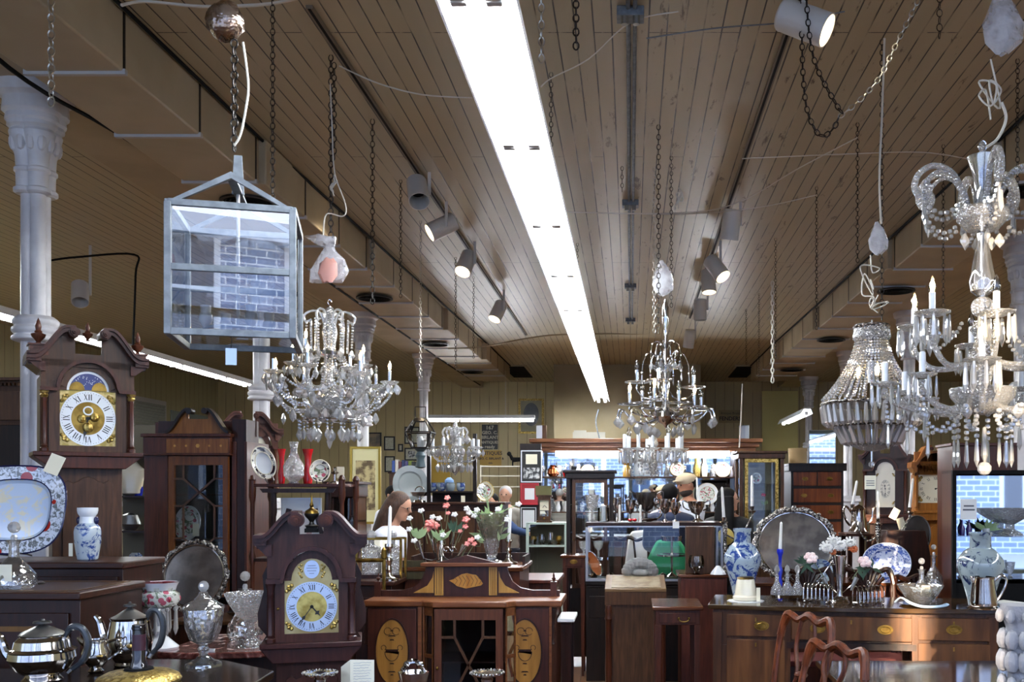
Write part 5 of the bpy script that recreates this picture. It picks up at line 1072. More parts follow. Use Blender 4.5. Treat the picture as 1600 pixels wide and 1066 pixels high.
m.tube([(hx+.034*cos(a), -.024, Z(967, 6.6)-.018*sin(a)) for a in [pi*k/8 for k in range(9)]], .004, 6); obj('bail_handle', m, mBrass, t)
case('cabinet', 'black cabinet under the glass showcase', 'cabinet', 916, 1128, 8.62, .84, .48, W4, W4, over=.0, rows=((.55, .75, 2),))
t = case('box_cabinet', 'reddish mahogany pedestal cabinet under the stemless glass bowl', 'cabinet', 1064, 1136, 7.9, Z(898, 7.9), .5, wood('figured_red', '4A201A', '6A342A'), W2x, rows=((Z(948, 7.9), Z(904, 7.9), 1),))
case('side_table', 'small side table with one ring-handled drawer below the tall dark case', 'table', 879, 914, 8.85, Z(868, 8.85), .28, W2, W2x, rows=((Z(886, 8.85), Z(870, 8.85), 1),), legs=Z(888, 8.85), kn=mBrass)
# glass showcase
D = 8.6; q = D/F; sc_ = thing('glass_showcase', 'silver-edged table showcase full of small silver, cups standing on its top', 'display case', (X(915, D), D, 0)); w = (1130-915)*q; zt = Z(822, D); zb = Z(905, D)
m = MB()
for x_ in (0, w-.02):
    for y_ in (0, .5): m.box(x_, x_+.02, y_, y_+.02, zb, zt)
m.box(0, w, 0, .02, zb-.02, zb).box(0, w, 0, .02, zt-.012, zt)
obj('metal_frame', m, pm('case_metal', 'A8AAB0', .3, metal=.7), sc_); obj('top', MB().box(0, w, 0, .52, zt, zt+.03), W1, sc_, bevel=.004); obj('base', MB().box(0, w, .0, .52, zb-.05, zb-.02), W4, sc_)
obj('glass_pane', MB().box(.02, w-.02, .008, .011, zb, zt-.01), mPane, sc_)
# tall dark display case
def vitrine(lab, px0, px1, D, ztop, dp, m, zb, mf=None, shelves=3, back=None, cor=.06):
    t = thing('display_cabinet', lab, 'display case', (X((px0+px1)/2, D), D, 0)); h = (px1-px0)/2*D/F; mf = mf or m
    for sx in (-1, 1):
        for yy in (0, dp): obj('corner_post', MB().box(sx*h-.018, sx*h+.018, yy-.018, yy+.018, 0, ztop-cor), m, t, bevel=.003)
    obj('cornice', MB().box(-h-.05, h+.05, -.05, dp+.05, ztop-.025, ztop).box(-h-.03, h+.03, -.03, dp+.03, ztop-cor-.02, ztop-.025), m, t, bevel=.005)
    obj('base', MB().box(-h, h, 0, dp, .1, zb), m, t, bevel=.003)
    df = MB(); ringp(df, [(-h*.82, zb), (h*.82, zb), (h*.82, ztop-cor-.02), (-h*.82, ztop-cor-.02)], [(-h*.66, zb+.04), (h*.66, zb+.04), (h*.66, ztop-cor-.06), (-h*.66, ztop-cor-.06)], -.012, .008); d = obj('glazed_door', df, mf, t)
    obj('glass_pane', MB().box(-h*.66, h*.66, -.002, .001, zb+.04, ztop-cor-.06), mPane, d); obj('knob', MB().ball((-h*.74, -.02, (zb+ztop)/2-.1), .009, 8), mBrass, d)
    for sx in (-1, 1): obj('side_glass', MB().box(sx*h-.002, sx*h+.002, .02, dp-.02, zb, ztop-cor), mPane, t)
    if back: obj('back_panel', MB().box(-h, h, dp-.01, dp, zb, ztop-cor), back, t)
    for k in range(shelves): z = zb+(ztop-cor-zb)*(k+1)/(shelves+1); obj('glass_shelf', MB().box(-h+.02, h-.02, .02, dp-.02, z-.006, z), mPane, t)
    return t, h
v1, vh = vitrine('tall dark-framed glass case standing in the middle of the shop', 888, 955, 9.3, Z(735, 9.3), .4, W4, .75, W3)
v2, vh2 = vitrine('gilt-trimmed mahogany display cabinet with glass sides beside the chest of drawers', 1158, 1222, 10.4, Z(705, 10.4), .4, W3, .9, mGold, back=pm('pale_lining', 'A8A48C', .6))
# chest on chest, tall pieces on the mirror side
t = case('chest_of_drawers', 'tall figured mahogany chest of drawers with round brass handles and black side', 'chest of drawers', 1236, 1318, 10.6, Z(724, 10.6), .5, W4, W4, rows=tuple((Z(760+26*k, 10.6), Z(737+26*k, 10.6), 2 if k == 0 else 1) for k in range(5)), kn=mBrass, dm=W7, over=.03, tt=.03)
obj('cornice', MB().box(-.31, .31, -.03, .5, Z(736, 10.6), Z(727, 10.6)), W4, t)
case('cabinet', 'plain reddish brown tall cupboard side standing next to the pine clock', 'cabinet', 1488, 1590, 7.75, Z(692, 7.75), .38, W2, W2, over=.015)
# mirrored glass case showing the street
D = 7.0; q = D/F; mc = thing('mirrored_case', 'black-framed mirrored case reflecting the pale blue street', 'display case', (X(1488, D), D, 0), R(-4)); w = 1.1; zt = Z(735, D)
df = MB(); ringp(df, [(0, .5), (w, .5), (w, zt), (0, zt)], [(.03, .53), (w-.03, .53), (w-.03, zt-.03), (.03, zt-.03)], 0, .04); obj('frame', df, mBlack, mc, bevel=.004)
obj('mirror_back', MB().box(.02, w-.02, .28, .29, .5, zt-.02), mMirror, mc); obj('base', MB().box(0, w, 0, .3, 0, .5), W4, mc); obj('side_panel', MB().box(0, .02, .03, .3, .5, zt), W2, mc)
obj('top_panel', MB().box(0, w, .03, .3, zt-.02, zt), mBlack, mc)
for zz_ in (Z(838, D), Z(905, D)): obj('glass_shelf', MB().box(.03, w-.03, .03, .28, zz_-.008, zz_), mPane, mc)
obj('dark_lower_panel', MB().box(.03, w-.03, .02, .03, .53, Z(912, D)), mBlack, mc)
obj('notice', MB().box(X(1500, D)-X(1488, D), X(1525, D)-X(1488, D), -.004, -.002, Z(812, D), Z(780, D)), mPaperW, mc)
m = MB(); 
for k, (a, b_) in enumerate(((.2, .8), (.15, .85))): m.box(X(1500, D)-X(1488, D)+a*.118, X(1500, D)-X(1488, D)+b_*.118, -.006, -.004, Z(792+k*6, D), Z(789.5+k*6, D))
obj('handwriting', m, mInk, mc, smooth=0)
# sideboard
sbw = 1.82; sb = thing('sideboard', 'flame mahogany sideboard with oval brass handles carrying toast racks and vases', 'sideboard', (.50, 6.35, 0), R(-9)); ZS = .93
Wsb = wood('sideboard_flame', '3E2214', '6A4026', sc=3); Wst = wood('sideboard_top', '33200F', '564030', axis='x', rough=.08)
obj('top', MB().slab([(0, .0), (0, .62), (sbw, .62), (sbw, 0), (sbw*.72, -.05), (sbw*.28, -.05)][::-1], ZS-.03, ZS), Wst, sb, bevel=.004)
obj('carcass', MB().box(.03, sbw-.03, .02, .6, ZS-.26, ZS-.03).box(.03, .5, .02, .6, .3, ZS-.26).box(sbw-.5, sbw-.03, .02, .6, .3, ZS-.26), Wsb, sb, bevel=.003)
for a, b_, ya, z1, z2, hs_ in ((.12, .49, .0, ZS-.2, ZS-.06, (.6,)), (.12, .49, .0, .34, ZS-.22, ()), (.53, 1.27, -.03, ZS-.21, ZS-.06, (.22, .78)), (1.31, 1.74, .0, ZS-.2, ZS-.06, (.5,)), (1.31, 1.74, .0, .34, ZS-.22, ())):
    d = obj('drawer' if hs_ else 'door', MB().box(a, b_, ya, ya+.025, z1, z2), wood('flame_veneer', '4A2814', '7E5030', sc=2) if 'flame_veneer' not in bpy.data.materials else bpy.data.materials['flame_veneer'], sb, bevel=.003)
    for f_ in hs_: m = MB(); handle(m, a+(b_-a)*f_, (z1+z2)/2, ya-.012, .042); obj('handle', m, mBrass, d)
    obj('keyhole', MB().box((a+b_)/2-.005, (a+b_)/2+.005, ya-.003, ya, z2-.045, z2-.02), mBrass, d)
obj('lower_rail', MB().box(.5, 1.3, .0, .03, ZS-.27, ZS-.23), W1, sb)
for x_ in (.06, .5, 1.3, sbw-.06): 
    for y_ in (.03, .56): obj('leg', MB().taper(x_, y_, 0, ZS-.05, .016, .03), Wsb, sb)
case('chest', 'long dark red chest behind the sideboard carrying the big chased tray and willow platter', 'chest', 1168, 1440, 7.66, Z(912, 7.6), .5, W2, W2x, rows=((.6, .85, 3),))
dt = thing('dining_table', 'mirror-polished dining table before the sideboard', 'table', (2.0, 4.6, 0)); obj('top', MB().box(-1.02, 1.1, -.75, .62, .73, .76), wood('mirror_polish', '2A1710', '4A2E20', axis='x', rough=.03, coat=.6), dt, bevel=.006)
for x_ in (-.7, .8): obj('pedestal', MB().lathe([(.22, 0), (.18, .05), (.05, .1), (.07, .4), (.05, .6), (.12, .73)], 18, (x_, -.1, 0)), W1, dt)
def chair(lab, x, y, rz, hback=1.02, fan=False, group='carved-back dining chairs', m=None):
    t = thing('dining_chair', lab, 'chair', (x, y, 0), rz, group); m = m or W2
    obj('seat', MB().slab([(-.22, -.2), (.22, -.2), (.19, .2), (-.19, .2)], .43, .47), pm('seat_cloth', '6A2A24', .8) if 'seat_cloth' not in bpy.data.materials else bpy.data.materials['seat_cloth'], t, bevel=.01)
    for sx in (-1, 1):
        obj('leg', MB().taper(sx*.19, -.17, 0, .44, .016, .024), m, t); obj('leg', MB().taper(sx*.17, .18, 0, .44, .016, .022), m, t)
        obj('back_post', MB().tube(spline([(sx*.17, .18, .44), (sx*.185, .22, .7), (sx*.2, .27, hback-.12), (sx*.16, .29, hback-.02)], 5), [.018]*6+[.016]*10, 8), m, t)
    obj('crest_rail', MB().tube(spline([(-.2, .27, hback-.12), (-.17, .29, hback-.01), (-.08, .295, hback-.03), (0, .295, hback+.0), (.08, .295, hback-.03), (.17, .29, hback-.01), (.2, .27, hback-.12)], 5), .02, 8), m, t)
    if fan:
        f = MB(); 
        for k in range(9): a = R(40+k*12.5); f.tube([(0, .27, hback-.19), (.17*cos(a), .285, hback-.19+.18*sin(a))], [.008, .016], 6)
        obj('fan_splat', f, m, t); obj('lower_rail', MB().tube([(-.18, .24, hback-.36), (0, .25, hback-.34), (.18, .24, hback-.36)], .014, 8), m, t)
    else:
        f = MB()
        for s in (-1, 1): f.tube(spline([(s*.03, .19, .5), (s*.07, .22, .62), (s*.025, .24, .75), (s*.07, .27, .88), (s*.05, .29, hback-.02)], 5), .011, 6)
        f.ball((0, .245, .75), .035, 8, .5); obj('splat', f, m, t)
    return t
Wch = wood('chair_red', '4A1E10', '8A4424')
chair('carved dining chair with shield-shaped back beside the sideboard end', X(1190, 4.7), 4.75, R(-62), 1.04, m=Wch); chair('second carved dining chair drawn up to the polished table, seen edge on', X(1225, 4.2), 4.2, R(-62), .98, m=Wch)
for px, lab in ((1262, 'fan-back chair whose carved fan shows behind the slanting toast rack'), (1358, 'fan-back chair whose carved fan shows behind the upright toast rack'), (1440, 'fan-back chair whose carved fan shows behind the cut glass bowl')): chair(lab, X(px, 7.3), 7.1, 0, Z(888 if px < 1400 else 900, 7.39), True, 'fan-back chairs behind the sideboard', W1)
chair('dark chair with pierced splat behind the davenport', X(990, 10.1), 10.2, R(170), Z(845, 9.2), m=W1)
chair('dark chair with rounded back seen through the showcase', X(940, 10.6), 10.9, R(150), Z(850, 9.2), m=W1)
one('dust_sheet', 'white sheet draped over a chair back behind the showcase', 'cloth', MB().prism([(-.17, -.4), (.2, -.4), (.17, .0), (.12, .05), (-.08, .03), (-.12, -.02)], 0, .05), mPaperW, (X(1000, 10.4), 10.45, Z(835, 10.4)), bevel=.02)
# tall back cupboard behind the woman with shelf mirror
D = 10.6; q = D/F
t = case('tall_cupboard', 'tall dark cupboard with panelled doors behind the flower arrangements', 'cupboard', 618, 785, D, Z(785, D), .5, W1, W1x, over=.03, doors=((.02, .26, .3, 1.45), (.28, .5, .3, 1.45), (.52, .74, .3, 1.45), (.76, .98, .3, 1.45)), dm=W3)
ss = thing('shelf_rack', 'black upright shelf rack on the tall cupboard holding blue and white pots', 'shelf', (X(703, D), 10.7, Z(785, D)))
for s in (-1, 1): obj('upright', MB().box(s*.25-.02, s*.25+.02, 0, .03, 0, 108*q), W4, ss)
obj('shelf', MB().box(-.25, .25, 0, .22, .1, .12), W4, ss); obj('back_board', MB().box(-.25, .25, .2, .22, 0, .1), W4, ss)
case('stand_cabinet', 'light brown pedestal cabinet below the framed sepia print', 'cabinet', 525, 553, 8.2, Z(800, 8.2), .3, W3, W3)
# pale green cabinet and wooden block
D = 10.6; q = D/F; pg = thing('display_cabinet', 'pale green painted glass cabinet with a mantel clock on top', 'display case', (X(854, D), D, 0)); w = 30*q; zt = Z(817, D); mG = pm('pale_green_paint', 'A8B8AC', .4)
m = MB()
for sx in (-1, 1): m.box(sx*w-.015, sx*w+.015, -.0, .03, 0, zt)
for zz_ in (zt-.02, Z(855, D), .5): m.box(-w, w, 0, .3, zz_, zz_+.02)
obj('frame', m, mG, pg); obj('glass_pane', MB().box(-w, w, .01, .012, .5, zt), mPane, pg); obj('base', MB().box(-w, w, 0, .3, 0, .5), mG, pg); obj('back_panel', MB().box(-w, w, .3, .31, .5, zt), pm('case_lining', '5A5A4A', .6), pg)
one('wooden_panel', 'upright walnut panel on the pedestal cabinet beside the glass bowl', 'panel', MB().box(-.115, .115, 0, .16, 0, Z(822, 7.7)-Z(898, 7.7)), W3, (X(1095, 7.95), 8.0, Z(898, 7.9)), bevel=.004)
one('wedge_box', 'slant-topped dark wooden box behind the cut decanter', 'box', MB().prism([(-.17, 0), (.2, 0), (.2, .2), (.16, .4), (-.14, .4), (-.17, .25)], 0, .2), W1, (X(1412, 7.8), 7.75, Z(912, 7.6)), bevel=.004)
case('tea_table', 'small round-cornered stand holding the coffee pot', 'table', 1325, 1362, 8.6, Z(834, 8.6), .3, W1, W1x, legs=Z(838, 8.6))
# back fitted cabinet
D = 17.0; q = D/F; ZB = lambda y: CAMZ+(770-y)*17/F
bc = thing('fitted_cabinet', 'long lit cabinet with carved brown cornice and mirrored shelves of china at the rear', 'cabinet', (X(1008, D), D, 0)); L, Rt = (828-1008)*q, (1190-1008)*q
obj('cornice', MB().box(L, Rt, -.15, .4, ZB(692), ZB(686)).box(L+.05, Rt-.05, -.08, .4, ZB(699), ZB(692)).box(L+.1, Rt-.1, -.03, .4, ZB(705), ZB(699)), W9, bc, bevel=.01)
obj('mirror_back', MB().box(L+.1, Rt-.1, .38, .4, .9, ZB(705)), mMirror, bc)
for p in (835, 1155): obj('upright', MB().box((p-1008)*q-.08, (p-1008)*q+.08, 0, .38, 0, ZB(705)), W1, bc)
for zz_ in (745, 800, 860): obj('shelf', MB().box(L+.1, Rt-.1, .02, .38, ZB(zz_)-.02, ZB(zz_)), W3, bc)
obj('counter', MB().box(L+.1, Rt-.1, -.1, .4, 0, .9), W1, bc)
for a, b_ in ((868, 966), (1078, 1140)): obj('strip_light', MB().box((a-1008)*q, (b_-1008)*q, -.02, .04, ZB(713), ZB(706)), mTube, bc)
# back wall shelves
ws = thing('wall_shelves', 'cream wall shelves with small ornaments beside the framed certificates', 'shelves', (X(787, 19.5), 19.5, 0)); 
for y in (728, 743, 760): obj('shelf', MB().box(-.45, .5, 0, .25, Z(y, 19.5)-.02, Z(y, 19.5)), mCream, ws)
obj('side_upright', MB().box(-.47, -.45, 0, .25, 0, Z(727, 19.5)), mCream, ws)
case('counter', 'dark shop counter in front of the rear wall shelves', 'counter', 560, 810, 15.6, 1.0, .6, W1, W1x)
case('bookcase', 'low brown bookcase by the rear wall with a row of books on it', 'bookcase', 608, 655, 18.5, Z(738, 18.5), .3, W3, W3)
# ---------------- wares: each item is a thing of its own ----------------
def lat(name, lab, cat, px, D, z, pr, m, n=24, parts=(), group=None, **k):
    """pr: (radius, height) in metres; parts: (name, profile, material)"""
    loc = (X(px, D), D, z)
    if not parts: return one(name, lab, cat, MB().lathe(pr, n, **k), m, loc, group)
    t = thing(name, lab, cat, loc, 0, group); obj('body', MB().lathe(pr, n, **k), m, t)
    for nm, p, mm in parts: obj(nm, MB().lathe(p, n), mm, t)
    return t
def tagpaper(par, x, y, z, w=.03, h=.045, ry=0, m=None): return obj('price_tag', MB().box(-w/2, w/2, -.001, .001, -h, 0), m or mPaper, par, (x, y, z), rot=(0, ry, 0))
# blue-and-white materials
def bluewhite(name, ground, ink, sc=14, lo=.56, hi=.6, rough=.1, dist=1.2, seed=0, c3=None, sc3=8):
    t = NT(name); setp(t.b, ground, rough, coat=.5); tc = t.n('TexCoord'); mp = t.n('Mapping', _Location=(seed, seed*.7, 0)); t.l(tc.outputs['Object'], mp.inputs[0])
    no = t.n('TexNoise', _Scale=sc, _Detail=5, _Distortion=dist, _Roughness=.65); t.l(mp.outputs[0], no.inputs[0])
    r = t.n('ValToRGB'); e = r.color_ramp.elements; e[0].color = lin(ground); e[0].position = lo; e[1].color = lin(ink); e[1].position = hi
    t.l(no.outputs[0], r.inputs[0]); o = r.outputs[0]
    if c3:
        n3 = t.n('TexVoronoi', _Scale=sc3); t.l(mp.outputs[0], n3.inputs[0]); m = t.n('Math', operation='LESS_THAN'); m.inputs[1].default_value = .34; t.l(n3.outputs[0], m.inputs[0])
        x = t.n('MixRGB'); t.l(m.outputs[0], x.inputs[0]); t.l(o, x.inputs[1]); x.inputs[2].default_value = lin(c3); o = x.outputs[0]
    t.l(o, t.b.inputs['Base Color']); return t.m
mBW = bluewhite('blue_landscape_glaze', 'A8B2B8', '26427E', 12, .5, .56, seed=3); mBW2 = bluewhite('blue_flower_glaze', '96A6B0', '223C7A', 15, .5, .56, seed=7); mBW3 = bluewhite('dark_branch_glaze', '92A0A4', '1A2850', 12, .54, .6, seed=1)
mWill = bluewhite('willow_blue', '34509E', 'D5DCEE', 40, .48, .6, seed=2); mWillC = bluewhite('willow_centre', 'CBD5EC', '3552A4', 22, .5, .56, seed=4)
mIma = bluewhite('imari_rim', 'D4DAE4', '6A6E70', 46, .49, .56, seed=5, c3='A02018', sc3=11); mImaC = bluewhite('imari_well', 'B7C6DA', 'D2CBB2', 14, .5, .58, seed=6)
mFlor = bluewhite('flower_sprays', 'D8D8D0', '6A7A60', 26, .52, .58, seed=8, c3='B05868', sc3=26); mFlorK = bluewhite('dark_flower_rim', 'DCD8CC', '2A1A2A', 16, .48, .53, seed=9); mNavy = pm('navy_glaze', '1A1E44', .15)
def vase_handle(t, x, z, r, m, th=.006): obj('handle', MB().tube([(x+r*.6*cos(a), 0, z+r*sin(a)) for a in [-1.5+3*k/8 for k in range(9)]] if x > 0 else [(x-r*.6*cos(a), 0, z+r*sin(a)) for a in [-1.5+3*k/8 for k in range(9)]], th, 7), m, t)
# vase on cabinet B
zB = 1.335; D = 4.6; q = D/F
v = thing('porcelain_vase', 'small blue and white landscape vase with lug handles before the tall clock trunk', 'vase', (X(137, D), D, zB))
P = [(13, 0), (15, 2), (19, 28), (19.5, 45), (18, 52), (12, 58), (11, 68), (14, 73), (15, 78), (15, 82), (12, 82), (9, 74)]
obj('body', MB().lathe([(a*q, b*q) for a, b in P[:6]], 28), mBW, v); obj('neck', MB().lathe([(a*q, b*q) for a, b in P[5:]], 28), mPorc, v)
for s in (-1, 1): obj('lug_handle', MB().ball((s*13.5*q, 0, 62*q), .012, 8, 1.6), mNavy, v)
tagpaper(v, -.062, -.03, .08, .018, .06)
# imari platter
D = 4.55
def platter(name, lab, px, py, D, rx, rz, mrim, mwell, mline=None, tilt=12, rot=0, sq=2.6, group=None, stand=True, edge=None, shad=True):
    q = D/F; rx *= q; rz *= q
    def sup(a, b, n=48): return [(a*(abs(cos(t))**(2/sq))*(1 if cos(t) >= 0 else -1), b*(abs(sin(t))**(2/sq))*(1 if sin(t) >= 0 else -1)) for t in [2*pi*k/n for k in range(n)]]
    t = thing(name, lab, 'plate', (X(px, D), D, Z(py, D)), rot, group); t.rotation_euler = (-R(tilt), 0, rot)
    def rg(a, b, ya, yb): 
        A, B = sup(rx*a, rz*a), sup(rx*b, rz*b); n = len(A); return [(x, ya, z) for x, z in A]+[(x, yb, z) for x, z in B], [(i, (i+1) % n, n+(i+1) % n, n+i) for i in range(n)]
    m = MB(); m.add(*rg(1, .7, -.012, 0)); m.add(*rg(.98, .7, -.004, .008)); m.add(*rg(1, .98, -.012, -.004)); obj('rim', m, mrim, t)
    m = MB(); m.add(*rg(.7, .62, 0, .014)); A = sup(rx*.62, rz*.62); m.add([(x, .014, z) for x, z in A]+[(x, .02, z) for x, z in A], [tuple(range(48)), tuple(range(95, 47, -1))]+[(i, 48+i, 48+(i+1) % 48, (i+1) % 48) for i in range(48)]); obj('well', m, mwell, t)
    if mline: m = MB(); m.tube([(x, -.012, z) for x, z in sup(rx, rz)], .004, 5, closed=True); m.tube([(x, -.001, z) for x, z in sup(rx*.7, rz*.7)], .003, 5, closed=True); obj('edge_line', m, mline, t)
    if stand: obj('plate_stand', MB().tube([(-rx*.3, -.03, -rz-.0), (-rx*.3, .02, -rz*.98), (-rx*.2, .1, -rz*.96)], .004, 5).tube([(rx*.3, -.03, -rz), (rx*.3, .02, -rz*.98), (rx*.2, .1, -rz*.96)], .004, 5), mIron, t)
    return t
platter('platter', 'large octagonal platter with red flowers and a navy border standing on the window-side cabinet', 22, 797, 4.7, 82, 70, mIma, mImaC, mNavy, sq=2.9)
tagpaper(SC.objects['platter'], .2, -.03, .26, .075, .095, .35)
# cut decanter on cabinet A
def decanter(lab, px, D, z, h, w, tagd=True, ship=True, group=None, m=None, cat='decanter'):
    m = m or mCutG
    t = thing('decanter', lab, cat, (X(px, D), D, z), 0, group)
    bp = [(w*.8, 0), (w, h*.06), (w*.96, h*.2), (w*.55, h*.36), (w*.24, h*.46), (w*.22, h*.62), (w*.3, h*.68), (w*.42, h*.7), (w*.2, h*.7), (w*.16, h*.5), (w*.2, h*.44)] if ship else [(w*.7, 0), (w, h*.15), (w*1.0, h*.35), (w*.8, h*.45), (w*.25, h*.52), (w*.22, h*.66), (w*.38, h*.7), (w*.18, h*.7), (w*.18, h*.5)]
    obj('body', MB().lathe(bp, 24, flute=.03, fn=12), m or mCrysC, t); obj('stopper', MB().lathe([(w*.12, h*.66), (w*.16, h*.74), (w*.1, h*.77)], 10).ball((0, 0, h*.88), w*.3, 10, 1, 6), mCrys, t, smooth=0)
    if tagd: tagpaper(t, w*.1, -w*.95, h*.36, w*.75, h*.24)
    return t
zA = 1.27
decanter('round cut glass ship decanter with paper tag on the golden-banded cabinet', 22, 3.92, zA, .275, .078)
lat('stopper_knob', 'tiny metal latch lying on the banded cabinet top', 'latch', 64, 4.1, zA, [(.012, 0), (.016, .006), (.006, .012), (0, .014)], mPewter, 10)
# silver tea service on serving table
ZT0 = 1.0
def teapot(lab, px, D, w, h, tall=False, hdl=mInkBlk):
    t = thing('teapot' if not tall else 'coffee_pot', lab, 'teapot' if not tall else 'coffee pot', (X(px, D), D, ZT0))
    if not tall: bp = [(w*.5, 0), (w*.62, h*.03), (w*.5, h*.1), (w*.8, h*.2), (w, h*.38), (w*.97, h*.48), (w*1.02, h*.5), (w*.85, h*.54), (w*.8, h*.66), (w*.66, h*.72), (w*.68, h*.74)]
    else: bp = [(w*.6, 0), (w*.66, h*.03), (w*.6, h*.07), (w*.85, h*.2), (w*.95, h*.4), (w*.85, h*.6), (w*.8, h*.72), (w*.86, h*.76)]
    obj('body', MB().lathe(bp, 32), mSilver, t); obj('lid', MB().lathe([(w*.68 if not tall else w*.84, h*.75), (w*.6, h*.79), (w*.3, h*.86), (w*.12, h*.9)], 28), mPewter, t)
    obj('finial', MB().lathe([(w*.08, h*.89), (w*.1, h*.92), (w*.28, h*.93), (w*.26, h*.96), (w*.08, h*.97), (w*.05, h)], 16), mInkBlk, t)
    obj('handle', MB().tube(spline([(w*.72, 0, h*.68), (w*.95, 0, h*.86), (w*1.3, 0, h*.84), (w*1.5, 0, h*.62), (w*1.35, 0, h*.35), (w*.95, 0, h*.18)], 6), [.008]*4+[.012]*22+[.009]*5, 8), pm('dark_handle', '2E3236', .3) if 'dark_handle' not in bpy.data.materials else bpy.data.materials['dark_handle'], t)
    obj('handle_socket', MB().tube([(w*.66, 0, h*.64), (w*.78, 0, h*.72)], .011, 8), mSilver, t); obj('handle_socket', MB().tube([(w*.85, 0, h*.14), (w*.97, 0, h*.2)], .011, 8), mSilver, t)
    obj('spout', MB().tube(spline([(-w*.8, 0, h*.3), (-w*1.15, 0, h*.45), (-w*1.35, 0, h*.68), (-w*1.55, 0, h*.78)], 6), [.02-.0006*k for k in range(19)], 10), mSilver, t)
    return t
teapot('squat silver teapot with black finial and dark handle on the polished table', 66, 3.4, .106, .215)
tp = teapot('tall silver coffee pot with curved dark handle standing behind the claret jug neck', 203, 3.7, .084, .24, True)

# creamer
t = thing('cream_jug', 'small silver cream jug with scrolled lip beside the tall coffee pot', 'jug', (X(150, 3.55), 3.55, ZT0)); obj('body', MB().lathe([(.02, 0), (.03, .01), (.02, .02), (.045, .05), (.05, .075), (.04, .1), (.042, .12), (.038, .12), (.036, .1)], 24), mSilver, t)
obj('lip', MB().tube(spline([(-.02, 0, .1), (-.05, 0, .115), (-.065, 0, .13)], 4), [.02, .018, .016, .014, .012, .01, .008, .006, .004], 8), mSilver, t); obj('handle', MB().tube(spline([(.04, 0, .11), (.08, 0, .12), (.085, 0, .08), (.045, 0, .05)], 5), .005, 6), mSilver, t)
# claret neck in gilt dish
t = thing('covered_dish', 'gilt round dish lid with dark bottle neck in its centre on the polished table', 'dish', (X(217, 3.38), 3.38, ZT0+.0))
obj('gilt_cover', MB().lathe([(.13, 0), (.135, .01), (.128, .022), (.1, .036), (.05, .044), (.045, .03)], 36, flute=.01, fn=20), mGold, t); obj('dark_well', MB().lathe([(.05, .03), (.045, .05), (.0, .052)], 24), mBlack, t)
obj('bottle_neck', MB().lathe([(.03, .05), (.028, .06), (.021, .08), (.021, .18), (.023, .182), (.023, .19), (.0215, .192), (.0215, .198), (.012, .198)], 24), pm('dark_glass', '0E0A12', .08, coat=.6), t); obj('neck_label', MB().lathe([(.0215, .11), (.0217, .165)], 24), pm('plum_foil', '3A1E2A', .3), t)
# lustre vase
D = 4.68; zM = Z(1018, 4.6); q = D/F; lv = thing('lustre_vase', 'white and ruby glass lustre vase hung with prisms on the marble top', 'vase', (X(250, D), D, zM)); k = q
obj('foot', MB().lathe([(27*k, 0), (28*k, 3*k), (18*k, 12*k), (8*k, 22*k)], 28), mPorc, lv); obj('stem', MB().lathe([(8*k, 21*k), (13*k, 28*k), (7*k, 36*k), (11*k, 50*k), (8*k, 62*k)], 20), mPorc, lv)
obj('bowl', MB().lathe([(8*k, 62*k), (24*k, 67*k), (29*k, 76*k), (28*k, 86*k), (22*k, 90*k), (24*k, 96*k)], 28), mFlor, lv); obj('scalloped_rim', MB().lathe([(23*k, 92*k), (25*k, 98*k), (28*k, 104*k), (26*k, 104*k), (20*k, 95*k)], 32, flute=.05, fn=7), mPorc, lv); obj('ruby_lining', MB().lathe([(25*k, 103.5*k), (20*k, 96*k), (0, 94*k)], 28), mRuby, lv)
for j in range(6): a = j*pi/3+.4; obj('ruby_panel', MB().ball((0, 0, 0), 1, 8), mRuby, lv, (28*k*cos(a), 28*k*sin(a), 78*k), scale=(.006, .006, .014))
for j in range(9): a = 2*pi*j/9; c_ = clone(BALL, lv, (24*k*cos(a), 24*k*sin(a), 66*k), scale=.022); clone(SPEAR, lv, (24*k*cos(a), 24*k*sin(a), 60*k), scale=(.11, .11, .12))
# silver salver round
def salver(lab, px, py, D, rx, rz, tilt=14, seg=60, amp=.03, m=None):
    q = D/F; t = thing('silver_tray', lab, 'tray', (X(px, D), D, Z(py, D))); t.rotation_euler = (-R(tilt), 0, 0); rx *= q; rz *= q
    def E(f, y, w=0): return [(rx*f*cos(a)*(1+w*cos(10*a)), y, rz*f*sin(a)*(1+w*cos(10*a))) for a in [2*pi*k/seg for k in range(seg)]]
    v = E(.86, .004)+E(.86, .012); obj('field', MB().add(v, [tuple(range(seg)), tuple(range(2*seg-1, seg-1, -1))]+[(i, seg+i, seg+(i+1) % seg, (i+1) % seg) for i in range(seg)]), m or mTray, t)
    obj('cast_border', MB().tube(E(.95, 0, amp), .065*rx, 8, closed=True), mSilverC, t); b = MB(); rn = random.Random(2)
    for k in range(seg): a = 2*pi*k/seg; f = .93+.06*(k % 2); b.ball((rx*f*cos(a), -.008, rz*f*sin(a)), rx*.05*rn.uniform(.7, 1.3), 6, 1, 4)
    obj('shell_work', b, mSilverC, t); obj('inner_moulding', MB().tube(E(.87, -.002), .006, 6, closed=True), mSilver, t)
    for s in (-1, 1): obj('foot', MB().ball((s*rx*.4, .0, -rz*.95), .014, 8), mSilverC, t)
    return t
salver('round silver salver with cast shell border leaning before the corner cabinet', 303, 900, 5.85, 54, 56)
salver('big oval chased silver tray behind the sideboard wares', 1243, 852, 7.75, 66, 60, m=mTray)
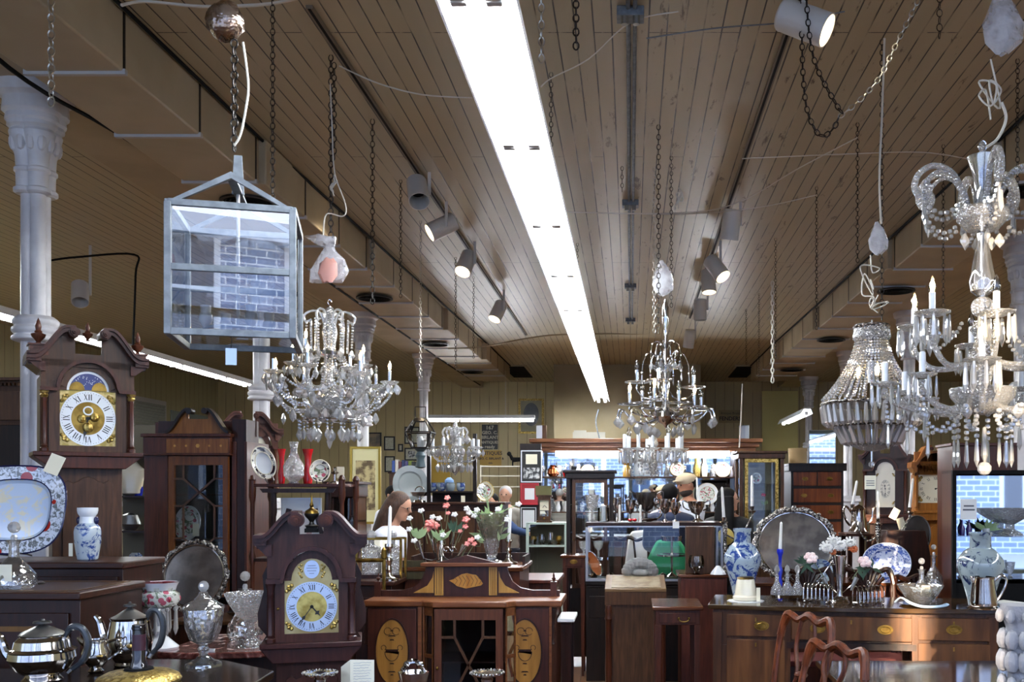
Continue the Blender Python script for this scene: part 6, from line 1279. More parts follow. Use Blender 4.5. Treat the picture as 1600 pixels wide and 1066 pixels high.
# covered glass urn, compote, decanter
def urnglass(lab, px, D, z, q):
    t = thing('glass_urn', lab, 'jar', (X(px, D), D, z))
    obj('foot', MB().lathe([(28*q, 0), (27*q, 4*q), (14*q, 10*q), (6*q, 18*q), (9*q, 26*q), (6*q, 32*q)], 24, flute=.04, fn=8), mCutG, t); obj('bowl', MB().lathe([(6*q, 32*q), (20*q, 42*q), (26*q, 60*q), (29*q, 88*q), (28*q, 90*q), (24*q, 66*q), (10*q, 42*q)], 48, flute=.035, fn=12), mCutG, t)
    obj('lid', MB().lathe([(31*q, 90*q), (28*q, 95*q), (16*q, 102*q), (8*q, 110*q), (6*q, 116*q)], 28, flute=.04, fn=12), mCutG, t); obj('lid_knob', MB().ball((0, 0, 124*q), 8*q, 10, 1.1, 6), mCrys, t, smooth=0); return t
urnglass('tall lidded cut glass urn on a star foot on the polished table', 318, 3.7, ZT0, 3.7/F)
D = 4.75; q = D/F; t = thing('glass_compote', 'wide cut glass compote beside the small clock on the marble top', 'bowl', (X(392, D), D, zM)); obj('foot', MB().lathe([(24*q, 0), (20*q, 4*q), (6*q, 14*q), (5*q, 34*q), (10*q, 40*q)], 20), mCrysC, t); obj('bowl', MB().lathe([(8*q, 40*q), (20*q, 48*q), (34*q, 72*q), (38*q, 84*q), (33*q, 76*q), (18*q, 54*q), (4*q, 46*q)], 32, flute=.04, fn=16), mCrysC, t)
decanter('tall cut glass decanter with ball stopper behind the wide compote', 383, 5.0, zM, .36, .085, False)
lat('box', 'small white porcelain pill box on the marble top', 'box', 329, 4.6, zM, [(.02, 0), (.022, .012), (0, .014)], mPorc, 16, sx=1, sy=.7)
# small silver pieces near the salver
for i, (px, py, lab) in enumerate(((372, 962, 'low silver dish beside the round salver'), (392, 958, 'silver sugar basket behind the wide compote'))): lat('silver_dish', lab, 'dish', px, 5.9, Z(968, 5.75), [(.02, 0), (.05, .01), (.07, .03), (.066, .03), (.03, .012)], mSilver)
# small stuff in front of the camera: tazza, lettered card, wire basket
def tazza(lab, px, D, z0): 
    t = thing('silver_tazza', lab, 'dish', (X(px, D), D, z0)); h = Z(1052, D)-z0
    obj('stem', MB().lathe([(.045, 0), (.04, .01), (.012, .03), (.014, h*.5), (.02, h-.02), (.012, h-.01)], 20), mSilver, t); obj('dish', MB().lathe([(.012, h-.012), (.05, h-.006), (.056, h+.002), (.052, h+.002), (.0, h-.004)], 28), mSilver, t)
    b = MB(); [b.ball((.055*cos(2*pi*k/30), .055*sin(2*pi*k/30), h+.002), .004, 6, 1, 4) for k in range(30)]; obj('beaded_edge', b, mSilverC, t)
st = case('stand_table', 'low dark stand before the small clock holding silver tazze and a written card', 'table', 470, 830, 3.1, .96, .4, W1, W1x)
tazza('silver tazza with beaded edge standing before the small clock', 500, 3.25, .96); tazza('silver tazza with beaded edge standing before the inlaid cabinet door', 761, 3.25, .96)
D = 3.3; q = D/F; cd = thing('letter_card', 'folded cream card with blue handwriting beside the silver tazza', 'card', (X(552, D), D, .96)); hh = Z(1031, D)-.96
obj('front_leaf', MB().add([(-.01, 0, 0), (.065, .02, 0), (.065, .02, hh-.004), (-.01, 0, hh)], [(0, 1, 2, 3)]), mPaper, cd); obj('side_leaf', MB().add([(-.01, 0, 0), (-.05, .03, 0), (-.05, .03, hh-.03), (-.01, 0, hh)], [(0, 3, 2, 1)]), mPaper, cd)
m = MB(); rn = random.Random(4)
for k in range(8):
    zz_ = hh-.012-k*.009; P = [( .0+.06*i/14, .0+.0027*60*(.06*i/14)/10-.0016+.06*i/14*.266-.0+.0027*0, zz_+rn.uniform(-.0012, .0018)) for i in range(14-(k % 3))]
    m.tube([(p[0], (p[0]+.01)*.2667-.0012, p[2]) for p in P], .0005, 4)
obj('handwriting', m, pm('blue_ink', '4A5E86', .6), cd)
D = 3.3; t = thing('wire_basket', 'small twisted silver wire basket handle in front of the inlaid cabinet', 'basket', (X(646, D), D, .96)); hh = Z(1036, D)-.96
for s, a0 in ((-1, 0), (1, .2)): obj('twisted_wire', MB().tube([(.035*cos(a)+.004*cos(a*9+s), .004*sin(a*9), hh*.75+.035*sin(a)+.02*s*.2) for a in [pi*k/30 for k in range(31)]], .005, 6), mSilver, t)
obj('basket_bowl', MB().lathe([(.02, 0), (.04, hh*.4), (.05, hh*.75), (.046, hh*.75), (.03, hh*.3)], 20, flute=.05, fn=12), mSilver, t)
# on the whatnot
zW = Z(756, 6.0)
platter('oval_dish', 'tilted oval dish with dark flower rim on the whatnot top', 412, 724, 6.1, 17, 27, mFlorK, mPorc, mCream, sq=2, rot=R(20), tilt=20).rotation_euler = (-R(16), R(-18), R(20))
platter('easel_plate', 'gilt-edged flowered plate on a wire easel on the whatnot top', 500, 737, 6.1, 15, 18, mFlorK, mFlor, mCream, sq=2, rot=R(15), tilt=18)
D = 6.15; q = D/F; lat('glass_jug', 'engraved clear glass jug between the dish and easel plate on the whatnot', 'jug', 459, D, zW, [(10*q, 0), (6*q, 3*q), (15*q, 12*q), (16*q, 28*q), (8*q, 42*q), (5*q, 52*q), (7*q, 66*q), (5*q, 66*q), (4*q, 50*q)], mCrysC, 24)
for px, lab in ((440, 'slim red glass vase behind the glass jug'), (481, 'broad red glass vase behind the wire easel plate')):
    w_ = 6 if px == 440 else 8; lat('red_vase', lab, 'vase', px, 6.28, zW, [(w_*.8*q, 0), (w_*q, 14*q), (w_*.6*q, 30*q), (w_*.7*q, 44*q), (w_*1.1*q, 56*q), (w_*.8*q, 56*q)], mRed, 18)
one('price_tag', 'cream price card hung under the crystal chandelier behind the whatnot', 'tag', MB().box(-6*q, 6*q, -.001, .001, -9*q, 9*q), mPaper, (X(530, 6.3), 6.33, zW+.04+9*q))
lat('silver_cruet', 'ornate little silver cruet stand at the end of the whatnot top', 'cruet', 523, 6.2, zW, [(.05, 0), (.045, .01), (.01, .02), (.01, .06), (.03, .07), (.01, .08), (.012, .1), (0, .11)], mSilver, 14)
# framed pictures
def picture(lab, px0, px1, y0, y1, D, mf, mmat, mpic=None, fw=.02, inset=.2, group=None, name='framed_picture', rz=0, cat='picture', ins=None):
    w, h = (px1-px0)*D/F, (y1-y0)*D/F; t = thing(name, lab, cat, (X((px0+px1)/2, D), D, Z(y1, D)), rz, group); m = MB()
    ringp(m, [(-w/2, 0), (w/2, 0), (w/2, h), (-w/2, h)], [(-w/2+fw, fw), (w/2-fw, fw), (w/2-fw, h-fw), (-w/2+fw, h-fw)], -.012, .015); obj('frame', m, mf, t); obj('mount', MB().box(-w/2+fw, w/2-fw, 0, .012, fw, h-fw), mmat, t)
    if mpic: ix, iz = w*inset, h*inset; obj('print', MB().box(-w/2+ix, w/2-ix, -.002, 0, iz, h-iz), mpic, t)
    return t, w, h
mSepia = pm('sepia_print', 'B8A878', .6, c2='5A4A30', sc=11, lo=.42, hi=.58, detail=6); mMatC = pm('cream_mount', 'D8D2A0', .5); mBWp = pm('photo_grey', 'C8C8C4', .4, c2='2A2A2C', sc=22, lo=.42, hi=.58, detail=5); mFaded = pm('faded_document', 'BDBCA4', .5, c2='A8A68E', sc=30)
picture('large sepia village scene in a cream mount and gilt frame leaning on the pedestal', 547, 595, 698, 819, 12.69, pm('thin_gilt', 'A08838', .35, metal=.6), mMatC, mSepia, .03, .18)
picture('pale framed sketch of a pink figure behind the small clock finial', 440, 502, 778, 868, 6.2, mPorc, mPaperW, pm('pink_sketch', 'D8D0C8', .6, c2='B86A66', sc=8, lo=.5, hi=.62), .012, .24)
cert = [(573, 596, 676, 700, 'framed landscape high on the rear wall beside the small certificate'), (600, 617, 682, 704, 'narrow black-framed certificate upper on the rear wall'), (601, 617, 713, 738, 'narrow black-framed certificate just above the book row'), (622, 630, 694, 706, 'tiny unframed grey card on the rear wall'), (632, 656, 667, 694, 'framed drawing behind the old gas lantern'), (632, 654, 700, 720, 'small framed blue photograph on the rear wall'), (655, 664, 698, 722, 'half-hidden pale frame beside the black rack')]
for i, (a, b_, c_, d_, lab) in enumerate(cert): picture(lab, a, b_, c_, d_, 21.97, mInkBlk, mFaded if i != 0 else pm('dusk_print', '8A7A5E', .5, c2='5A564E', sc=5), mBWp if i == 5 else None, .03, .25, 'frames on the rear wall')
t, w, h = picture('oval-mounted dark portrait in a gilt frame on the rear wall', 810, 850, 623, 678, 21.97, mGold, pm('portrait_mount', '8A8468', .5), None, .05)
obj('oval_portrait', MB().prism([(w*.3*cos(2*pi*k/28), h*.55+h*.33*sin(2*pi*k/28)) for k in range(28)], -.004, 0), pm('dark_portrait', '2E2E2C', .3, c2='4A4844', sc=3), t)
# standing frames by the red certificate (D 11)
t, w, h = picture('tall black frame holding a letter above a grey photograph', 814, 847, 704, 754, 12.0, mPorc, mInkBlk, None, .012)
obj('letter', MB().box(-w*.27, w*.27, -.003, 0, h*.57, h*.88), mPaper, t); obj('photograph', MB().box(-w*.38, w*.38, -.003, 0, h*.12, h*.46), mBWp, t)
t, w, h = picture('red-mounted certificate hanging under the black frame', 813, 842, 755, 789, 12.0, pm('red_frame', 'A01F28', .4), pm('red_mount', '9A2028', .5), mPaperW, .02, .24)
t, w, h = picture('white certificate in a black frame low beside the pale green cabinet', 814, 838, 793, 829, 12.0, mPorc, mInkBlk, mPaperW, .008, .12)
one('display_board', 'dark post board that carries the stacked frames', 'board', MB().box(-.13, .13, 0, .04, 0, 2.25), W4, (X(829, 12.06), 12.06, 0))
# signs
t = thing('shop_sign', 'black painted sign with pale lettering on the rear wall', 'sign', (X(764, 21.85), 21.97, Z(702, 21.85))); w, h = 25*21.85/F, 39*21.85/F
obj('board', MB().box(-w/2, w/2, 0, .02, 0, h), mInkBlk, t)
mLet = pm('sign_letters', 'B8B098', .5)
for s_, z_, sz in (('167', .87, .12), ('GEO. C.', .67, .1), ('BIRLANT', .48, .1), ('ANTIQUES', .28, .085), ('ready', .1, .1)): txt('lettering', s_, sz*1.0, mLet, t, (0, -.002, h*z_), bold=.002)
t = thing('shop_sign', 'yellow sign reading ANTIQUES with smaller black lines beneath', 'sign', (X(764, 21.7), 21.97, Z(727, 21.7))); w, h = 34*21.7/F, 24*21.7/F
obj('board', MB().box(-w/2, w/2, 0, .02, 0, h), pm('sign_yellow', 'B08A2C', .5), t)
for s_, z_, sz in (('ANTIQUES', .8, .12), ('GEO. C. BIRLANT &', .45, .075), ('CO.', .15, .06)): txt('lettering', s_, sz*.9, mInkBlk, t, (0, -.002, h*z_), bold=.002)
t = thing('shop_sign', 'faded cream sign lettered Antique Brass FENDERS on the rear wall', 'sign', (X(1142, 21.8), 21.97, Z(660, 21.8))); w, h = 36*21.8/F, 20*21.8/F
obj('board', MB().box(-w/2, w/2, 0, .02, 0, h), pm('sign_cream', '9C8A5A', .6), t); txt('lettering', 'Antique Brass', .075, mInkBlk, t, (0, -.002, h*.75)); txt('lettering', 'FENDERS', .12, mInkBlk, t, (0, -.002, h*.32), bold=.003)
# speakers and small things on the fitted cabinet cornice
zc_ = ZB(686)
for px, lab in ((845, 'small white loudspeaker on the fitted cabinet cornice end'), (1163, 'small grey loudspeaker on the cornice beside the gilt cabinet')):
    t = thing('loudspeaker', lab, 'loudspeaker', (X(px, 17), 17.05, zc_)); obj('cabinet', MB().box(-.07, .09, 0, .15, 0, .24), W3 if px < 1000 else mPewter, t, bevel=.005); obj('grille', MB().box(-.08, .02, -.012, 0, .01, .235), pm('speaker_grey', 'A8ACB4', .7) if px < 1000 else pm('speaker_dark', '7A7E88', .7), t)
one('papers', 'stack of grey papers lying on the fitted cabinet cornice', 'papers', MB().box(-.28, .28, 0, .1, 0, .12).mat(0).box(-.26, -.05, -.01, .08, .02, .15), pm('grey_papers', '8E8C80', .7), (X(920, 17), 17.05, zc_))
# ---------------- flowers ----------------
mPetW = pm('white_petal', 'E6E4DE', .6); mPetP = pm('coral_petal', 'D66A62', .6, c2='E89A90', sc=40); mPetO = pm('orange_petal', 'C4673A', .6); mPetR = pm('rose_petal', 'E8C8C4', .6, c2='F0DEDA', sc=30); mLeafP = pm('pale_leaf', 'A8C08A', .5); mLeafD = pm('dark_leaf', '2E4A34', .5); mStem = pm('stem', '6E7A5A', .6)
def bloom(par, p, r, m, n=5, rings=1, name='bloom', cup=.5):
    mb = MB(); rn = random.Random(int(p[0]*999)+n)
    for q in range(rings):
        rr = r*(1-q*.28)
        for k in range(n+q):
            a = 2*pi*k/(n+q)+q*.5+rn.uniform(-.2, .2); c = (rr*.55*cos(a), rr*.55*sin(a)*.7-.1*r*q, rr*.55*sin(a)*.8)
            mb.ball(c, rr*.42, 7, .8, 4)
    mb.ball((0, -.3*r, 0), r*.3, 7, 1, 4); return obj(name, mb, m, par, p)
def leafmb(pts, L): 
    mb = MB()
    for (p, d, l) in pts:
        p = V(p); d = V(d).normalized(); s = d.cross(V((0, 1, .2))).normalized()*l*.16
        mb.add([p, p+d*l*.4+s, p+d*l-V((0, 0, .1*l)), p+d*l*.4-s], [(0, 1, 2, 3)])
    return mb
def P3(px, py, D, o): return (X(px, D)-o[0], D-o[1], Z(py, D)-o[2])
# epergne
D = 5.62; zD = Z(886, 5.5); o = (X(690, D), D, zD)
ep = thing('epergne', 'branching silver epergne holding coral and white flowers on the gallery desk', 'vase', o)
obj('base', MB().lathe([(.07, 0), (.075, .008), (.03, .02), (.012, .05), (.01, .2)], 20), mSilver, ep)
for px, py0, py1, dy in ((655, 845, 872, -.05), (672, 830, 860, 0), (687, 848, 874, -.06), (712, 832, 868, .0), (728, 852, 868, -.04)):
    a = P3(px, py0, D, o); b_ = ((P3(px, py1, D, o)[0])*.72, dy, P3(px, py1, D, o)[2]); a = (a[0], dy, a[2])
    obj('trumpet', MB().tube([b_, [b_[i]+(a[i]-b_[i])*.5 for i in range(3)], a], [.004, .009, .02], 12), mSilver, ep); obj('scroll_branch', MB().tube(spline([(0, 0, .06), (b_[0]*.5, dy*.5, .03), b_], 5), .004, 6), mIron, ep)
for s in (0, 1): obj('wire_scroll', MB().tube([(.03+.035*s+(.022-.0018*k)*cos(k*.6), -.02, .09+(.022-.0018*k)*sin(k*.6)) for k in range(11)], .003, 5), mSilver, ep)
fl = thing('flower_spray', 'coral sweet peas and white orchids standing in the silver epergne', 'flowers', o)
for px, py, r, m in ((672, 818, .035, mPetP), (680, 822, .03, mPetP), (668, 826, .028, mPetP), (697, 790, .024, mPetP), (699, 778, .02, mPetP), (728, 812, .026, mPetP), (727, 823, .02, mPetP), (719, 830, .016, mPetP), (736, 844, .022, mPetP), (730, 850, .02, mPetP), (741, 850, .018, mPetP), (700, 802, .016, mPetP)):
    bloom(fl, P3(px, py, 5.58, o), r, m, 5, 2); obj('stalk', MB().tube([P3(px, py, 5.6, o), P3(px+(690-px)*.3, py+25, 5.6, o)], .0022, 5), mStem, fl)
for px, py in ((658, 798), (640, 810), (639, 827), (676, 808), (686, 810), (647, 845), (710, 804), (746, 840), (692, 836)):
    bloom(fl, P3(px, py, 5.5, o), .02, mPetW, 5, 1); obj('stalk', MB().tube(spline([P3(px, py, 5.52, o), P3(px+4, py+14, 5.55, o), P3(px+(690-px)*.3, 850, 5.6, o)], 3), .0018, 5), mStem, fl)
rn = random.Random(3)
for cx, cy in ((653, 842), (688, 845)): obj('leaf_tuft', leafmb([(P3(cx+rn.uniform(-4, 4), cy, 5.55, o), (rn.uniform(-.8, .8), rn.uniform(-.5, .2), 1), rn.uniform(.05, .09)) for _ in range(16)], 1), mLeafP, fl)
obj('leaf_tuft', leafmb([(P3(715+rn.uniform(-14, 10), 832, 5.6, o), (rn.uniform(-.9, .9), 0, 1), .08) for _ in range(9)], 1), mLeafD, fl)
# straw hat shape/fan behind
# tall glass vase
D = 5.7; o = (X(768, D), D, zD); q = D/F
gv = thing('glass_vase', 'tall tapering cut glass vase on the gallery desk', 'vase', o)
obj('body', MB().lathe([(26*q, 0), (24*q, 3*q), (7*q, 8*q), (8*q, 14*q), (14*q, 40*q), (24*q, 74*q), (26*q, 80*q), (23*q, 76*q), (13*q, 42*q), (6*q, 16*q)], 42, flute=.03, fn=14), mCutG, gv)
lf = thing('flower_spray', 'pale green leaves and thin white orchids in the tall glass vase', 'flowers', o)
obj('leaf_mass', leafmb([((rn.uniform(-.05, .05), rn.uniform(-.04, .04), rn.uniform(.12, .27)), (rn.uniform(-1, 1), rn.uniform(-.6, .2), rn.uniform(.3, 1.4)), rn.uniform(.05, .12)) for _ in range(70)], 1), mLeafP, lf)
for px, py in ((729, 795), (733, 801), (745, 797), (753, 760), (750, 768), (778, 796), (810, 788), (792, 812), (741, 806)):
    bloom(lf, P3(px, py, 5.6, o), .021, mPetW, 5, 1); obj('stalk', MB().tube(spline([P3(px, py, 5.62, o), P3((px+768)/2, py+10, 5.65, o), P3(766, 815, 5.7, o)], 4), .0025, 5), mLeafP, lf)
# candles and holders
def candlestick(lab, px, D, z, ych, yct, m=mSilver, cm=mWax, lean=0, r=.011, name='candlestick', base=.05):
    t = thing(name, lab, 'candlestick', (X(px, D), D, z)); hz = Z(ych, D)-z; tz = Z(yct, D)-z
    obj('stick', MB().lathe([(base, 0), (base, .008), (base*.5, .02), (.012, .04), (.018, hz*.3), (.01, hz*.4), (.02, hz*.55), (.01, hz*.65), (.014, hz*.85), (.024, hz*.93), (.022, hz), (.01, hz)], 20), m, t)
    obj('candle', MB().lathe([(r, 0), (r*.75, (tz-hz)*.94), (0, tz-hz)], 12), cm, t, (0, 0, hz), rot=(0, lean, 0)); return t
candlestick('silver candlestick with white taper in front of the boxed decanters', 608, 5.25, Z(908, 5.22), 850, 790, lean=.03)
candlestick('silver candlestick with white taper beside the tall glass vase', 795, 5.75, zD, 843, 793, lean=.06)
# tantalus
D = 5.42; q = D/F; z = Z(908, 5.22); t = thing('tantalus_frame', 'brass frame box holding two square cut decanters', 'decanter stand', (X(596, D), D, z)); w = 34*q
m = MB()
for sx in (-1, 1): m.box(sx*w-.006, sx*w+.006, -.06, -.05, 0, .22).box(sx*w-.006, sx*w+.006, .05, .06, 0, .22)
m.box(-w, w, -.06, -.05, .21, .222).box(-w, w, .05, .06, .21, .222); obj('frame', m, mBrass, t); obj('base', MB().box(-w, w, -.06, .06, 0, .02), W1, t)
for dx, lab in ((-.055, 'square cut decanter with ball stopper in the brass frame, next to the small clock'), (.06, 'square cut decanter with ball stopper in the brass frame, next to the silver candlestick')):
    d = thing('square_decanter', lab, 'decanter', (X(596, D)+dx, D, z+.02)); obj('body', MB().box(-.045, .045, -.04, .04, 0, .15), mCrysC, d, bevel=.008); obj('neck', MB().lathe([(.04, .15), (.015, .165), (.015, .185), (.026, .19)], 16), mCrysC, d); obj('stopper', MB().ball((0, 0, .215), .026, 10), mCrys, d, smooth=0)
lat('lamp_shade', 'small pleated cream shade behind the boxed decanters', 'lampshade', 594, 5.66, z, [(.02, 0), (.02, .13), (.09, .13), (.055, .2), (.05, .2), (.08, .14)], mCream, 28, flute=.02, fn=14)
t = thing('brass_rail', 'slim brass rail stand with cross bar beside the small clock', 'stand', (X(600, 5.18), 5.18, 0)); obj('post', MB().lathe([(.016, 0), (.016, .01), (.012, .03), (.01, Z(877, 5.02)), (.016, Z(875, 5.02)), (.014, Z(862, 5.02)), (0, Z(857, 5.02))], 12), mBrass, t); obj('cross_bar', MB().tube([(-.16, 0, Z(879, 5.02)), (0, 0, Z(879, 5.02))], .011, 8), mBrass, t)
# ---------------- things on the tall cupboard ----------------
zc = Z(785, 10.6)
platter('platter', 'large plain grey-white platter leaning on the tall cupboard', 641, 757, 10.95, 27, 30, pm('stone_china', '9CA3A2', .2, coat=.4), pm('stone_china_well', '8E9695', .2, coat=.4), sq=2.1, rot=R(18))
t = thing('silver_compote', 'shell-shaped silver compote in front of the grey platter', 'bowl', (X(654, 10.7), 10.75, zc)); q = 10.7/F; obj('foot', MB().lathe([(.07, 0), (.06, .02), (.02, .03), (.02, .05)], 16), mSilver, t); obj('bowl', MB().lathe([(.02, .05), (.08, .07), (.1, .11), (.09, .11), (.02, .07)], 20, flute=.06, fn=8), mSilver, t); obj('looped_handle', MB().tube([(.05*cos(a), 0, .12+.05*sin(a)) for a in [pi*k/8 for k in range(9)]], .006, 6), mSilver, t)
for px, lab in ((676, 'first blue and white pot on the black rack, beside the grey platter'), (689, 'second blue and white pot on the black rack'), (704, 'third blue and white pot on the black rack, darker glazed'), (720, 'fourth blue and white pot on the black rack, beside the upright')): lat('porcelain_pot', lab, 'pot', px, 10.82, zc+.12, [(.03, 0), (.045, .02), (.05, .06), (.042, .085), (.048, .095), (.04, .09), (.03, .02)], mBW2 if px != 704 else mBW3, 20, group='blue and white pots on the black rack')
lat('ginger_jar', 'pale blue jar top showing above the row of pots', 'jar', 702, 10.88, zc+.12, [(.04, 0), (.05, .08), (.05, .12), (.02, .15), (0, .15)], pm('pale_blue_glaze', '8EB0DC', .2), 20)
platter('plate', 'gilt-rimmed lobed plate on the tall cupboard end', 758, 768, 10.75, 14, 16, mCream, mFlor, mGold, sq=1.7)
one('price_card', 'cream price card standing on the tall cupboard', 'card', MB().box(-.022, .022, 0, .003, 0, .07), mPaper, (X(723, 10.6), 10.62, zc))
t = thing('bronze_dog', 'dark animal bronze on the wall shelves', 'figurine', (X(808, 19.5), 19.6, Z(728, 19.5))); obj('body', MB().tube([(-.1, 0, .12), (.08, 0, .13)], [.05, .04], 8).tube([(-.1, 0, .12), (-.15, 0, .22)], [.035, .03], 8).ball((-.17, 0, .24), .045, 8), mBlack, t)
for dx in (-.1, .07): obj('leg', MB().tube([(dx, 0, .12), (dx, 0, 0)], .015, 6), mBlack, t)
one('yellow_fabric', 'yellow panel hung behind the small crystal chandelier', 'fabric', MB().box(-.2, .2, 0, .02, 0, .8), pm('yellow_cloth', 'B8963A', .7), (X(688, 21.9), 21.96, Z(762, 21.9)))
# old gas lantern
D = 9.4; q = D/F; t = thing('gas_lantern', 'old tapered street-type lantern with rust top hanging before the rear frames', 'lantern', (X(657, D), D, Z(700, D)))
def fr4(mb, z0, w0, z1, w1, r=.007):
    for i, j in ((-1, -1), (1, -1), (1, 1), (-1, 1)): mb.tube([(i*w0, j*w0, z0), (i*w1, j*w1, z1)], r, 5)
    for z, w in ((z0, w0), (z1, w1)): mb.tube([(i*w, j*w, z) for i, j in ((-1, -1), (1, -1), (1, 1), (-1, 1))], r, 5, closed=True)
    return mb
obj('frame', fr4(fr4(MB(), 0, .07, 24*q, .12), 24*q, .12, 42*q, .06), mIron, t)
g_ = MB(); 
for (z0, w0, z1, w1) in ((0, .07, 24*q, .12), (24*q, .12, 42*q, .06)): g_.add([(i*w, j*w, z) for z, w in ((z0, w0), (z1, w1)) for i, j in ((-1, -1), (1, -1), (1, 1), (-1, 1))], [(k, (k+1) % 4, 4+(k+1) % 4, 4+k) for k in range(4)])
obj('glass_pane', g_, mPane, t, smooth=0); obj('rust_cap', MB().lathe([(.09, 41*q), (.06, 46*q), (.05, 47*q), (0, 47*q)], 12), mIron, t); obj('hanging_loop', MB().tube([(-.05, 0, 46*q), (-.05, 0, 64*q), (.05, 0, 64*q), (.05, 0, 46*q)], .006, 6), mIron, t)
obj('post_socket', MB().lathe([(.02, -32*q), (.05, -30*q), (.035, -18*q), (.05, -12*q), (.03, -6*q), (.07, 0)], 12), pm('verdigris', '3A4A50', .5), t); obj('gas_mantle', MB().lathe([(.03, 0), (.035, 10*q), (.02, 18*q)], 10), mPaperW, t)
# mantel clock on the pale green cabinet
t = thing('mantel_clock', 'small mahogany ogee mantel clock on the pale green cabinet', 'clock', (X(850, 10.65), 10.7, Z(817, 10.6))); q = 10.65/F
m = MB(); ringp(m, [(-10*q, 0), (10*q, 0), (10*q, 40*q), (-10*q, 40*q)], [(-7*q, 10*q), (7*q, 10*q), (7*q, 35*q), (-7*q, 35*q)], -.03, 0); obj('case', m, W3, t); obj('cornice', MB().box(-12*q, 12*q, -.04, .08, 40*q, 43*q).box(-12*q, 12*q, -.04, .08, 0, 3*q), W3, t); obj('body', MB().box(-10*q, 10*q, 0, .07, 0, 40*q), W1, t)
obj('dial', MB().box(-7*q, 7*q, -.006, 0, 19*q, 35*q), mPaper, t); obj('mirror_panel', MB().box(-7*q, 7*q, -.006, 0, 10*q, 18*q), mMirror, t); obj('hand', MB().prism(band([(-2.5*q, 23*q), (0, 27*q), (4*q, 23*q)], .003)[::-1], -.01, -.007), mInkBlk, t); obj('knob', MB().ball((0, -.04, 6*q), .012, 8), mBrass, t)
one('book_stack', 'olive cloth bound volumes on the mantel clock top', 'books', MB().box(-.09, .08, -.03, .06, 0, .1), pm('olive_cloth', '4E4A20', .6), (X(849, 10.65), 10.72, Z(817, 10.6)+43*q))
# books in a row
for i, (c_, h_) in enumerate((('2A4A8E', .22), ('C8C4B8', .24), ('5A2A30', .2), ('24305A', .23), ('3A3A6A', .21), ('6A7A2E', .22), ('1A1A1C', .2), ('2E3A34', .18))):
    one('book', ('blue', 'white', 'maroon', 'navy', 'indigo', 'olive', 'black', 'dark green')[i]+' book in the row on the low bookcase', 'book', MB().box(0, .055, 0, .16, 0, h_), pm('book_'+c_, c_, .5), (X(611, 18.5)+i*.062, 18.56, Z(738, 18.5)), group='books on the low bookcase', bevel=.003)
# ---------------- fitted cabinet shelves ----------------
D = 17.15; q = D/F; z1 = ZB(745); z2 = ZB(800); SHG = 'china on the lit cabinet shelves'
def sv(name, lab, cat, px, z, pr, m, **k): return lat(name, lab, cat, px, D, z, [(a*q, b*q) for a, b in pr], m, 18, group=SHG, **k)
sv('brown_pot', 'round brown pot on the lit upper shelf by the tall frames', 'pot', 863, z1, [(4, 0), (8, 5), (7, 12), (3, 15), (4, 18)], mCopper)
for px, lab in ((883, 'red cup beside the brown pot on the lit shelf'), (894, 'second red cup from the brown pot on the lit shelf'), (940, 'red cup just past the round-faced plate on the lit shelf'), (952, 'red cup beside the amber vase on the lit shelf')): sv('red_cup', lab, 'cup', px, z1, [(2.5, 0), (3.5, 3), (4.5, 8), (3.8, 8), (2, 2)], mRed)
sv('amber_vase', 'amber brown glass vase on the lit upper shelf', 'vase', 979, z1, [(6, 0), (6, 14), (4, 18), (6, 22)], pm('amber_glass', '7A5A1E', .15, coat=.4))
for px, lab in ((1090, 'tall cream and gold vase first of the pair on the lit shelf'), (1101, 'tall cream and gold vase second of the pair on the lit shelf')): sv('gilt_vase', lab, 'vase', px, z1, [(4, 0), (5, 14), (2, 24), (3, 30)], mCream if px > 1095 else mGold)
for px, py, r, lab in ((918, 736, 10, 'round-faced plate between red cups on the lit shelf'), (1058, 733, 11, 'flower plate on the lit shelf behind the capped man'), (1129, 734, 12, 'flower plate at the end of the lit upper shelf')): platter('plate', lab, px, py, 17.2, r, r, mCream, mFlor, mBrass, sq=2, group=SHG, stand=False, tilt=6)
platter('plate', 'large oval flowered plate leaning below the lit shelf beside the capped man', 1105, 772, 17.1, 17, 17, mPorc, mFlor, mCream, sq=2, group=SHG, stand=False, tilt=6)
picture('grey framed print on the lit upper shelf', 990, 1016, 714, 744, 17.2, pm('grey_frame', '8A98A0', .5), mPewter, mBWp, .02, .25)
rn = random.Random(11)
WARES = [('glass_goblet', 'clear glass goblet', [(3, 0), (1, 1), (.8, 6), (3.4, 9), (3.8, 16), (3.2, 16)], mCrysC), ('glass_jar', 'clear cut glass jar', [(3.5, 0), (4.2, 8), (3, 12), (2, 13), (2.6, 17), (0, 19)], mCrysC), ('white_vase', 'small white china vase', [(2.5, 0), (4, 6), (2, 12), (3, 15)], mPorc), ('blue_jar', 'blue and white jar', [(3, 0), (4.5, 6), (4, 11), (2.5, 13), (0, 15)], mBW), ('glass_decanter', 'slim glass decanter', [(3.5, 0), (4, 6), (1.2, 12), (1.2, 18), (2, 20), (0, 23)], mCrysC)]
kk = 0; ct = {}; ORD = 'first second third fourth fifth sixth seventh eighth ninth tenth eleventh twelfth thirteenth'.split()
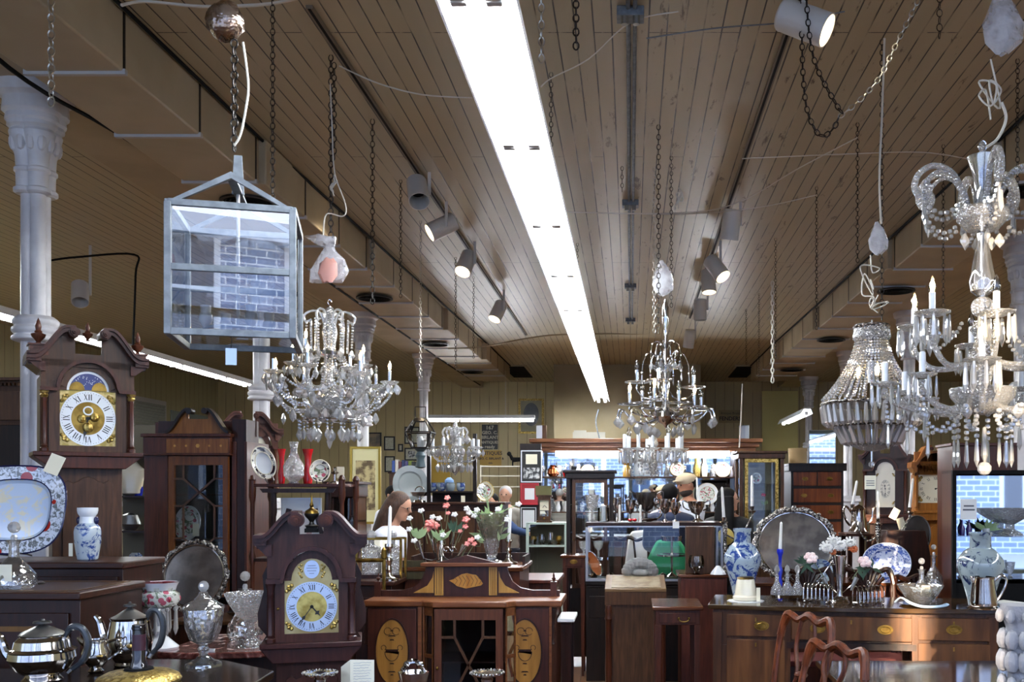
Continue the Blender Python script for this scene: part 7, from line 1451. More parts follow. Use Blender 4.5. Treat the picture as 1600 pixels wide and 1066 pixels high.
for zz_, row, yy in ((z1, 'upper lit shelf', D+.1), (z2, 'middle lit shelf', D), (ZB(860), 'lowest lit shelf', D)):
    px = 846; n = 0
    while px < 1150:
        wi = WARES[(kk*2+n*3+(kk//3)) % 5]; kk += 1; n += 1
        if not (zz_ == z1 and any(abs(px-p) < 8 for p in (863, 883, 894, 918, 940, 952, 979, 1003, 1058, 1090, 1101, 1129))):
            ct[(wi[0], row)] = ct.get((wi[0], row), 0)+1; lat(wi[0], ORD[ct[(wi[0], row)]-1]+' '+wi[1]+' along the %s, counted from the framed certificates' % row, 'glassware' if 'glass' in wi[0] else 'china', px, yy, zz_, [(a*q*1.05, b*q*1.1) for a, b in wi[2]], wi[3], 12, group='small wares on the '+row)
        px += 12+rn.uniform(0, 4)
# ---------------- on the glass showcase ----------------
zs = Z(822, 8.6)+.03; D = 8.82; q = D/F; CG = 'silver cups on the glass showcase'
def sc2(name, lab, cat, px, pr, m, D=8.82, **k): return lat(name, lab, cat, px, D, zs, [(a*q, b*q) for a, b in pr], m, 20, **k)
sc2('glass_goblet', 'big clear glass goblet at the corner of the showcase top', 'goblet', 925, [(9, 0), (2, 2), (1.5, 16), (8, 22), (11, 42), (10, 42), (6, 24)], mCrysC)
t = sc2('glass_cylinder', 'glass cylinder with a white roll inside on the showcase', 'jar', 943, [(9, 0), (9, 22), (8.4, 22), (8.4, 1)], mPane); 
sc2('paper_roll', 'white roll standing inside the glass cylinder', 'paper', 943, [(3.5, 1), (3.5, 22), (5, 25), (0, 26)], mPaperW)
def trophy(lab, px, w, h, handles=True, D=8.82, m=mSilver, z=zs):
    q = D/F; t = thing('silver_trophy', lab, 'trophy', (X(px, D), D, z), 0, CG); obj('cup', MB().lathe([(w*.5*q, 0), (w*.45*q, 2*q), (w*.12*q, h*.15*q), (w*.14*q, h*.35*q), (w*.6*q, h*.45*q), (w*.95*q, h*.75*q), (w*q, h*q), (w*.93*q, h*q), (w*.5*q, h*.5*q)], 24), m, t)
    if handles:
        for s in (-1, 1): obj('handle', MB().tube(spline([(s*w*.8*q, 0, h*.55*q), (s*w*1.5*q, 0, h*.7*q), (s*w*1.6*q, 0, h*1.02*q), (s*w*.97*q, 0, h*.93*q)], 5), .006, 6), m, t)
    return t
trophy('silver cup beside the glass cylinder on the showcase', 964, 7, 38, False); trophy('medium silver goblet next to the dark two-handled trophy', 985, 8, 34, False)
trophy('large dark two-handled trophy cup on the showcase', 1010, 16, 46, True, m=pm('tarnished_silver', '5A5450', .25, metal=.9))
trophy('bright silver goblet before the dark-haired person', 1039, 10, 36, True, D=8.75); trophy('plain silver goblet beside the bright one', 1055, 8, 31, False, D=8.7); trophy('wide silver bowl cup near the white candle', 1088, 13, 32, True)
t = thing('silver_swan_dish', 'low silver swan-shaped dish on the showcase front', 'dish', (X(1014, 8.68), 8.68, zs)); obj('hull', MB().lathe([(.02, .005), (.07, .02), (.085, .035), (.075, .035), (.0, .015)], 20, sy=.6), mSilver, t); obj('neck', MB().tube(spline([(.07, 0, .03), (.1, 0, .05), (.11, 0, .09), (.09, 0, .1), (.085, 0, .08)], 5), .007, 6), mSilver, t)
for px, yt, yb, lab in ((968, 782, 815, 'short white candle beside the silver cup on the showcase'), (1001, 784, 812, 'short white candle before the dark trophy')): 
    one('candle', lab, 'candle', MB().lathe([(.011, 0), (.009, .15), (0, .155)], 10), mWax, (X(px, 8.66), 8.66, zs))
candlestick('silver candlestick with tall leaning candle behind the wide silver cup', 1091, 8.95, zs, 792, 745, lean=-.05, base=.045)
one('price_card', 'white price card tucked on the showcase edge', 'card', MB().box(-.028, .028, 0, .002, 0, .06), mPaperW, (X(1056, 8.59), 8.575, zs-.05))
one('red_ribbon', 'small red ribbon bow on the showcase', 'ribbon', MB().ball((-.02, 0, .02), .022, 8, .7).ball((.02, 0, .02), .022, 8, .7), mRed, (X(988, 8.66), 8.66, zs))
# inside the showcase
t = thing('copper_tray', 'leaning copper oval tray inside the showcase', 'tray', (X(937, 8.8), 8.85, Z(903, 8.6))); t.rotation_euler = (-.3, -.45, 0); obj('dish', MB().prism([(.045*cos(a), .12+.12*sin(a)) for a in [2*pi*k/28 for k in range(28)]], 0, .008), mCopper, t); obj('rim', MB().tube([(.047*cos(a), 0, .12+.123*sin(a)) for a in [2*pi*k/28 for k in range(28)]], .007, 6, closed=True), mSilver, t)
for i in range(7): lat('small_silver_box', ('first', 'second', 'third', 'fourth', 'fifth', 'sixth', 'seventh')[i]+' small silver piece along the showcase floor from its open end', 'box', 928+i*27, 8.75, Z(905, 8.6), [(.03, 0), (.035, .02), (.02, .035), (0, .045)], mSilver, 12, group='small silver in the showcase')
t = thing('tiered_stand', 'two-tier silver stand inside the showcase in front of green cloth', 'stand', (X(1050, 8.85), 8.9, Z(905, 8.6))); obj('stem', MB().lathe([(.06, 0), (.01, .03), (.01, .36)], 12), mSilver, t); obj('dish', MB().lathe([(.02, .17), (.13, .18), (.14, .2), (.02, .18)], 24), mSilver, t); obj('upper_dish', MB().lathe([(.02, .3), (.09, .32), (.1, .36), (.02, .32)], 24), mSilver, t)
# on davenport, pedestal
zd = Z(925, 7.6)+.09; t = thing('glass_shell_bowl', 'large frosted glass shell bowl on the davenport top', 'bowl', (X(1000, 8.05), 8.04, zd)); m = MB()
for k in range(9): a = pi*(k+.5)/9; m.ball((.1*cos(a), 0, .02+.08*sin(a)), .055, 8, .9, 5)
obj('lobes', m, mCrys, t); obj('base', MB().lathe([(.05, 0), (.09, .02), (.06, .05)], 16), mCrysC, t)
zp = Z(898, 7.9); lat('glass_vase', 'clear fishbowl glass on a short foot on the pedestal cabinet', 'vase', 1088, 7.92, zp, [(.05, 0), (.02, .012), (.02, .03), (.06, .06), (.065, .1), (.055, .15), (.052, .15), (.06, .1)], mPane, 24)
t = thing('silver_cruet', 'silver condiment set behind the davenport', 'cruet', (X(1043, 8.3), 8.3, .95)); 
bpy.data.objects.remove(t)
lat('porcelain_cup', 'white fluted porcelain piece beside the walnut panel', 'china', 1122, 7.93, zp, [(.06, 0), (.05, .02), (.02, .06), (.01, .07)], mPorc, 20, flute=.08, fn=6)
# ---------------- sideboard wares ----------------
ZS = .93
def ginger(lab, px, D, w, h, m, z=ZS):
    q = D/F; t = thing('ginger_vase', lab, 'vase', (X(px, D), D, z)); w *= q; h *= q
    obj('body', MB().lathe([(w*.5, 0), (w*.52, h*.02), (w*.55, h*.08), (w*.75, h*.3), (w, h*.52), (w*.98, h*.62), (w*.7, h*.74), (w*.46, h*.79)], 36), m, t); obj('neck', MB().lathe([(w*.46, h*.79), (w*.44, h*.94), (w*.5, h*.97), (w*.5, h), (w*.42, h), (w*.38, h*.85)], 30), m, t); return t
ginger('big blue and white vase with peony band at the sideboard corner', 1160, 6.78, 29, 108, mBW2); ginger('big grey-blue vase with dark flowering branch behind the silver tankard', 1532, 6.3, 36, 114, mBW3)
D = 6.55; q = D/F; t = thing('cheese_dome', 'white gilt-banded cheese-dome shaped jar on a doily', 'jar', (X(1165, D), D, ZS)); obj('dome', MB().lathe([(19*q, 2*q), (20*q, 7*q), (17*q, 10*q), (14*q, 32*q), (12*q, 36*q), (9*q, 36*q)], 28, flute=.02, fn=16), mCream, t); obj('gilt_band', MB().lathe([(12.5*q, 34*q), (14*q, 36*q), (11*q, 38*q)], 24), mBrass, t); obj('doily', MB().lathe([(28*q, 0), (28*q, .004), (0, .005)], 30, flute=.04, fn=12), mPaperW, t); tagpaper(t, 18*q, -14*q, 22*q, 6*q, 22*q)
D = 6.62; q = D/F; t = thing('cruet_stand', 'silver boat stand under the three glass cruets', 'cruet stand', (X(1230, D), D, ZS)); obj('tray', MB().lathe([(24*q, .012), (27*q, .035), (25*q, .035), (20*q, .02), (0, .018)], 28, sy=.45), mSilver, t)
for s in (-1, 1): obj('foot', MB().ball((s*.07, 0, .008), .009, 8), mSilver, t)
for i, (dx, lab) in enumerate(((-16, 'cut glass cruet bottle nearest the cheese-dome jar'), (0, 'middle cut glass cruet bottle in the boat stand'), (16, 'cut glass cruet bottle next to the slanting toast rack'))):
    c = thing('cruet_bottle', lab.replace('nearest', 'next to'), 'cruet', (X(1230+dx, D), D, ZS+.022), 0, 'cruets in the boat stand'); obj('body', MB().lathe([(8*q, 0), (10*q, 6*q), (8*q, 14*q), (3*q, 24*q), (3*q, 32*q), (5*q, 33*q)], 20, flute=.03, fn=10), mCrysC, c); obj('stopper', MB().lathe([(2.5*q, 33*q), (2*q, 36*q), (4.5*q, 41*q), (3*q, 47*q), (0, 50*q)], 10), mCrys, c, smooth=0)
candlestick('cobalt blue glass candlestick with white taper behind the cruets', 1219, 6.85, ZS, 858, 815, m=mCobalt, lean=.04, base=.035, r=.012)
def toastrack(lab, px, D, w, n, rz):
    q = D/F; t = thing('toast_rack', lab, 'toast rack', (X(px, D), D, ZS), rz); w *= q
    b = MB(); b.tube([(-w, -.035, .02), (w, -.035, .02), (w, .035, .02), (-w, .035, .02)], .0035, 6, closed=True); obj('base', b, mSilver, t)
    for sx in (-1, 1):
        for sy in (-1, 1): obj('foot', MB().ball((sx*w*.9, sy*.035, .008), .008, 8), mSilver, t)
    for k in range(n): x_ = -w+2*w*k/(n-1); obj('bar', MB().tube([(x_, -.034, .02)]+[(x_, .034*cos(a), .07+.055*sin(a)) for a in [pi-pi*j/8 for j in range(9)]]+[(x_, .034, .02)], .0042, 6), mSilver, t)
    obj('ring_handle', MB().tube([(0, .014*cos(a), .14+.018*sin(a)) for a in [2*pi*j/12 for j in range(12)]], .003, 5, closed=True), mSilver, t); return t
toastrack('slanting silver toast rack with fine bars near the cruets', 1278, 6.45, 21, 7, R(-38)); toastrack('silver toast rack with loop handle seen end-on beside the epergne', 1357, 6.3, 24, 7, R(25))
# epergne with flowers
D = 6.5; o = (X(1312, D), D, ZS); q = D/F; t = thing('silver_epergne', 'tall silver trumpet epergne with side branches among the toast racks', 'vase', o)
obj('trumpet', MB().lathe([(16*q, 0), (14*q, 3*q), (5*q, 9*q), (4*q, 16*q), (7*q, 50*q), (11*q, 72*q), (10*q, 72*q), (6*q, 52*q)], 24), mSilver, t)
for s in (-1, 1):
    obj('branch', MB().tube(spline([(s*5*q, 0, 14*q), (s*18*q, 0, 26*q), (s*26*q, 0, 40*q), (s*16*q, 0, 56*q), (s*8*q, 0, 58*q)], 5), .004, 6), mSilver, t); obj('side_trumpet', MB().tube([(s*17*q, -.01, 18*q), (s*26*q, -.01, 38*q)], [.006, .018], 10), mPewter, t)
f = thing('flower_spray', 'white and orange chrysanthemums with pink roses in the silver epergne', 'flowers', o)
for px, py, r, m, nm in ((1292, 856, .06, mPetW, 'white_chrysanthemum'), (1312, 852, .065, mPetW, 'white_chrysanthemum'), (1328, 848, .05, mPetW, 'white_chrysanthemum'), (1302, 845, .05, mPetW, 'white_chrysanthemum'), (1301, 863, .032, mPetO, 'orange_bloom'), (1333, 858, .04, mPetO, 'orange_bloom')):
    m_ = MB()
    for k in range(22): a = k*2.4; e = .3+.7*(k % 5)/5; m_.tube([(0, 0, 0), (r*cos(a)*e, -r*(1.05-e), r*sin(a)*e*.9)], [r*.12, r*.16], 5)
    obj(nm, m_, m, f, P3(px, py, D, o))
for px, py in ((1267, 872), (1351, 878)): bloom(f, P3(px, py, 6.4, o), .05, mPetR, 6, 3, 'pink_rose'); obj('leaf', leafmb([(P3(px+rn.uniform(-14, 14), py+10, 6.45, o), (rn.uniform(-1, 1), 0, rn.uniform(-.6, .8)), .08) for _ in range(10)], 1), mLeafD, f); obj('stalk', MB().tube([P3(px, py, 6.45, o), P3(1312+(px-1312)*.5, 905, 6.5, o)], .003, 5), mStem, f)
platter('willow_platter', 'blue willow pattern oval platter leaning on the chest behind the toast racks', 1385, 880, 7.7, 37, 31, mWill, mWillC, pm('pale_rim', 'C5CDE0', .2), sq=2.1, rot=R(-10))
platter('blue_plate', 'small blue and white plate half hidden behind the pink rose', 1283, 893, 7.65, 18, 19, mBW2, mBW2, None, sq=2)
# decanter in bowl, second decanter
D = 6.3; q = D/F; lat('glass_bowl', 'cut glass bowl around the decanter foot near the silver tankard', 'bowl', 1438, D, ZS+.012, [(14*q, 0), (16*q, 2*q), (26*q, 14*q), (35*q, 29*q), (33*q, 29*q), (24*q, 14*q), (12*q, 4*q)], mCutG, 32, flute=.04, fn=14)
decanter('cut glass decanter with globe stopper and yellow tag in the cut glass bowl', 1440, 6.3, ZS+.03, 70*q, .07)
lat('silver_coaster', 'silver coaster dish under the cut glass bowl', 'tray', 1436, 6.3, ZS, [(.1, 0), (.12, .006), (.125, .012), (0, .01)], mSilver, 30)
one('blue_ribbon', 'pale blue crumpled cloth strip in front of the cut glass bowl', 'cloth', MB().tube(spline([(-.16, 0, .03), (-.13, -.03, .06), (-.08, -.05, .03), (-.02, -.09, .012), (.06, -.1, .01), (.12, -.07, .012), (.15, -.05, .02)], 6), [.014]*10+[.022]*27, 8, flat=.4), pm('ice_blue_cloth', 'A9C0D4', .6), (X(1436, 6.25), 6.22, ZS))
decanter('second cut decanter standing farther back beside the dark wedge box', 1459, 7.15, ZS+.035, .33, .065, False); 
one('stand_block', 'dark block under the second cut decanter', 'block', MB().box(-.12, .12, -.1, .1, 0, ZS+.035), W1, (X(1459, 7.15), 7.15, 0)) if 0 else None
# tankard
D = 6.12; q = D/F; t = thing('silver_tankard', 'polished silver tankard jug with curved handle at the sideboard end', 'jug', (X(1537, D), D, ZS)); obj('body', MB().lathe([(24*q, 0), (25*q, 2*q), (20*q, 5*q), (21*q, 10*q), (16*q, 46*q), (17*q, 50*q), (15*q, 50*q), (19*q, 8*q), (0, 6*q)], 32), mSilver, t); obj('handle', MB().tube(spline([(17*q, 0, 44*q), (27*q, 0, 52*q), (35*q, 0, 46*q), (33*q, 0, 34*q), (26*q, 0, 20*q), (19*q, 0, 10*q)], 5), .009, 8), mSilver, t); obj('spout', MB().tube([(-15*q, 0, 42*q), (-21*q, 0, 51*q)], [.012, .006], 8), mSilver, t)
one('white_cloth', 'white folded cloth lying at the far end of the sideboard', 'cloth', MB().prism([(-.12, 0), (.1, 0), (.1, .012), (-.05, .03), (-.12, .02)], 0, .2), mPaperW, (X(1575, 6.4), 6.15, ZS), bevel=.005)
# white ornate base
D = 4.35; q = D/F; t = thing('ornate_pedestal', 'white carved pedestal base with leafy scrolls standing on the polished table', 'pedestal', (X(1592, D), D, .76)); h = Z(945, D)-.76
mPls = pm('chalky_white', '9A9A9E', .6, bump=.3, bsc=60); obj('shaft', MB().lathe([(.06, 0), (.065, .02), (.045, .05), (.05, h*.45), (.06, h*.6), (.055, h*.75), (.075, h*.9), (.08, h)], 24), mPls, t); m = MB()
for k in range(8):
    a = 2*pi*k/8
    for zz_, rr, sz in ((h*.62, .07, .03), (h*.38, .07, .034), (h*.88, .085, .02), (.05, .075, .024)): m.ball((rr*cos(a), rr*sin(a), zz_), sz, 8, 1.5, 5)
obj('leaf_scrolls', m, mPls, t)
# coffee pot, candelabra behind
D = 8.7; q = D/F; z = Z(834, 8.6); t = thing('coffee_pot', 'silver coffee pot with scroll handle on the little stand before the dark clock', 'coffee pot', (X(1342, D), D, z)); obj('body', MB().lathe([(15*q, 0), (16*q, 3*q), (14*q, 8*q), (10*q, 34*q), (11*q, 38*q), (6*q, 42*q), (0, 45*q)], 28), mSilver, t); obj('handle', MB().tube(spline([(-10*q, 0, 30*q), (-20*q, 0, 42*q), (-24*q, 0, 34*q), (-20*q, 0, 20*q), (-14*q, 0, 12*q)], 5), .01, 8), mSilver, t); obj('spout', MB().tube(spline([(13*q, 0, 14*q), (20*q, 0, 22*q), (22*q, 0, 36*q), (25*q, 0, 40*q)], 5), .01, 8), mSilver, t)
def candelabrum(lab, px, D, z, arms):
    q = D/F; t = thing('candelabrum', lab, 'candelabrum', (X(px, D), D, z)); top = max(Z(a[1], D) for a in arms)-z
    obj('stem', MB().lathe([(.07, 0), (.07, .01), (.03, .03), (.014, .06), (.02, top*.4), (.012, top*.5), (.022, top*.7), (.012, top*.85)], 18), mSilverC, t)
    for (ax, ay, cy, ln) in arms:
        x_, zz_ = (ax-px)*q, Z(ay, D)-z
        obj('arm', MB().tube(spline([(0, 0, top*.6), (x_*.5, 0, top*.6-.03), (x_, 0, zz_-.06), (x_, 0, zz_-.01)], 5), .007, 6), mSilverC, t); obj('socket', MB().lathe([(.01, -.03), (.034, -.015), (.035, -.01), (.014, 0), (.02, .03), (.015, .03)], 16), mSilver, t, (x_, 0, zz_-.01)); L = Z(cy, D)-Z(ay, D); obj('candle', MB().lathe([(.013, 0), (.01, L*.95), (0, L)], 10), mWax, t, (x_, 0, zz_+.01), rot=(0, ln, 0))
candelabrum('silver candelabrum with three leaning candles behind the willow platter', 1372, 7.9, Z(912, 7.6), ((1372, 815, 768, .0), (1421, 797, 748, .12), (1332, 792, 752, .18)))
candelabrum('silver candelabrum with leaning candles in front of the woman in black', 1133, 8.1, Z(898, 7.9), ((1131, 812, 762, -.06), (1175, 795, 744, 0)))
lat('pocket_flask', 'round tarnished tray end leaning on the dark wedge box', 'tray', 1433, 7.98, Z(912, 7.6)+.42, [(.001, -.0), (.1, 0), (.105, .006), (.1, .012), (0, .01)], mTray, 30) if 0 else None
t = thing('oval_tray', 'plain oval pewter tray standing behind the dark wedge box', 'tray', (X(1433, 8.0), 8.0, Z(912, 7.6))); obj('field', MB().prism([(.105*cos(a), .36+.15*sin(a)) for a in [2*pi*k/32 for k in range(32)]], 0, .01), mTray, t); obj('rim', MB().tube([(.108*cos(a), 0, .36+.153*sin(a)) for a in [2*pi*k/32 for k in range(32)]], .006, 6, closed=True), mPewter, t); obj('easel', MB().box(-.05, .05, .0, .05, 0, .25), W1, t)
# hanging price tag under the basket
t = thing('price_tag', 'cream price tag dangling on string below the crystal basket chandelier', 'tag', (X(1357, 5.37), 5.33, Z(765, 5.37))); obj('card', MB().box(-.031, .031, -.001, .001, 0, .075), mPaper, t, bevel=.004); m = MB(); [m.box(-.022, .022, -.002, -.001, .02+k*.012, .024+k*.012) for k in range(3)]; obj('handwriting', m, mInk, t, smooth=0); obj('tag_string', MB().tube([(0, 0, .075), (0, 0, .12), (-.002, 0, .16)], .0015, 5), mIron, t)
# mirrored case goods
D = 7.12; zsf = Z(838, 7.0); q = D/F
t = thing('glass_comport', 'large footed glass fruit bowl inside the mirrored case', 'bowl', (X(1578, D), D, zsf)); obj('foot', MB().lathe([(20*q, 0), (18*q, 4*q), (7*q, 10*q), (7*q, 18*q)], 20), mCrysC, t); obj('bowl', MB().lathe([(8*q, 18*q), (30*q, 32*q), (42*q, 42*q), (39*q, 42*q), (20*q, 26*q)], 30, flute=.03, fn=16), mCrysC, t)
for i, px in enumerate((1503, 1514)): lat('purple_bottle', ('slim purple glass bottle under the notice, beside the case frame', 'slim purple glass bottle under the notice, beside the bigger vase')[i], 'bottle', px, 7.15, zsf, [(4*q, 0), (5*q, 10*q), (1.5*q, 18*q), (1.5*q, 24*q)], mPurple, 14, group='purple bottles in the mirrored case')
for i, px in enumerate((1500, 1520, 1542, 1560, 1578)): lat('glass_tumbler', ('first', 'second', 'third', 'fourth', 'fifth')[i]+' small glass on the lower shelf of the mirrored case, counted from its brown side', 'glass', px, 7.15, Z(905, 7.0), [(5*q, 0), (2*q, 3*q), (6*q, 12*q), (8*q, 24*q), (7*q, 24*q)], mCrysC, 14, group='glasses in the mirrored case')
t = thing('potted_orchid', 'small yellow-green plant on the mirrored case shelf', 'plant', (X(1545, 7.1), 7.16, zsf)); obj('leaf_tuft', leafmb([((rn.uniform(-.02, .02), 0, .04), (rn.uniform(-1, 1), -.2, rn.uniform(.1, 1)), .1) for _ in range(14)], 1), mLeafP, t); obj('pot', MB().lathe([(.02, 0), (.03, .05), (.02, .05)], 14), mPorc, t)
# inside vitrines / corner cabinet / shelves
platter('plate', 'flower painted plate with yellow tag inside the glazed corner cabinet', 294, 818, 6.78, 20, 27, mFlor, mFlor, mPorc, sq=2, stand=False, tilt=10)
one('price_tag', 'yellow price tag hanging inside the corner cabinet glass', 'tag', MB().box(-.022, .022, 0, .001, 0, .085), mPaper, (X(306, 6.7), 6.7, Z(838, 6.7)))
for i, (px, z, m, pr, lab) in enumerate(((203, Z(775, 7.6), mCream, [(.02, 0), (.09, .02), (.12, .2), (.05, .27), (0, .28)], 'pale yellow round dish on the open shelves between clock and corner cabinet'), (216, Z(775, 7.6), mCobalt, [(.03, 0), (.04, .05), (.02, .12), (.03, .16)], 'deep blue vase on the open shelves'), (203, Z(830, 7.6), mPewter, [(.04, 0), (.09, .05), (.06, .12), (0, .14)], 'grey metal dish cover on the open shelves'), (212, 1.05, mBW, [(.03, 0), (.06, .05), (.05, .11), (.03, .13)], 'blue and white jar low on the open shelves'), (193, 1.05, mPorc, [(.03, 0), (.05, .08), (.03, .1)], 'white cup low on the open shelves'))):
    lat('china_piece', lab, 'china', px, 7.72, z, pr, m, 20, sy=.5)
for i, (z_, px) in enumerate(((1.14, 912), (1.14, 935), (1.48, 925))):
    lat('glass_goblet', ('goblet low inside the tall dark case, near its hinge', 'goblet low inside the tall dark case, near its knob', 'glass on the upper level inside the tall dark case')[i], 'goblet', px, 9.5, .75+(Z(735, 9.3)-.06-.75)*(1 if i < 2 else 2)/4, [(.04, 0), (.01, .01), (.01, .08), (.04, .11), (.05, .17), (.045, .17)], mCrysC, 16, group='goblets in the tall dark case')
t = thing('pink_rose', 'deep red rose with pale leaves inside the gilt-trimmed cabinet', 'flower', (X(1193, 10.6), 10.6, .9+(Z(705, 10.4)-.06-.9)*2/4)); bloom(t, (0, 0, .16), .03, mRed, 6, 2); obj('stalk', MB().tube([(0, 0, 0), (0, 0, .15)], .004, 5), mStem, t); obj('leaf', leafmb([((0, 0, .05), (rn.uniform(-1, 1), 0, .6), .07) for _ in range(6)], 1), mLeafP, t)
platter('plate', 'white flowered plate inside the gilt-trimmed cabinet', 1182, 748, 10.65, 8, 9, mPorc, mFlor, None, sq=2, stand=False, tilt=6)
one('hat_box', 'round tan hat box on top of the chest of drawers', 'box', MB().lathe([(.1, 0), (.1, .14), (.105, .14), (.105, .17), (0, .172)], 24), pm('tan_card', '8A7048', .7), (X(1250, 10.7), 10.85, Z(724, 10.6)))

one('wall_mirror', 'tall mirror catching the tube lights between the columns by the rear wall', 'mirror', MB().box(-.25, .25, 0, .03, 0, .7), mMirror, (X(1285, 19), 19.0, Z(729, 19)))
one('mirror_stand', 'low dark cabinet under the tall mirror between the columns', 'cabinet', MB().box(-.3, .3, 0, .3, 0, Z(729, 19)), W1, (X(1285, 19), 18.95, 0))
one('lit_wall_patch', 'pale yellow sheet painted as the rear wall patch lit by the slanting tube light', 'panel', MB().box(-.4, .4, 0, .03, 0, 1.35), pm('lit_wall_yellow', 'D8CE84', .6), (X(1219, 21.9), 21.93, Z(706, 21.9)))  # added sheet; its pale yellow stands for tube light falling on the wall
for px, py, D_, lab, an in ((1398, 765+38, 7.85, 'cream price tag dangling beside the middle candle of the triple candelabrum', .5), (1408, 818, 7.95, 'cream card leaning at the rim of the oval pewter tray', -.3)): one('price_tag', lab, 'tag', MB().box(-.03, .03, -.001, .001, -.045, .045), mPaper, (X(px, D_), D_, Z(py, D_)), rot=(0, an, 0))
rn = random.Random(21)
for i in range(8): lat('small_silver_piece', 'first second third fourth fifth sixth seventh eighth'.split()[i]+' silver piece in the pale green cabinet, counted shelf by shelf', 'silverware', 834+(i % 4)*13, 10.75, Z(855, 10.6)+.02 if i < 4 else .52, [(.03, 0), (.012, .02), (.035, .05), (.03, .09+.02*(i % 3)), (.01, .1+.02*(i % 3))], mSilver if i % 3 else mBrass, 14)
# ---------------- people ----------------
mSkin = pm('skin', 'B98A70', .5, sss=0); mSkinD = pm('tanned_skin', 'A87458', .5)
def hand(mb, p, d, s=1, curl=.4):
    p = V(p); d = V(d).normalized(); u = d.cross(V((0, 0, 1))); u = u.normalized() if u.length > .1 else V((1, 0, 0)); w = u.cross(d)
    mb.tube([p-d*.01, p+d*.04*s, p+d*.085*s], [.026*s, .036*s, .032*s], 8)
    for k, L in enumerate((.065, .078, .072, .055)):
        a = p+d*.08*s+u*(k-1.5)*.018*s; b = a+(d-w*curl*.4)*L*.5*s; c = b+(d-w*curl*1.4)*L*.5*s; mb.tube([a, b, c], [.009*s, .0085*s, .007*s], 6)
    a = p+d*.02*s-u*.03*s; mb.tube([a, a+(d*.5-u*.8)*.035*s, a+(d*1.0-u*.7)*.06*s], [.012*s, .0105*s, .008*s], 6)
def person(lab, x, y, rz, H, shirt, trousers, skin, hair, armL, armR, lean=0, style='short', cap=None, sleeve='short', apron=None, head=(0, 0), glasses=False, beard=None, grp=None, belly=1.0, nodx=0):
    t = thing('person', lab, 'person', (x, y, 0), rz); S = H/1.75
    lx = lambda z: -lean*max(0, z-.9*S)           # lean forward (toward -y)
    P = lambda a, b, c: (a*S, b*S+lx(c*S), c*S)
    b = MB()
    for s in (-1, 1):
        b.tube([P(s*.1, 0, .93), P(s*.1, 0, .7), P(s*.095, -.01, .5), P(s*.09, .01, .3), P(s*.085, .02, .09)], [.09*S, .085*S, .06*S, .055*S, .04*S], 10)
        b.tube([P(s*.085, .03, .05), P(s*.09, -.06, .04), P(s*.095, -.15, .03)], [.04*S, .04*S, .03*S], 8)
    for z, r, sx in ((.95, .17, 1), (1.1, .15, 1), (1.25, .165, 1), (1.38, .17, 1)): b.T = M4.Translation(V(P(0, 0, z))) @ M4.Diagonal((1, .62, 1, 1)); b.ball((0, 0, 0), r*S, 14, .9, 8)
    b.T = None
    b.tube([P(-.18, 0, 1.42), P(0, .0, 1.45), P(.18, 0, 1.42)], [.055*S, .07*S, .055*S], 10); b.tube([P(0, .01, 1.42), P(0, -.005, 1.57)], [.058*S, .052*S], 10)
    hc = V(P(0, -.02, 1.645)); nod, turn = head; Hm = M4.Translation(hc) @ M4.Rotation(turn, 4, 'Z') @ M4.Rotation(nod, 4, 'X')
    b.T = Hm; hb = [(0, 0, .015, .078, .095, .1), (0, -.02, -.05, .06, .068, .065)]
    for cx, cy, cz, rx, ry, rz_ in hb: b.T = Hm @ M4.Translation((cx*S, cy*S, cz*S)) @ M4.Diagonal((rx*S, ry*S, rz_*S, 1)); b.ball((0, 0, 0), 1, 16, 1, 10)
    b.T = Hm; b.tube([(0, -.085*S, .02*S), (0, -.108*S, -.015*S), (0, -.09*S, -.025*S)], [.009*S, .014*S, .009*S], 8); b.tube([(-.02*S, -.083*S, -.05*S), (0, -.088*S, -.048*S), (.02*S, -.083*S, -.05*S)], .006*S, 6); b.ball((0, -.072*S, -.088*S), .02*S, 8)
    for s in (-1, 1): b.T = Hm @ M4.Translation((s*.08*S, .01*S, 0)) @ M4.Diagonal((.4, .8, 1.3, 1)); b.ball((0, 0, 0), .022*S, 8)
    b.T = None
    arms = []
    for s, A in ((-1, armR), (1, armL)):
        sh = P(s*.19, 0, 1.4); el = P(*A[0]); wr = P(*A[1]); arms.append((sh, el, wr)); b.tube([sh, el, wr], [.05*S, .04*S, .027*S], 10); b.ball(el, .04*S, 8); b.ball(sh, .055*S, 8); hand(b, wr, V(wr)-V(el), S)
    obj('body', b, skin, t, remesh=.011)
    c = MB()
    for z, r in ((.9, .19), (1.0, .185*belly), (1.1, .18*belly), (1.22, .185), (1.34, .19), (1.4, .17)): c.T = M4.Translation(V(P(0, 0, z))) @ M4.Diagonal((1, .66, 1, 1)); c.ball((0, 0, 0), r*S, 14, .7, 8)
    c.T = None; c.tube([P(-.17, 0, 1.41), P(0, .0, 1.44), P(.17, 0, 1.41)], [.068*S, .08*S, .068*S], 12)
    for sh, el, wr in arms:
        e = V(sh).lerp(V(el), .75) if sleeve == 'short' else V(el); c.tube([sh, e], [.068*S, .062*S], 10); c.ball(sh, .07*S, 10)
        if sleeve == 'long': c.ball(el, .055*S, 8); c.tube([el, V(el).lerp(V(wr), .9)], [.055*S, .042*S], 10)
    obj('shirt', c, shirt, t, remesh=.012)
    d = MB()
    for s in (-1, 1): d.tube([P(s*.09, 0, .95), P(s*.1, 0, .7), P(s*.098, -.01, .5), P(s*.092, .01, .3), P(s*.09, .02, .08)], [.115*S, .1*S, .078*S, .068*S, .06*S], 12)
    d.T = M4.Translation(V(P(0, 0, .92))) @ M4.Diagonal((1, .68, 1, 1)); d.ball((0, 0, 0), .185*S, 14, .6, 8); d.T = None
    obj('trousers', d, trousers, t, remesh=.014)
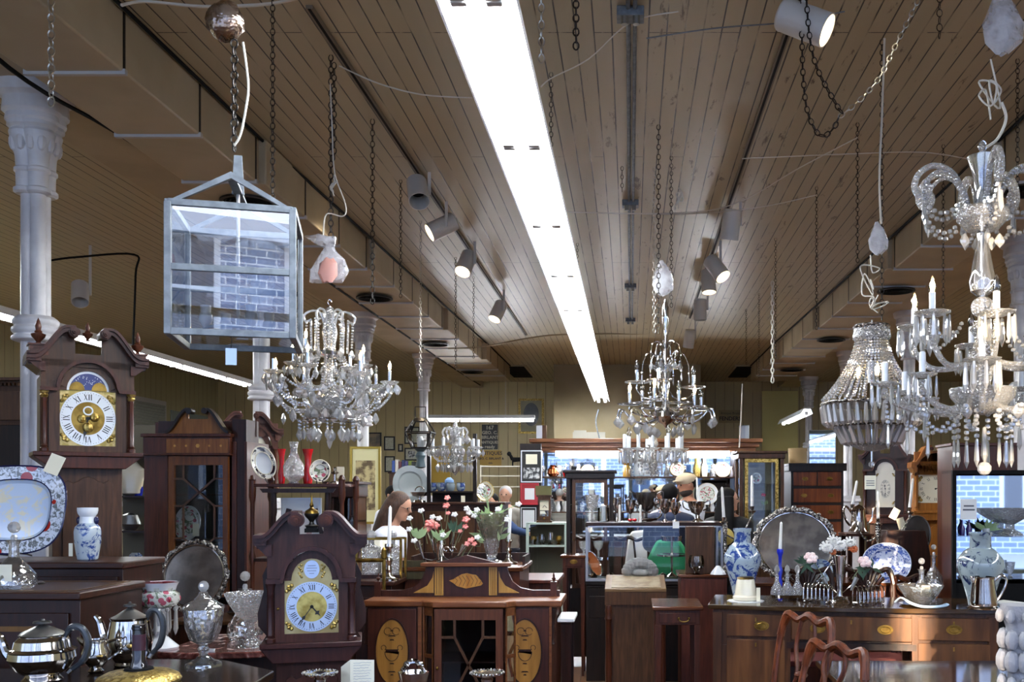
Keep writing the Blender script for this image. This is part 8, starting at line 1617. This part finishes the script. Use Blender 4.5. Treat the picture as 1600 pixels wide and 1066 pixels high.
    for s in (-1, 1): obj('shoe', MB().tube([P(s*.085, .07, .04), P(s*.09, -.04, .045), P(s*.095, -.16, .035)], [.045*S, .05*S, .038*S], 10), mBlack, t)
    f = MB(); f.T = Hm
    for s in (-1, 1): f.ball((s*.03*S, -.082*S, .01*S), .009*S, 8)
    obj('eyes', f, mInkBlk, t)
    if hair:
        h = MB(); h.T = Hm @ M4.Translation((0, .018*S, .035*S)) @ M4.Diagonal((.086*S, .1*S, .094*S, 1))
        h.ball((0, 0, 0), 1, 18, 1, 12); h.T = Hm
        if style == 'long':
            for k in range(11): a = R(-20+k*22); h.tube([(.07*S*cos(a), .03*S+.06*S*sin(a), .03*S), (.085*S*cos(a), .05*S+.06*S*sin(a), -.1*S), (.075*S*cos(a), .07*S+.055*S*sin(a), -.24*S), (.05*S*cos(a), .08*S+.04*S*sin(a), -.34*S)], [.038*S, .046*S, .04*S, .016*S], 7)
        obj('hair', h, hair, t, remesh=.012)
    if beard: beard = bpy.data.materials.get('beard_brown') or pm('beard_brown', '241812', .8); h = MB(); h.T = Hm; h.T = Hm @ M4.Translation((0, -.02*S, -.07*S)) @ M4.Diagonal((.068*S, .072*S, .05*S, 1)); h.ball((0, 0, 0), 1, 14, 1, 8); obj('beard', h, beard, t)
    if cap:
        h = MB(); h.T = Hm @ M4.Translation((0, .0, .055*S)) @ M4.Diagonal((.094*S, .11*S, .07*S, 1)); h.ball((0, 0, 0), 1, 18, 1, 10); h.T = Hm; h.slab([(.07*S*cos(a), -.06*S+.085*S*sin(a)) for a in [pi+pi*k/12 for k in range(13)]], .05*S, .06*S); obj('cap', h, cap, t)
    if glasses: h = MB(); h.T = Hm; [h.tube([(s*.03*S+.02*S*cos(a), -.094*S, .008*S+.016*S*sin(a)) for a in [2*pi*k/12 for k in range(12)]], .0022*S, 5, closed=True) for s in (-1, 1)]; [h.tube([(s*.05*S, -.092*S, .01*S), (s*.08*S, 0, .01*S)], .002*S, 5) for s in (-1, 1)]; obj('glasses', h, mIron, t)
    return t
mTee = pm('white_tee', 'D4D6DE', .8); mJeans = pm('dark_trousers', '1E2230', .8); mBrownH = pm('brown_hair', '2E1C12', .7, c2='4A3020', sc=20, stretch=(8, 8, .6)); mBlkH = pm('black_hair', '0C0909', .8, spec=.2); mGreyH = pm('grey_hair', 'A8A4A0', .6); mTan = pm('tan_cap', 'B8A88C', .8)
mNavyS = pm('navy_shirt', '16203A', .8); mBlkS = pm('black_shirt', '0E0F12', .8)
down = ((.24, .02, 1.14), (.25, -.05, .9)); downR = ((-.24, .02, 1.14), (-.25, -.05, .9))
fwd = ((.22, -.05, 1.15), (.12, -.28, 1.05)); fwdR = ((-.22, -.05, 1.15), (-.12, -.28, 1.05))
person('woman with long brown hair, glasses and white tee, bending over in profile by the flowers', X(585, 7.6), 7.65, R(80), 1.64, mTee, mJeans, mSkin, mBrownH, fwd, fwdR, lean=.25, style='long', glasses=True, head=(.3, 0))
person('bearded man in tan flat cap, white shirt and bow tie looking sideways', X(1076, 10.2), 10.25, R(-62), 1.84, mTee, mJeans, mSkinD, mBlkH, fwd, fwdR, cap=mTan, beard=mBlkH, sleeve='short', head=(.15, 0))
bt = [o for o in SC.objects if o.name.startswith('person')][-1]; obj('bow_tie', MB().ball((-.02, 0, 0), .02, 8, .7).ball((.02, 0, 0), .02, 8, .7), mBlack, bt, (0, -.12, 1.52))
person('person in pale cap behind the bearded man', X(1040, 11.0), 11.0, R(-50), 1.72, mTee, mJeans, mSkinD, mGreyH, down, downR, cap=mTan)
p_ = person('dark-haired person with back turned wearing navy with a green bag', X(1046, 9.6), 9.6, R(172), 1.72, mNavyS, mJeans, mSkinD, mBlkH, fwd, fwdR, sleeve='long')
obj('green_bag', MB().prism([(-.22, .72), (.16, .7), (.2, 1.0), (.1, 1.2), (-.12, 1.2), (-.25, 1.0)], .16, .24), pm('green_cloth', '1E8A5A', .8), p_, bevel=.03)
p_ = person('woman with long dark hair and black shirt with a gold disc on its back', X(1138, 9.3), 9.35, R(160), 1.68, mBlkS, mJeans, mSkin, mBlkH, down, downR, style='short', head=(0, R(-70)))
obj('gold_disc', MB().lathe([(0, 0), (.075, 0), (.08, .004), (.06, .008), (0, .01)], 28), pm('gold_print', 'B09A4A', .5), p_, (-.02, .155, 1.24), rot=(-pi/2, 0, 0))
h = MB()
for k in range(7): h.tube([(-.05+.018*k, .07, 1.62), (-.06+.022*k, .12, 1.4), (-.08+.024*k, .14, 1.1)], [.03, .035, .012], 7)
obj('long_hair', h, mBlkH, p_, remesh=.014)
person('older man with white hair and pale shirt facing the shop behind the counter', X(790, 12.6), 12.6, R(-5), 1.72, pm('pale_shirt', 'A8A296', .8), mJeans, mSkin, mGreyH, ((.26, -.05, 1.15), (.2, -.2, 1.2)), ((-.24, .0, 1.14), (-.25, -.05, .9)), sleeve='long')
person('balding person in dark blue leaning arm out beside the older man', X(768, 11.7), 11.75, R(-20), 1.63, pm('blue_shirt', '1E3458', .8), mJeans, mSkinD, mBlkH, ((.35, -.05, 1.3), (.6, -.1, 1.25)), downR, sleeve='long')
person('man with short dark hair partly hidden by the large grey platter', X(613, 12.2), 12.2, R(55), 1.72, mTee, mJeans, mSkin, mBlkH, down, downR)
for m_ in (PEAR, PEARP, SPEAR, SPEARP, KITE, BALL): bpy.data.objects.remove(m_)
